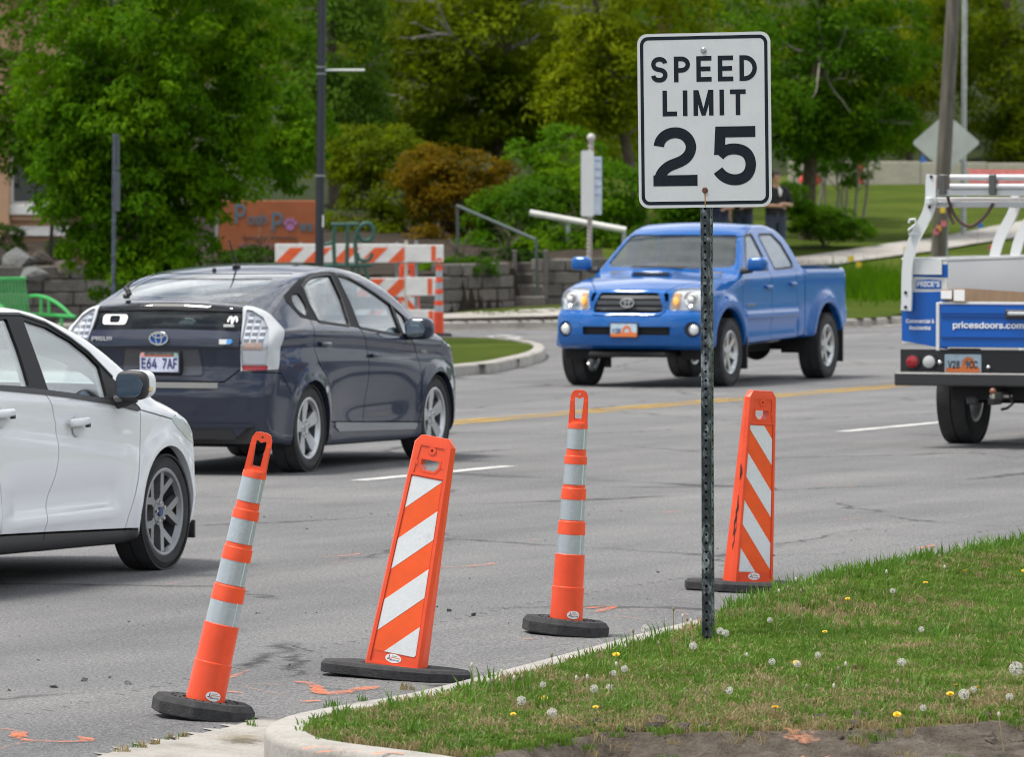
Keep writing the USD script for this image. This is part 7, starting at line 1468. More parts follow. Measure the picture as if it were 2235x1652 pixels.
    ob = lambda p, hi=0.004: B.layer(hi, -0.008)
    ring = rp([(-0.10, -0.033), (-0.108, 0.02), (-0.09, 0.036), (0.09, 0.036), (0.108, 0.02), (0.10, -0.033), (0.085, -0.040), (-0.085, -0.040)], 0.022).difference(rp([(-0.044, -0.026), (0.044, -0.026), (0.044, 0.026), (-0.044, 0.026)], 0.018))
    stick = lambda p, y, z: prX(affinity.translate(affinity.scale(p, -1, 1, origin=(0, 0)), y, z), -1.1, -0.5)
    layer = B.layer(-0.008, -0.0118)
    obj('oval_sticker', layer^stick(ring, 0.432, 1.165), M_white, car)
    rag = unary_union([rp([(-0.036, 0.0), (-0.040, 0.018), (-0.030, 0.045), (-0.012, 0.050), (0, 0.034), (0.012, 0.050), (0.030, 0.045), (0.040, 0.018), (0.036, 0.0), (0.024, 0.008), (0.026, 0.028), (0.012, 0.022), (0.008, -0.004), (-0.008, -0.004), (-0.012, 0.022), (-0.026, 0.028), (-0.024, 0.008)], 0.002), sbox(-0.005, -0.01, 0.005, 0.03)])
    obj('figure_sticker', layer^stick(rag, -0.52, 1.145), M_white, car)
    def sticktext(t, w, h, y, z, x0, mt, nm, d=0.018):
        obj(nm, onrear(fitted(t, w, h, d), y, z, x0), mt, car)
    sticktext('RAGNAR', 0.078, 0.020, -0.478, 1.112, -0.768, M_white, 'sticker_lettering')
    sticktext('PRIUS', 0.165, 0.030, 0.570, 1.005, -0.815, plain('badge_silver', (0.62, 0.63, 0.65), 0.3, 0.7), 'model_lettering', 0.030)
    hb = part('hybrid_badge', car)
    obj('badge_plate', onrear(extr(sbox(0, 0, 0.060, 0.036), 0.03), -0.470, 0.985, -0.825), M_white, hb)
    obj('badge_spot', onrear(extr(Point(0.078, 0.018).buffer(0.019), 0.032), -0.470, 0.985, -0.825), plain('badge_azure', (0.10, 0.35, 0.75), 0.3), hb)
    obj('door_lettering', onright(fitted('HYBRID', 0.13, 0.026, 0.012, False), 2.33, 0.845, -0.866), M_chrome, car)
    obj('brake_light', B.layer(0.0055, -0.01)^prX(sbox(-0.13, 1.262, 0.13, 1.282), -1, -0.5), plain('brake_light_grey', (0.05, 0.045, 0.045), 0.5), car)
    # --- wiper, aerial, washer, exhaust
    obj('rear_wiper', cat(bx(0.05, 0.05, 0.04, (-0.545, 0.415, 1.335), ch=0.012), tube([(-0.56, 0.385, 1.345), (-0.55, 0.40, 1.375), (-0.53, 0.43, 1.395), (-0.48, 0.42, 1.425), (-0.40, 0.405, 1.455)], [0.020, 0.022, 0.018, 0.012, 0.007], 10)), M_black, car)
    ae = part('aerial', car)
    obj('foot', m3.Manifold.sphere(1, 24).scale((0.06, 0.026, 0.022)).translate((0.50, -0.05, 1.552)), M_black, ae)
    obj('mast', tube([(0.50, -0.05, 1.56), (0.34, -0.055, 1.76)], [0.009, 0.004], 8), M_black, ae)
    obj('washer_nozzle', m3.Manifold.sphere(0.018, 12).translate((0.30, 0.05, 1.525)), M_black, car)
    obj('exhaust', tube([(-0.3, 0.42, 0.24), (-0.82, 0.42, 0.235)], 0.045, 16), plain('exhaust_steel', (0.12, 0.10, 0.08), 0.5, 0.8, var=0.4), car)
    # --- mirrors
    for s_ in (-1, 1):
        mr = part('door_mirror', car)
        hs = mirror_body(0.075, 0.115, 0.088, 0.03); T(hs, 2.02, s_*0.978, 1.050)
        obj('shell', cat(hs, tube([(2.03, s_*0.84, 0.985), (2.02, s_*0.92, 0.985), (2.02, s_*0.96, 1.0)], [0.03, 0.026, 0.03], 10)), M_grey, mr, smooth=True)
        obj('mirror_glass', flat_mirror([(-0.082, -0.062), (-0.085, 0.066), (0.0, 0.068), (0.055, 0.045), (0.080, 0.0), (0.060, -0.055), (0.0, -0.066)], 0.02, 1.941, s_*0.978, 1.050, s_), M_mirror, mr, smooth=False)
    # --- front lamps (barely seen), interior
    for s_ in (-1, 1):
        obj('headlamp', B.layer(0.008, -0.03)^prY(rp([(2.98, 0.90), (3.22, 0.93), (3.48, 0.78), (3.42, 0.70), (3.20, 0.78)], 0.02), *((-1, -0.45) if s_ < 0 else (0.45, 1))), plain('headlamp_glass', (0.55, 0.56, 0.58), 0.08, coat=1), car)
    for y in (-0.37, 0.37):
        a, b, c = seat_mesh(1.55, y, 0.38, 0.3)
        s1 = part('front_seat', car); obj('cushion', a, M_cabinl, s1); obj('seat_back', b, M_cabinl, s1); obj('headrest', c, M_cabinl, s1)
    s1 = part('rear_seat', car); obj('cushion', bx(0.5, 1.2, 0.2, (0.55, 0, 0.48), ch=0.05), M_cabinl, s1); obj('seat_back', T(RY(bx(0.16, 1.2, 0.60, (0, 0, 0.3), ch=0.05), -0.4), 0.25, 0, 0.55), M_cabinl, s1)
    obj('cargo_cover', bx(0.8, 1.1, 0.02, (-0.25, 0, 1.10)), M_cabin, car)
    obj('dashboard', bx(0.55, 1.35, 0.35, (2.35, 0, 0.86), ch=0.08), M_cabin, car)
    tor = trimesh.creation.torus(0.185, 0.016, 24, 10); RY(tor, -PI/2+0.45); T(tor, 2.02, 0.37, 0.99)
    obj('steering_wheel', tor, M_cabin, car, smooth=True)
    obj('cabin_floor', bx(3.2, 1.5, 0.05, (1.1, 0, 0.30)), M_under, car)
    obj('underbody', cat(bx(3.6, 1.1, 0.16, (1.35, 0, 0.28)), bx(0.5, 1.45, 0.12, (-0.55, 0, 0.30))), M_under, car)
    rimm = plain('rim_silver', (0.55, 0.56, 0.57), 0.28, 0.85)
    for cx in (0.0, 2.70):
        for s_ in (-1, 1):
            wheel(car, (cx, s_*0.760, 0.332), 0.332, 0.20, 0.232, 'five', rimm, M_rubber, s_)
            wheel_well(car, cx, 0.325, 0.385, s_*0.52, s_*0.80)
    return car
# ---------------------------------------------------------------- white hatchback in front
M_wpaint = paint('white_car_paint', (0.57, 0.585, 0.61), 0.0, 0.35, 1.0, dirt=0.10)
def build_focus():
    top = [(x, float(sinterp(x, (-3.42, 1.10), (-3.30, 1.28), (-3.10, 1.415), (-2.6, 1.50), (-2.1, 1.535), (-1.65, 1.538), (-1.3, 1.515), (-0.9, 1.435), (-0.5, 1.315), (-0.12, 1.165), (0.12, 1.055), (0.22, 1.015), (0.5, 0.955), (0.75, 0.87), (0.87, 0.78)))) for x in np.linspace(-3.42, 0.87, 70)]
    side = Polygon([(-3.30, 0.30), (-3.47, 0.38), (-3.50, 0.60), (-3.46, 0.80), (-3.45, 1.0)]+top+[(0.935, 0.64), (0.945, 0.45), (0.91, 0.26), (0.75, 0.17), (-0.4, 0.165), (-2.3, 0.19), (-3.0, 0.22)])
    D = field2d(side, (-3.8, 0.0), (1.3, 1.8))
    zcr = lambda X: interp(X, (-3.4, 1.0), (-2.2, 0.95), (-1.3, 0.87), (-0.28, 0.765), (0.3, 0.70))
    def fn(X, Y, Z):
        u = Y/0.90
        rear = np.clip((-2.2-X)/1.2, 0, 1); front = np.clip((X+0.7)/1.2, 0, 1)
        f1 = D(X-0.30*u**3*rear+0.54*u**2.8*front, Z+0.07*(Y/0.8)**2*np.clip((Z-0.75)/0.3, 0, 1))
        wp = sinterp(X, (-3.7, 0.82), (-3.0, 0.88), (-2.2, 0.905), (-0.9, 0.905), (0.0, 0.905), (0.5, 0.88), (1.0, 0.80))
        zb = interp(X, (-3.5, 1.06), (-1.5, 0.98), (0.0, 0.87), (0.7, 0.78))
        up = np.maximum(Z-zb, 0); dn = np.maximum(zb-Z, 0)
        sl = interp(X, (-3.4, 0.55), (-2.4, 0.42), (-0.3, 0.42), (0.3, 0.75))
        W = wp-sl*up-0.06*up**2/(up+0.12)-0.13*np.maximum(0.42-Z, 0)**1.3*2
        fade = np.clip((-0.34-X)/0.25, 0, 1)*np.clip((X+3.3)/0.4, 0, 1)
        dz = Z-zcr(X)
        W = W-0.020*fade*np.clip(dz/0.03+0.5, 0, 1)*np.exp(-np.maximum(dz, 0)/0.10)-0.016*fade*np.exp(-((dz+0.06)/0.05)**2)
        fl = np.clip((-0.60-X)/0.15, 0, 1)*np.clip((X+2.2)/0.2, 0, 1)
        W = W+fl*(0.016*np.exp(-((Z-0.355)/0.030)**2)-0.026*np.exp(-((Z-0.46)/0.09)**2))
        for cx in (-0.02, -2.65):
            d = np.hypot(X-cx, Z-0.325)-0.375; W = W+0.024*np.exp(-((d-0.015)/0.06)**2)*(Z > 0.2)
        return round_max(f1, (Y-W)/np.sqrt(1+sl**2*(up > 0)), 0.055)
    B = Body((-3.65, -1.0, 0.05), (1.1, 1.0, 1.65), 0.026, fn)
    car = thing('white_hatchback_car', 'white five-door hatchback with grey alloy wheels, cut off by the left edge of the road scene', 'car', FOCUS_O, PI/2-FOCUS_A)
    tag(car, 'white hatchback with black window trim and grey forked-spoke wheels, nearest of the cars')
    SYM = lambda p: prY(p, -1.1, -0.3)+prY(p, 0.3, 1.1)
    arch = SYM(Point(-0.02, 0.325).buffer(0.372, quad_segs=16))+SYM(Point(-2.65, 0.325).buffer(0.372, quad_segs=16))
    shell = B.layer(0.0, -0.045)-arch
    dlo = Polygon([(-2.9, 1.16), (-2.7, 1.33), (-2.3, 1.43), (-1.9, 1.462), (-1.74, 1.466), (-1.47, 1.455), (-1.18, 1.402), (-0.94, 1.315), (-0.77, 1.235), (-0.66, 1.155), (-0.56, 1.075), (-0.36, 0.915), (-0.42, 0.905), (-0.77, 0.955), (-1.27, 1.008), (-1.6, 1.035), (-2.14, 1.075), (-2.6, 1.11)])
    wf = rp([(-1.475, 1.425), (-1.20, 1.380), (-0.95, 1.300), (-0.79, 1.222), (-0.70, 1.155), (-0.765, 0.985), (-1.26, 1.025), (-1.535, 1.050)], 0.012)
    wr = rp([(-2.55, 1.30), (-2.2, 1.405), (-1.9, 1.432), (-1.68, 1.436), (-1.705, 1.26), (-1.755, 1.075), (-2.13, 1.095), (-2.45, 1.12)], 0.012)
    wq = rp([(-2.60, 1.29), (-2.52, 1.13), (-2.75, 1.16)], 0.015)
    g = 0.008
    dmid = [(-1.60, 1.045), (-1.52, 0.95), (-1.475, 0.84), (-1.47, 0.69), (-1.53, 0.54), (-1.58, 0.44), (-1.61, 0.25)]
    dfr = [(-0.375, 0.92), (-0.38, 0.75), (-0.42, 0.55), (-0.53, 0.29), (-0.54, 0.24)]
    drr = [(-2.62, 1.12), (-2.55, 0.95), (-2.42, 0.80), (-2.25, 0.65), (-2.20, 0.50), (-2.20, 0.25)]
    sillp = [(-2.6, 0.312), (-1.58, 0.285), (-0.40, 0.25)]
    lines = unary_union([line_poly(smoothline(q, 24), g) for q in (dmid, dfr, drr)]+[line_poly(sillp, 0.012)])
    lines = lines.union(line_poly([(-0.375, 0.91), (0.05, 0.845), (0.5, 0.93)], 0.007))
    doorF = PG(smoothline(dmid, 24).tolist()+[(-1.61, 0.24), (-0.54, 0.24)]+smoothline(dfr, 24).tolist()[::-1]+[(-0.60, 1.08), (-0.95, 1.30), (-1.2, 1.39), (-1.575, 1.44)])
    doorR = PG(smoothline(dmid, 24).tolist()+[(-1.61, 0.24), (-2.2, 0.24)]+smoothline(drr, 24).tolist()[::-1]+[(-2.5, 1.33), (-2.2, 1.41), (-1.60, 1.445)])
    wcut = prX(rp([(-0.56, 1.47), (0.56, 1.47), (0.70, 1.04), (-0.70, 1.04)], 0.06), -1.25, 1.0)^prY(Polygon([(-1.25, 1.7), (0.3, 1.7), (0.3, 1.00), (0.02, 1.01), (-0.05, 1.03)]), -1, 1)
    lampf = prY(rp([(0.0, 0.872), (0.15, 0.850), (0.40, 0.81), (0.70, 0.79), (0.88, 0.70), (0.70, 0.64), (0.50, 0.665), (0.26, 0.735), (0.12, 0.80)], 0.015), -1.1, -0.45)
    lamp1 = lampf; lampf = lampf+lampf.mirror((0, 1, 0))
    body = shell-SYM(unary_union([q.buffer(0.005) for q in (wf, wr, wq)]))-wcut-SYM(lines)-lampf
    rz = prX(rp([(-0.55, 1.16), (-0.48, 1.40), (0.48, 1.40), (0.55, 1.16)], 0.04), -3.7, -2.9)
    body = body-rz
    sillz = prY(Polygon([(-2.6, 0.312), (-1.58, 0.285), (-0.40, 0.25), (-0.3, 0.1), (-2.6, 0.1)]), -1.1, 1.1)
    sill = body^sillz; body = body-sillz
    for y0, y1 in ((-1.1, -0.3), (0.3, 1.1)):
        for nm, dp, hx, hz in (('front_door', doorF, -1.235, 0.868), ('rear_door', doorR, -2.20, 0.945)):
            z = prY(dp, y0, y1); d = obj(nm, body^z, M_wpaint, car)
            s_ = -1 if y0 < 0 else 1
            hm = m3.Manifold.batch_hull([m3.Manifold.sphere(1, 16).scale((0.018, 0.016, 0.022)).translate((q, 0, 0.004*(q > 0))) for q in (-0.108, 0.0, 0.108)])
            obj('handle', hm.translate((hx, s_*0.925, hz)), M_wpaint, d)
            obj('handle_end', m3.Manifold.cube((0.03, 0.02, 0.02), True).translate((hx+0.108, s_*0.925, hz-0.020)), M_black, d)
            obj('handle_cup', m3.Manifold.sphere(1.0, 24).scale((0.062, 0.012, 0.058)).translate((hx+0.02, s_*0.898, hz-0.022)), plain('cup_white', (0.42, 0.43, 0.45), 0.3, coat=0.6), d)
        body = body-prY(unary_union([doorF, doorR]), y0, y1)
    obj('body', body, M_wpaint, car)
    obj('side_sill', sill, plain('sill_black', (0.018, 0.018, 0.019), 0.38, bump=0.0004, bscale=300), car)
    gl = B.layer(-0.006, -0.012)
    for y0, y1 in ((-1.1, -0.3), (0.3, 1.1)):
        for nm, p in (('front_side_window', wf), ('rear_side_window', wr), ('quarter_window', wq)):
            obj(nm, gl^prY(p.buffer(0.02), y0, y1), M_glass, car)
        obj('window_trim', B.layer(0.003, -0.018)^prY(dlo.difference(unary_union([wf, wr, wq])), y0, y1), M_trim, car)
        bl = line_poly([(-2.9, 1.135), (-2.14, 1.082), (-1.6, 1.044), (-1.27, 1.017), (-0.77, 0.966), (-0.40, 0.915)], 0.026)
        obj('belt_strip', B.layer(0.009, -0.01)^prY(bl, y0, y1), M_black, car)
        tp = line_poly([(-2.7, 1.335), (-2.3, 1.437), (-1.9, 1.468), (-1.47, 1.460), (-1.18, 1.407), (-0.94, 1.320), (-0.77, 1.240), (-0.58, 1.098)], 0.014)
        obj('roof_edge_seal', B.layer(0.008, -0.01)^prY(tp, y0, y1), M_black, car)
    obj('windscreen', gl^wcut, M_glass, car)
    obj('rear_window', gl^rz, M_glassd, car)
    lp = part('headlamp', car, label='clear headlamp at the front corner')
    obj('lamp_glass', B.layer(0.003, -0.03)^lamp1, plain('headlamp_clear', (0.46, 0.48, 0.50), 0.10, 0.2, coat=1.0), lp)
    obj('lamp_glass', B.layer(0.003, -0.03)^lamp1.mirror((0, 1, 0)), plain('headlamp_clear', (0.46, 0.48, 0.50), 0.10, 0.2, coat=1.0), lp)
    for s_ in (-1, 1):
        obj('tail_lamp', B.layer(0.006, -0.02)^prX(rp([(s_*0.58, 0.78), (s_*0.60, 1.05), (s_*0.95, 1.0), (s_*0.95, 0.78)], 0.03), -3.7, -2.95), M_red, car)
        mr = part('door_mirror', car)
        c = np.array([-0.66, s_*1.008, 1.055])
        hs = mirror_body(0.080, 0.099, 0.084, 0.0); v = hs.vertices; v[:, 2] *= np.where(v[:, 2] < 0, 1-0.25*np.clip(s_*v[:, 1]/0.12, 0, 1), 1); T(hs, *c)
        obj('shell', hs, M_wpaint, mr, smooth=True)
        bz = mirror_body(0.035, 0.097, 0.082, 0.0); T(bz, c[0]-0.062, c[1], c[2]); obj('bezel', bz, M_black, mr, smooth=True)
        obj('mirror_glass', flat_mirror([(-0.078, -0.066), (-0.082, 0.058), (0.02, 0.064), (0.066, 0.042), (0.082, 0.008), (0.070, -0.042), (0.036, -0.068)], 0.018, c[0]-0.099, c[1], c[2], s_), M_mirror, mr, smooth=False)
        obj('arm', tube([(-0.655, s_*0.84, 0.955), (-0.66, s_*0.93, 0.965), (-0.66, s_*0.99, 0.995)], [0.045, 0.035, 0.04], 10), M_black, mr)
        obj('repeater', m3.Manifold.sphere(1, 16).scale((0.03, 0.008, 0.016)).translate((-0.69, s_*1.103, 1.035)), plain('repeater_amber', (0.55, 0.42, 0.22), 0.15), mr)
    for y in (-0.37, 0.37):
        a, b, c = seat_mesh(-1.35, y, 0.36, 0.3, 0.58)
        s1 = part('front_seat', car); obj('cushion', a, M_cabin, s1); obj('seat_back', b, M_cabin, s1); obj('headrest', c, M_cabin, s1)
    s1 = part('rear_seat', car); obj('cushion', bx(0.5, 1.2, 0.2, (-2.3, 0, 0.46), ch=0.05), M_cabin, s1); obj('seat_back', T(RY(bx(0.16, 1.2, 0.55, (0, 0, 0.3), ch=0.05), -0.4), -2.55, 0, 0.52), M_cabin, s1)
    dash = m3.Manifold.batch_hull([m3.Manifold.sphere(0.06, 16).translate(q) for q in [(-0.62, -0.66, 0.98), (-0.62, 0.66, 0.98), (-0.1, -0.62, 0.96), (-0.1, 0.62, 0.96), (-0.55, -0.66, 0.7), (-0.55, 0.66, 0.7)]])
    obj('dashboard', dash, M_cabin, car)
    obj('dash_hood', m3.Manifold.batch_hull([m3.Manifold.sphere(0.05, 16).translate(q) for q in [(-0.72, 0.2, 1.02), (-0.72, 0.54, 1.02), (-0.45, 0.2, 1.0), (-0.45, 0.54, 1.0)]]), M_cabin, car)
    tor = trimesh.creation.torus(0.185, 0.018, 28, 10); RY(tor, -PI/2+0.42); T(tor, -0.86, 0.37, 1.0)
    obj('steering_wheel', tor, M_black, car, smooth=True)
    obj('cabin_floor', bx(3.3, 1.5, 0.05, (-1.4, 0, 0.28)), M_under, car)
    obj('underbody', bx(3.9, 1.2, 0.12, (-1.3, 0, 0.25)), M_under, car)
    rimm = plain('rim_graphite', (0.26, 0.265, 0.275), 0.32, 0.7)
    for cx in (0.0, -2.65):
        for s_ in (-1, 1):
            wheel(car, (cx, s_*0.800, 0.325), 0.325, 0.190, 0.243, 'ytwin', rimm, M_rubber, s_, capmat=plain('cap_blue', (0.012, 0.025, 0.09), 0.3), turn=-0.03 if cx == 0 else 0)
            wheel_well(car, cx-0.02, 0.325, 0.39, s_*0.53, s_*0.84)
            obj('splash_flap', bx(0.02, 0.18, 0.10, (cx+0.41, s_*0.80, 0.21)), M_black, car)
    return car
# ---------------------------------------------------------------- blue pickup coming the other way
M_blue = paint('blue_truck_paint', (0.002, 0.082, 0.300), 0.12, 0.32, 1.0, dirt=0.12)
def build_tacoma():
    WB = 3.40
    top = [(x, float(sinterp(x, (-2.66, 1.30), (-2.60, 1.42), (-2.52, 1.56), (-2.40, 1.68), (-2.2, 1.755), (-1.9, 1.79), (-1.55, 1.79), (-1.25, 1.745), (-1.05, 1.665), (-0.75, 1.46), (-0.47, 1.275), (-0.40, 1.250), (0.0, 1.215), (0.4, 1.155), (0.64, 1.09), (0.72, 1.055)))) for x in np.linspace(-2.66, 0.72, 70)]
    side = Polygon([(-4.10, 0.58), (-4.27, 0.62), (-4.29, 0.80), (-4.23, 0.88), (-4.215, 1.22), (-4.18, 1.283), (-2.70, 1.292)]+top+[(0.775, 0.95), (0.79, 0.84), (0.865, 0.80), (0.90, 0.70), (0.90, 0.58), (0.86, 0.46), (0.74, 0.41), (0.40, 0.42), (-0.6, 0.43), (-2.4, 0.47), (-3.0, 0.52), (-3.9, 0.56)])
    D = field2d(side, (-4.6, 0.2), (1.3, 2.0))
    def fn(X, Y, Z):
        u = Y/0.90
        front = np.clip((X+0.1)/0.9, 0, 1); rear = np.clip((-3.9-X)/0.4, 0, 1)
        f1 = D(X+0.24*u**2.6*front-0.05*u**3*rear, Z+0.05*(Y/0.8)**2*np.clip((Z-1.0)/0.2, 0, 1)*(X > -2.7)+0.02*(Y/0.8)**2*(X <= -2.7))
        wp = sinterp(X, (-4.5, 0.86), (-4.0, 0.885), (-2.6, 0.885), (-0.6, 0.885), (0.0, 0.875), (0.5, 0.855), (1.0, 0.82))
        zb = interp(X, (-4.5, 1.35), (-2.70, 1.35), (-2.60, 1.20), (-0.4, 1.16), (0.0, 1.04), (0.9, 0.97))
        up = np.maximum(Z-zb, 0)
        sl = interp(X, (-2.6, 0.36), (-0.5, 0.38), (0.0, 0.5), (0.5, 0.55))
        W = wp-sl*up-0.05*up**2/(up+0.10)-0.14*np.maximum(0.62-Z, 0)**1.2*(X < -0.4)-0.02*np.exp(-((Z-0.98)/0.16)**2)*(X < -0.4)*0
        W = W-0.020*np.exp(-((Z-0.62)/0.10)**2)*np.clip((-0.5-X)/0.1, 0, 1)*np.clip((X+2.5)/0.1, 0, 1)
        W = W+0.022*np.exp(-((Z-0.765)/0.035)**2)*np.clip((-0.5-X)/0.1, 0, 1)*np.clip((X+2.5)/0.1, 0, 1)
        for cx, R in ((0.0, 0.455), (-WB, 0.455)):
            d = np.hypot((X-cx)/1.05, (Z-0.42))-R
            W = W+0.055*np.exp(-(np.maximum(np.abs(d-0.045)-0.035, 0)/0.028)**2)*np.clip((Z-0.40)/0.05, 0, 1)
        bump = np.clip((X-0.45)/0.15, 0, 1)*np.clip((0.84-Z)/0.05, 0, 1); W = W+0.02*bump
        return round_max(f1, (Y-W)/np.sqrt(1+sl**2*(up > 0)), 0.05)
    B = Body((-4.45, -1.05, 0.3), (1.05, 1.05, 1.92), 0.03, fn)
    car = thing('pickup_truck', 'blue four-door pickup truck facing the camera, small hood scoop and orange desert plate', 'pickup truck', TACOMA_O, PI/2-TACOMA_A)
    SYM = lambda p: prY(p, -1.2, -0.3)+prY(p, 0.3, 1.2)
    arch = SYM(affinity.scale(Point(0, 0.40).buffer(0.455, quad_segs=16), 1.05, 1))+SYM(affinity.scale(Point(-WB, 0.40).buffer(0.465, quad_segs=16), 1.05, 1))
    shell = B.layer(0.0, -0.05)-arch
    bedcut = m3.Manifold.cube((1.44, 1.56, 1.5), False).translate((-4.14, -0.78, 0.80))
    shell = shell-bedcut
    wf = rp([(-0.95, 1.27), (-0.97, 1.50), (-1.10, 1.63), (-1.22, 1.655), (-1.33, 1.64), (-1.42, 1.45), (-1.49, 1.27)], 0.03)
    wr = rp([(-1.57, 1.655), (-2.03, 1.655), (-2.22, 1.55), (-2.36, 1.32), (-2.30, 1.29), (-1.69, 1.275)], 0.04)
    wf = rp([(-0.72, 1.275), (-0.98, 1.50), (-1.12, 1.625), (-1.20, 1.65), (-1.36, 1.65), (-1.42, 1.48), (-1.47, 1.27)], 0.03)
    dm = [(-1.47, 1.24), (-1.50, 1.0), (-1.50, 0.48)]; df = [(-0.46, 1.18), (-0.50, 0.95), (-0.52, 0.46)]; dr = [(-2.36, 1.27), (-2.36, 1.0), (-2.42, 0.86), (-2.44, 0.50)]
    lines = unary_union([line_poly(q, 0.010) for q in (dm, df, dr)]+[line_poly([(-2.48, 0.485), (-0.5, 0.455)], 0.01), line_poly([(-1.475, 1.24), (-1.43, 1.5), (-1.37, 1.68), (-0.98, 1.62)], 0.008)])
    gap = prY(line_poly([(-2.66, 1.40), (-2.66, 0.3)], 0.025), -1.2, 1.2)
    hoodl = prZ(unary_union([line_poly([(-0.42, q*0.72), (0.1, q*0.70), (0.72, q*0.40)], 0.009) for q in (-1, 1)]), 0.95, 1.4)
    wind = prX(rp([(-0.62, 1.655), (0.62, 1.655), (0.765, 1.29), (-0.765, 1.29)], 0.06), -1.4, 0.2)^prY(Polygon([(-1.18, 2), (0.2, 2), (0.2, 1.2), (-0.46, 1.28), (-0.60, 1.3), (-1.18, 1.45)]), -1, 1)
    rw = prX(rp([(-0.55, 1.62), (0.55, 1.62), (0.68, 1.34), (-0.68, 1.34)], 0.04), -2.8, -2.35)
    grp = rp([(-0.335, 1.035), (0.335, 1.035), (0.425, 0.815), (-0.425, 0.815)], 0.045)
    lowp = rp([(-0.505, 0.665), (0.505, 0.665), (0.505, 0.575), (-0.505, 0.575)], 0.015)
    lamp1 = rp([(0.495, 1.075), (0.62, 1.085), (1.0, 1.085), (1.0, 0.85), (0.475, 0.842), (0.455, 0.87)], 0.02)
    slot = Polygon([(0.385, 1.03), (0.44, 1.03), (0.455, 0.95), (0.42, 0.93)])
    mir = lambda p: affinity.scale(p, -1, 1, origin=(0, 0))
    fz = lambda p, x0=0.45: prX(p, x0, 1.2)
    fog = Point(0.735, 0.635).buffer(0.085)
    cuts = fz(grp)+fz(lowp, 0.6)+fz(unary_union([fog, mir(fog)]), 0.5)
    lampz = fz(unary_union([lamp1, mir(lamp1)]), 0.50)
    body = shell-SYM(unary_union([wf, wr]))-wind-rw-SYM(lines)-gap-hoodl-cuts-lampz-fz(unary_union([slot, mir(slot)]))
    doorF = PG(dm+[(-1.5, 0.47), (-0.52, 0.46)]+df[::-1]+[(-0.70, 1.29), (-1.0, 1.62), (-1.36, 1.68), (-1.43, 1.5)])
    doorR = PG(dm+[(-1.5, 0.48), (-2.44, 0.49)]+dr[::-1]+[(-2.40, 1.32), (-2.2, 1.62), (-2.0, 1.68), (-1.37, 1.68), (-1.43, 1.5)])
    bumpz = fz(sbox(-1.1, 0.3, 1.1, 0.815), 0.42)
    hoodz = prZ(Polygon([(-0.42, -0.715), (0.1, -0.695), (0.72, -0.395), (0.9, -0.39), (0.9, 0.39), (0.72, 0.395), (0.1, 0.695), (-0.42, 0.715)]), 1.03, 1.4)
    bedz = prY(Polygon([(-2.665, 0.3), (-2.665, 1.4), (-4.6, 1.4), (-4.6, 0.3)]), -1.2, 1.2)
    bumper = body^bumpz; hood = (body-bumpz)^hoodz; bed = body^bedz
    for y0, y1 in ((-1.2, -0.3), (0.3, 1.2)):
        s_ = -1 if y0 < 0 else 1
        for nm, dp, hx, hz in (('front_door', doorF, -1.35, 1.075), ('rear_door', doorR, -2.20, 1.10)):
            d = obj(nm, body^prY(dp, y0, y1), M_blue, car)
            obj('handle', m3.Manifold.batch_hull([m3.Manifold.sphere(0.018, 12).translate((q, 0, 0)) for q in (-0.09, 0.09)]).translate((hx, s_*0.90, hz)), M_blue, d)
        obj('side_step_moulding', B.layer(0.008, -0.01)^prY(rp([(-0.55, 0.775), (-2.38, 0.795), (-2.38, 0.745), (-0.55, 0.725)], 0.01), y0, y1), M_blue, car)
    body = body-prY(unary_union([doorF, doorR]), -1.2, -0.3)-prY(unary_union([doorF, doorR]), 0.3, 1.2)-bumpz-hoodz-bedz
    obj('body', body, M_blue, car); obj('front_bumper', bumper, M_blue, car); obj('bed', bed, M_blue, car)
    ho = obj('hood', hood, M_blue, car)
    sc = m3.Manifold.batch_hull([m3.Manifold.sphere(0.02, 12).translate(q) for q in [(0.02, -0.21, 1.245), (0.02, 0.21, 1.245), (0.02, -0.23, 1.20), (0.02, 0.23, 1.20), (-0.40, -0.17, 1.24), (-0.40, 0.17, 1.24)]])
    obj('hood_scoop', sc, M_blue, ho); obj('scoop_mouth', m3.Manifold.batch_hull([m3.Manifold.sphere(0.012, 12).translate(q) for q in [(0.036, -0.19, 1.240), (0.036, 0.19, 1.240), (0.036, -0.205, 1.222), (0.036, 0.205, 1.222)]]), M_gloss, ho)
    gl = B.layer(-0.006, -0.012)
    for y0, y1 in ((-1.2, -0.3), (0.3, 1.2)):
        for nm, p in (('front_side_window', wf), ('rear_side_window', wr)):
            obj(nm, gl^prY(p.buffer(0.02), y0, y1), M_glass, car)
            obj('window_seal', B.layer(0.004, -0.01)^prY(p.buffer(0.016).difference(p.buffer(-0.004)), y0, y1), M_black, car)
    obj('windscreen', gl^wind, M_glassm, car); obj('back_window', gl^rw, M_glassd, car)
    # front face
    gr = part('grille', car)
    obj('mesh', B.layer(-0.035, -0.055)^fz(grp.buffer(0.02)), M_under, gr)
    obj('surround', B.layer(0.012, -0.03)^fz(grp.buffer(0.022).difference(grp)), M_blue, gr)
    for k, z in enumerate((0.865, 0.925, 0.985)):
        wz = 0.425-0.09*(z-0.815)/0.22
        obj('bar', B.layer(-0.008 if k != 1 else 0.0, -0.03)^fz(sbox(-wz, z-(0.017 if k != 1 else 0.024), wz, z+(0.017 if k != 1 else 0.024))), plain('grille_grey', (0.035, 0.037, 0.042), 0.35), gr)
    bd = part('badge', car)
    obj('badge_ovals', onfront(extr(oval_badge(0.082, 0.056), 0.016), 0.0, 0.925, 0.80), M_chrome, bd)
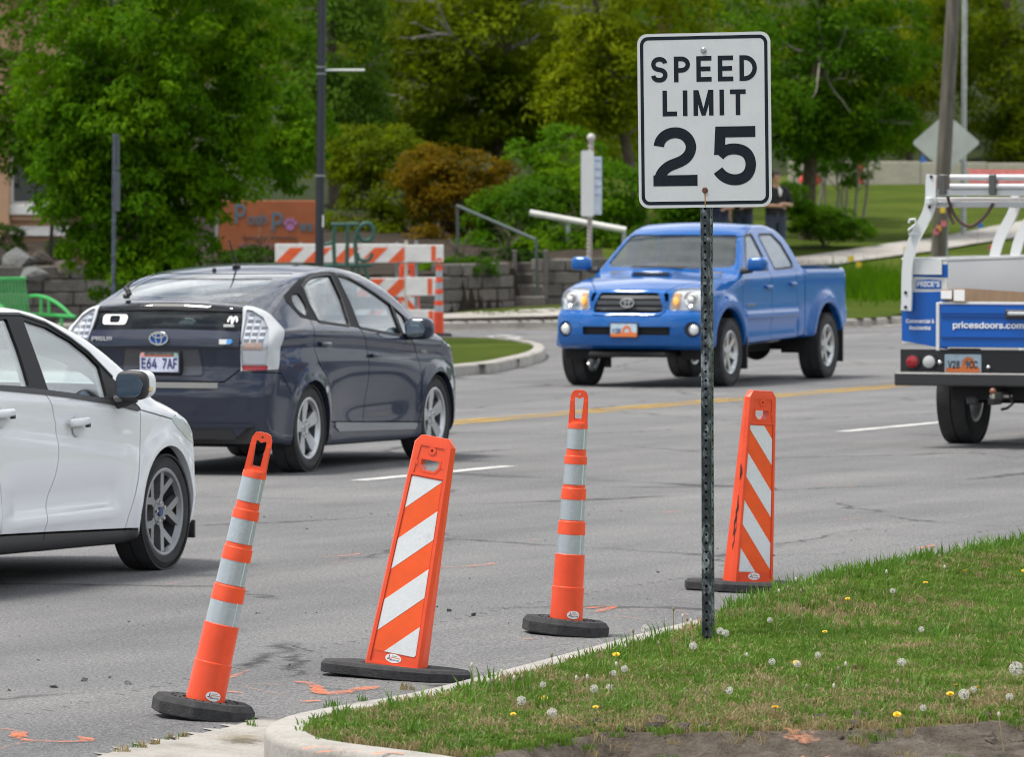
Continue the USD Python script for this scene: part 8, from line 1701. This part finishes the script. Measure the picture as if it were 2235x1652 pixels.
    obj('badge_back', onfront(extr(ellipse(0.08, 0.054), 0.008), 0.0, 0.925, 0.80), plain('badge_dark', (0.08, 0.085, 0.09), 0.25, 0.6), bd)
    obj('lower_intake', B.layer(-0.04, -0.055)^fz(lowp.buffer(0.02), 0.5), M_under, car)
    for s_ in (1, -1):
        l1 = lamp1 if s_ > 0 else mir(lamp1)
        lp = part('headlamp', car)
        obj('lens', B.layer(0.003, -0.002)^fz(l1, 0.5), M_lens, lp)
        obj('reflector', B.layer(-0.022, -0.055)^fz(l1.buffer(0.004), 0.42), plain('lamp_shell', (0.60, 0.61, 0.62), 0.35, 0.2), lp)
        cup = T(RY(lathe([(0.0, 0.0), (0.045, 0.012), (0.085, 0.048), (0.078, 0.048), (0.04, 0.018), (0, 0.008)], 28), PI/2), 0.66, s_*0.70, 0.965)
        obj('main_bulb_cup', cup, M_chrome, lp); obj('bulb', T(trimesh.creation.icosphere(2, 0.030), 0.70, s_*0.70, 0.965), plain('bulb_glass', (0.8, 0.8, 0.78), 0.1), lp, smooth=True)
        obj('turn_lamp', B.layer(-0.006, -0.04)^fz(rp([(s_*0.50, 1.03), (s_*0.575, 1.03), (s_*0.565, 0.86), (s_*0.49, 0.86)], 0.01), 0.5), plain('lamp_amber_clear', (0.60, 0.36, 0.16), 0.15), lp)
        obj('lit_turn_bulb', m3.Manifold.sphere(1, 16).scale((0.022, 0.024, 0.042)).translate((0.735, s_*0.535, 0.945)), M_amber, lp)
        fg = part('fog_lamp', car)
        obj('recess', B.layer(-0.03, -0.05)^fz(Point(s_*0.735, 0.635).buffer(0.088), 0.45), M_black, fg)
        obj('lamp_glass', T(RY(lathe([(0, 0.02), (0.03, 0.018), (0.055, 0.0), (0.062, -0.02), (0.0, -0.03)], 24), PI/2), 0.745, s_*0.735, 0.635), plain('fog_glass', (0.60, 0.62, 0.62), 0.12, coat=1), fg)
        m = mirror_body(0.075, 0.115, 0.078, 0); T(m, -0.55, s_*1.035, 1.335)
        mr = part('door_mirror', car); obj('shell', m, M_blue, mr, smooth=True)
        obj('arm', tube([(-0.56, s_*0.84, 1.26), (-0.56, s_*0.95, 1.265), (-0.555, s_*0.99, 1.30)], [0.04, 0.032, 0.035], 10), M_black, mr)
        obj('mirror_glass', flat_mirror([(-0.09, -0.06), (-0.09, 0.06), (0.09, 0.06), (0.09, -0.06)], 0.025, -0.628, s_*1.035, 1.335, s_), M_mirror, mr, smooth=False)
        obj('bed_rail', bx(1.42, 0.075, 0.02, (-3.42, s_*0.82, 1.295), ch=0.006), M_black, car)
        obj('mud_flap', bx(0.02, 0.27, 0.36, (-0.50, s_*0.80, 0.36)), M_black, car)
        obj('mud_flap', bx(0.02, 0.27, 0.40, (-WB-0.50, s_*0.80, 0.38)), M_black, car)
        wp_ = part('wiper', car)
        obj('wiper_blade', tube([(-0.475, s_*0.1+0.28, 1.29), (-0.51, s_*0.1-0.05, 1.315), (-0.50, s_*0.1-0.32, 1.305)], 0.010, 6), M_black, wp_)
    npl = part('number_plate', car, label='orange and blue desert-arch plate')
    xp = 0.905
    obj('plate_frame', onfront(extr(rp([(0, 0), (0.325, 0), (0.325, 0.165), (0, 0.165)], 0.01), 0.012), -0.163, 0.545, xp), M_black, npl)
    obj('plate_sky', onfront(extr(sbox(0.012, 0.012, 0.313, 0.153), 0.014), -0.163, 0.545, xp), plain('plate_sky', (0.40, 0.52, 0.60), 0.4, var=0.15, vscale=20), npl)
    rocks = unary_union([Polygon([(0.012, 0.012), (0.313, 0.012), (0.313, 0.055), (0.25, 0.065), (0.012, 0.045)]), Polygon([(0.13, 0.04), (0.15, 0.11), (0.19, 0.135), (0.235, 0.125), (0.262, 0.05), (0.235, 0.05), (0.215, 0.10), (0.19, 0.105), (0.172, 0.09), (0.165, 0.04)])])
    obj('plate_rocks', onfront(extr(rocks, 0.016), -0.163, 0.545, xp), plain('plate_orange', (0.62, 0.16, 0.04), 0.4), npl)
    obj('plate_number', onfront(T(fitted('V IIK', 0.10, 0.05, 0.018), 0.03, 0.05, 0), -0.163, 0.545, xp), M_navy, npl)
    obj('door_lettering', onleft(fitted('TACOMA', 0.26, 0.032, 0.012, False), -0.63, 0.865, 0.885), M_chrome, car)
    # cabin and chassis
    for y in (-0.38, 0.38):
        a, b, c = seat_mesh(-1.45, y, 0.70, 0.25, 0.55)
        s1 = part('front_seat', car); obj('cushion', a, M_cabinl, s1); obj('seat_back', b, M_cabinl, s1); obj('headrest', c, M_cabinl, s1)
    s1 = part('rear_seat', car); obj('cushion', bx(0.45, 1.3, 0.2, (-2.05, 0, 0.80), ch=0.05), M_cabinl, s1); obj('seat_back', bx(0.14, 1.3, 0.5, (-2.36, 0, 1.08), ch=0.05), M_cabinl, s1)
    obj('dashboard', bx(0.45, 1.45, 0.35, (-0.60, 0, 1.08), ch=0.08), M_cabin, car)
    tor = trimesh.creation.torus(0.19, 0.017, 24, 10); RY(tor, -PI/2+0.5); T(tor, -0.95, 0.38, 1.23); obj('steering_wheel', tor, M_black, car, smooth=True)
    obj('cabin_floor', bx(2.4, 1.6, 0.05, (-1.4, 0, 0.55)), M_under, car)
    ch = part('chassis', car)
    for s_ in (-1, 1):
        obj('frame_rail', bx(4.6, 0.09, 0.13, (-1.75, s_*0.42, 0.47)), M_under, ch)
    for cx in (0, -WB):
        obj('axle', cyl(0.055, (cx, -0.7, 0.38), (cx, 0.7, 0.38), 14), M_under, ch)
    obj('differential', T(trimesh.creation.icosphere(2, 0.17), -WB, 0.05, 0.37), M_under, ch, smooth=True)
    obj('engine_guard', bx(0.75, 0.9, 0.06, (0.45, 0, 0.36), ch=0.02), M_under, ch); obj('engine', bx(0.7, 0.7, 0.5, (0.1, 0, 0.66)), M_under, ch)
    obj('fuel_tank', bx(1.0, 0.4, 0.25, (-2.4, 0.2, 0.45), ch=0.04), M_under, ch)
    rimm = plain('rim_bright', (0.62, 0.63, 0.64), 0.22, 0.9)
    for cx in (0.0, -WB):
        for s_ in (-1, 1):
            wheel(car, (cx, s_*0.80, 0.375), 0.375, 0.25, 0.235, 'bars', rimm, M_rubber, s_)
            wheel_well(car, cx, 0.42, 0.49, s_*0.52, s_*0.84)
    return car
# ---------------------------------------------------------------- service truck
M_tw = paint('truck_white', (0.55, 0.57, 0.58), 0.0, 0.3, 0.8, dirt=0.10)
M_tb = paint('truck_blue', (0.005, 0.085, 0.36), 0.0, 0.3, 0.8, dirt=0.06)
def build_truck():
    t = thing('service_truck', 'white and blue service truck with open bed, ladder rack and lettering on its tailgate', 'truck', TRUCK_O, PI/2-TRUCK_A)
    for s_ in (1, -1):
        obj('tool_locker', bx(3.45, 0.40, 0.70, (0.575, s_*0.69, 1.205), ch=0.012), M_tw, t)
        w = 0.399
        obj('locker_wrap', onrear(extr(Polygon([(0, 0.02), (w, -0.05), (w, 0.43), (0, 0.42)]), 0.003), s_*0.69+0.2, 0.87, -1.150), M_tb, t)
        obj('locker_wrap', onrear(extr(Polygon([(0, 0.555), (w, 0.545), (w, 0.655), (0, 0.635)]), 0.003), s_*0.69+0.2, 0.87, -1.150), M_tb, t)
        obj('locker_lid', bx(3.45, 0.41, 0.025, (0.573, s_*0.69, 1.567), ch=0.006), M_tw, t)
        obj('lid_flange', bx(0.02, 0.26, 0.12, (-1.163, s_*0.69-0.02, 1.50)), M_tw, t)
    sp = part('shop_panel', t, label='small blue lettered panel')
    obj('panel', onrear(extr(rp([(0, 0), (0.215, 0.0), (0.215, 0.068), (0.11, 0.076), (0, 0.068)], 0.004), 0.004), 0.765, 1.322, -1.152), M_tb, sp)
    obj('panel_lettering', onrear(T(fitted("PRICE'S", 0.195, 0.046, 0.007), 0.010, 0.016, 0), 0.765, 1.322, -1.152), M_white, sp)
    obj('locker_lettering', onrear(fitted('Commercial &', 0.245, 0.036, 0.006), 0.852, 1.035, -1.150), M_white, t)
    obj('locker_lettering', onrear(fitted('Residential', 0.185, 0.034, 0.006), 0.822, 0.980, -1.150), M_white, t)
    obj('bed_floor', bx(3.45, 1.0, 0.05, (0.575, 0, 0.875)), M_tw, t)
    obj('bulkhead', bx(0.05, 0.98, 0.66, (2.27, 0, 1.225)), M_tw, t)
    tg = part('tailgate', t)
    obj('gate_panel', bx(0.04, 1.08, 0.36, (-1.20, 0, 1.02), ch=0.006), M_tb, tg)
    obj('gate_rail', bx(0.055, 1.09, 0.022, (-1.20, 0, 1.205), ch=0.004), M_tw, tg)
    obj('gate_ridge', bx(0.014, 1.05, 0.012, (-1.225, 0, 1.105)), M_tb, tg); obj('gate_ridge', bx(0.014, 1.05, 0.012, (-1.225, 0, 0.93)), M_tb, tg)
    obj('gate_step', bx(0.02, 1.05, 0.06, (-1.226, 0, 1.15)), M_tb, tg)
    for s_ in (1, -1): obj('gate_edge', bx(0.05, 0.03, 0.40, (-1.205, s_*0.555, 1.01), ch=0.005), M_tw, tg)
    obj('gate_latch', bx(0.03, 0.28, 0.075, (-1.235, -0.17, 1.115), ch=0.008), M_black, tg); obj('latch_handle', bx(0.03, 0.24, 0.03, (-1.250, -0.17, 1.122), ch=0.008), M_chrome, tg)
    obj('gate_lettering', onrear(fitted('pricesdoors.com', 0.61, 0.066, 0.006), 0.425, 0.985, -1.2205), M_white, tg)
    obj('light_panel', bx(0.05, 1.80, 0.185, (-1.13, 0, 0.725)), plain('tread_black', (0.012, 0.012, 0.013), 0.4, bump=0.002, bscale=60), t)
    obj('bumper', bx(0.16, 1.82, 0.11, (-1.22, 0, 0.575), ch=0.012), plain('bumper_black', (0.02, 0.022, 0.022), 0.35, bump=0.0006, bscale=80), t)
    for s_ in (1, -1):
        for y, m_, nm in ((0.79, M_red, 'tail_lamp'), (0.645, plain('reverse_glass', (0.42, 0.43, 0.43), 0.25), 'reversing_lamp')):
            l = part(nm, t)
            obj('bezel', onrear(extr(Point(0, 0).buffer(0.066), 0.022), s_*y, 0.715, -1.155), M_black, l)
            k = RY(lathe([(0.052, 0), (0.050, 0.012), (0.03, 0.020), (0, 0.022)], 28), -PI/2); T(k, -1.176, s_*y, 0.715); obj('lens', k, m_, l)
    for y, z in ((0.555, 0.71), (0.135, 0.675)): obj('plate_light', T(trimesh.creation.icosphere(2, 0.022), -1.165, y, z), M_chrome, t, smooth=True)
    n = part('number_plate', t, label='orange and blue desert-arch plate')
    obj('plate_sky', onrear(extr(rp([(0, 0), (0.315, 0), (0.315, 0.158), (0, 0.158)], 0.008), 0.006), 0.515, 0.622, -1.156), plain('plate_sky', (0.40, 0.52, 0.60), 0.4), n)
    rocks = unary_union([Polygon([(0.01, 0.01), (0.305, 0.01), (0.305, 0.05), (0.2, 0.06), (0.01, 0.045)]), Polygon([(0.14, 0.04), (0.16, 0.115), (0.20, 0.14), (0.245, 0.125), (0.27, 0.05), (0.235, 0.05), (0.22, 0.10), (0.2, 0.108), (0.185, 0.09), (0.175, 0.04)])])
    obj('plate_rocks', onrear(extr(rocks, 0.008), 0.515, 0.622, -1.156), plain('plate_orange', (0.62, 0.16, 0.04), 0.4), n)
    obj('plate_number', onrear(T(fitted('V28', 0.10, 0.062, 0.011), 0.030, 0.042, 0), 0.515, 0.622, -1.156), M_gloss, n)
    obj('plate_number', onrear(T(fitted('9CC', 0.10, 0.062, 0.011), 0.185, 0.042, 0), 0.515, 0.622, -1.156), M_gloss, n)
    # ladder rack
    path = [(0.835, 1.14), (0.825, 1.48), (0.805, 1.62), (0.745, 1.78), (0.66, 1.93), (0.63, 2.02), (0.622, 2.14), (0.615, 2.27)]
    for s_ in (1, -1):
        for x in (-1.20, 1.28, 1.90):
            pth = path if x < 0 else path[1:]
            p = line_poly(smoothline(pth, 26), 0.088)
            if s_ < 0: p = affinity.scale(p, -1, 1, origin=(0, 0))
            pm = prX(p, x-0.02, x+0.02)
            r_ = obj('rack_post', pm, M_tw, t)
            for q in ((pth[0][0], pth[0][1]+0.05), (pth[0][0]+0.0, pth[0][1]+0.17), pth[-3], pth[-1]) if x < 0 else ():
                obj('bolt', cyl(0.014, (x-0.028, s_*q[0], q[1]-0.02), (x-0.018, s_*q[0], q[1]-0.02), 10), M_black, r_)
        obj('side_rail', bx(4.6, 0.05, 0.06, (1.0, s_*0.62, 2.05), ch=0.008), M_tw, t)
    for x in (-1.16, 1.28, 1.90, 3.2):
        obj('cross_bar', bx(0.06, 1.22, 0.055, (x, 0, 2.12), ch=0.008), M_tw, t)
    obj('cross_bar', bx(0.04, 1.22, 0.05, (-1.10, 0, 2.02), ch=0.008), plain('galvanised', (0.45, 0.46, 0.47), 0.45, 0.5), t)
    for y in (0.52, 0.09, -0.34): obj('roller_bracket', bx(0.09, 0.06, 0.17, (-1.185, y, 2.185), ch=0.008), plain('bracket_grey', (0.06, 0.065, 0.06), 0.5), t)
    for y0, y1 in ((0.12, 0.46), (-0.31, 0.06)):
        for z in (2.245, 2.170): obj('roller', cyl(0.024, (-1.19, y0, z), (-1.19, y1, z), 14), plain('roller_grey', (0.50, 0.51, 0.52), 0.4), t)
    hk = [(-1.21, 0.72, 1.77), (-1.24, 0.80, 1.775), (-1.25, 0.80, 1.81), (-1.25, 0.735, 1.86), (-1.25, 0.745, 1.90), (-1.25, 0.79, 1.895), (-1.25, 0.80, 1.87)]
    obj('hook', tube(hk, 0.011, 8), M_tw, t)
    # cab ahead of the bed
    side = Polygon([(2.38, 0.45), (2.38, 1.35), (2.42, 1.85), (2.55, 1.93), (3.4, 1.95), (3.65, 1.88), (4.15, 1.38), (5.1, 1.25), (5.3, 1.15), (5.36, 0.8), (5.36, 0.5), (5.2, 0.42)])
    D = field2d(side, (2.0, 0.2), (5.8, 2.2))
    def fn(X, Y, Z):
        up = np.maximum(Z-1.25, 0); W = 0.95-0.28*up+0*X
        return round_max(D(X+0.15*(Y/0.95)**2.5*np.clip(X-4.2, 0, 1), Z), Y-W, 0.08)
    B = Body((2.2, -1.1, 0.3), (5.6, 1.1, 2.1), 0.05, fn)
    wd = rp([(2.62, 1.30), (2.60, 1.80), (3.40, 1.82), (3.95, 1.36), (3.9, 1.30)], 0.05); bw = rp([(-0.68, 1.38), (-0.60, 1.84), (0.60, 1.84), (0.68, 1.38)], 0.05)
    ar = Point(4.4, 0.42).buffer(0.46)
    cabm = B.layer(0, -0.06)-prY(wd, -1.2, 1.2)-prX(bw, 2.0, 2.7)-(prY(ar, -1.2, -0.6)+prY(ar, 0.6, 1.2))
    obj('cab', cabm, M_tw, t)
    for y0, y1 in ((-1.2, -0.3), (0.3, 1.2)): obj('side_window', B.layer(-0.006, -0.015)^prY(wd.buffer(0.02), y0, y1), M_glassd, t)
    obj('back_window', B.layer(-0.006, -0.015)^prX(bw.buffer(0.02), 2.0, 2.7), M_glassd, t)
    # wheels, chassis, hitch
    rimm = plain('rim_steel', (0.50, 0.50, 0.50), 0.4, 0.8)
    for cx in (0.0, 4.4):
        for s_ in (1, -1): wheel(t, (cx, s_*0.70, 0.40), 0.40, 0.255, 0.225, 'bars', rimm, M_rubber, s_)
    ch = part('chassis', t)
    for s_ in (1, -1): obj('frame_rail', bx(6.0, 0.09, 0.16, (1.9, s_*0.40, 0.60)), M_under, ch)
    obj('rear_axle', cyl(0.06, (0, -0.6, 0.40), (0, 0.6, 0.40), 14), M_under, ch); obj('differential', T(trimesh.creation.icosphere(2, 0.18), 0, 0, 0.40), M_under, ch, smooth=True)
    obj('cross_beam', bx(0.12, 0.95, 0.12, (-1.02, 0.0, 0.46)), M_under, ch)
    obj('spare_wheel', tyre_mesh(0.36, 0.22, 0.2) if False else T(RX(tyre_mesh(0.36, 0.22, 0.2), PI/2), -0.6, 0, 0.52), M_rubber, ch)
    h = part('tow_hitch', t)
    obj('receiver', bx(0.30, 0.07, 0.07, (-1.16, 0.02, 0.44)), M_black, h); obj('draw_bar', bx(0.22, 0.055, 0.055, (-1.36, 0.02, 0.40), ch=0.006), M_under, h)
    obj('ball_stem', cyl(0.018, (-1.42, 0.02, 0.42), (-1.42, 0.02, 0.47), 12), M_chrome, h); obj('ball', T(trimesh.creation.icosphere(2, 0.028), -1.42, 0.02, 0.485), plain('rusty_ball', (0.22, 0.10, 0.06), 0.5, 0.5), h, smooth=True)
    obj('pin', cyl(0.014, (-1.24, 0.10, 0.44), (-1.24, -0.09, 0.44), 10), plain('zinc', (0.5, 0.48, 0.42), 0.35, 0.8), h); obj('clip', tube([(-1.25, -0.07, 0.45), (-1.25, -0.10, 0.38), (-1.25, -0.05, 0.34), (-1.25, 0.0, 0.33)], 0.012, 6), M_under, h)
    obj('trailer_socket', bx(0.09, 0.09, 0.07, (-1.20, 0.26, 0.40), ch=0.015), M_black, h)
    # load
    W_ = lambda x, y, z: np.array(TRUCK_O)+np.array([math.sin(TRUCK_A)*x-math.cos(TRUCK_A)*y, math.cos(TRUCK_A)*x+math.sin(TRUCK_A)*y, z])
    lad = thing('ladder', 'red fibreglass ladder lying on the service truck rack', 'ladder', W_(0, 0, 0), PI/2-TRUCK_A)
    M_lad = plain('ladder_red', (0.55, 0.14, 0.115), 0.45, var=0.15)
    for y in (0.36, -0.12):
        obj('rail', cat(bx(4.7, 0.008, 0.15, (1.32, y-0.02, 2.235)), bx(4.7, 0.03, 0.008, (1.32, y, 2.31)), bx(4.7, 0.03, 0.008, (1.32, y, 2.16))), M_lad, lad)
    for k in range(15): obj('rung', cyl(0.016, (-0.85+k*0.305, 0.36, 2.235), (-0.85+k*0.305, -0.175, 2.235), 10), plain('rung_alloy', (0.55, 0.56, 0.57), 0.35, 0.8), lad)
    M_card = plain('cardboard', (0.33, 0.21, 0.12), 0.85, var=0.12)
    for k, (y, z, x1, hh) in enumerate(((0.505, 1.275, 2.0, 0.085), (0.395, 1.270, 2.1, 0.115))):
        b = bx(3.2, 0.095, hh, (1.6, 0, 0)); RY(b, 0.035); RZ(b, -0.06)
        o = thing('long_carton', ['thin long brown carton next to the locker, resting on the truck tailgate', 'thicker long brown carton, right of the thin one on the truck tailgate'][k], 'carton', W_(-1.24, y-0.03, z), PI/2-TRUCK_A)
        obj('carton', b, M_card, o); e = bx(0.008, 0.093, hh*0.8, (-0.003, 0, 0)); obj('end_label', e, M_white, o)
    st = [(-1.13, 0.50, 2.08), (-1.15, 0.46, 1.98), (-1.15, 0.38, 1.87), (-1.15, 0.30, 1.84), (-1.15, 0.22, 1.88), (-1.14, 0.14, 1.97), (-1.13, 0.11, 2.03)]
    stp = thing('ratchet_strap', 'dark brown strap hanging in a loop under the truck ladder rack', 'strap', W_(0, 0, 0), PI/2-TRUCK_A)
    obj('loop', tube(smoothline(st, 26), 0.014, 6), plain('strap_brown', (0.07, 0.04, 0.035), 0.8), stp)
    obj('loose_end', tube([(-1.15, 0.49, 2.0), (-1.15, 0.475, 1.92), (-1.16, 0.44, 1.86)], 0.015, 6), plain('strap_brown', (0.07, 0.04, 0.035), 0.8), stp)
    return t
# ---------------------------------------------------------------- the scene
build_walls(); build_house(); build_boulders()
build_far_things()
build_trees()
build_poles(); build_rails(); build_shop_sign(); build_sculpture(); build_bench(); build_roadworks_far()
build_people()
PRIUS_O = (-2.335, 48.81, 0); PRIUS_A = math.radians(20)
FOCUS_O = (-2.772, 36.176, 0); FOCUS_A = math.radians(20.5)
TACOMA_O = (1.544, 70.579, 0); TACOMA_A = math.radians(201)
TRUCK_O = (4.48, 54.005, 0); TRUCK_A = math.radians(21)
build_prius(); build_focus(); build_tacoma(); build_truck()
build_sign()
def on_road(px, py): p = GR(px, py); return (p[0], p[1], p[2])
build_tube(on_road(441, 1566), (0, math.radians(3.6), 0), math.radians(8.8), 'leaning orange tube delineator nearest the camera, at the kerb nose', base_yaw=0.25)
build_tube(on_road(1233, 1384), (0, math.radians(-2.6), 0), math.radians(6.0), 'upright orange tube delineator between the two striped panels', base_yaw=0.2)
build_panel(on_road(862, 1478), math.radians(-19), math.radians(5.0), 'leaning striped panel delineator whose stripes rise to the right', tilt=math.radians(5.0), base_yaw=0.05)
build_panel(on_road(1631, 1290), math.radians(32), math.radians(1.3), 'upright striped panel delineator whose stripes fall to the right, right of the sign post', flip=True, scuffs=True, tilt=math.radians(2.5))
build_grass(); build_dandelions(); build_litter()
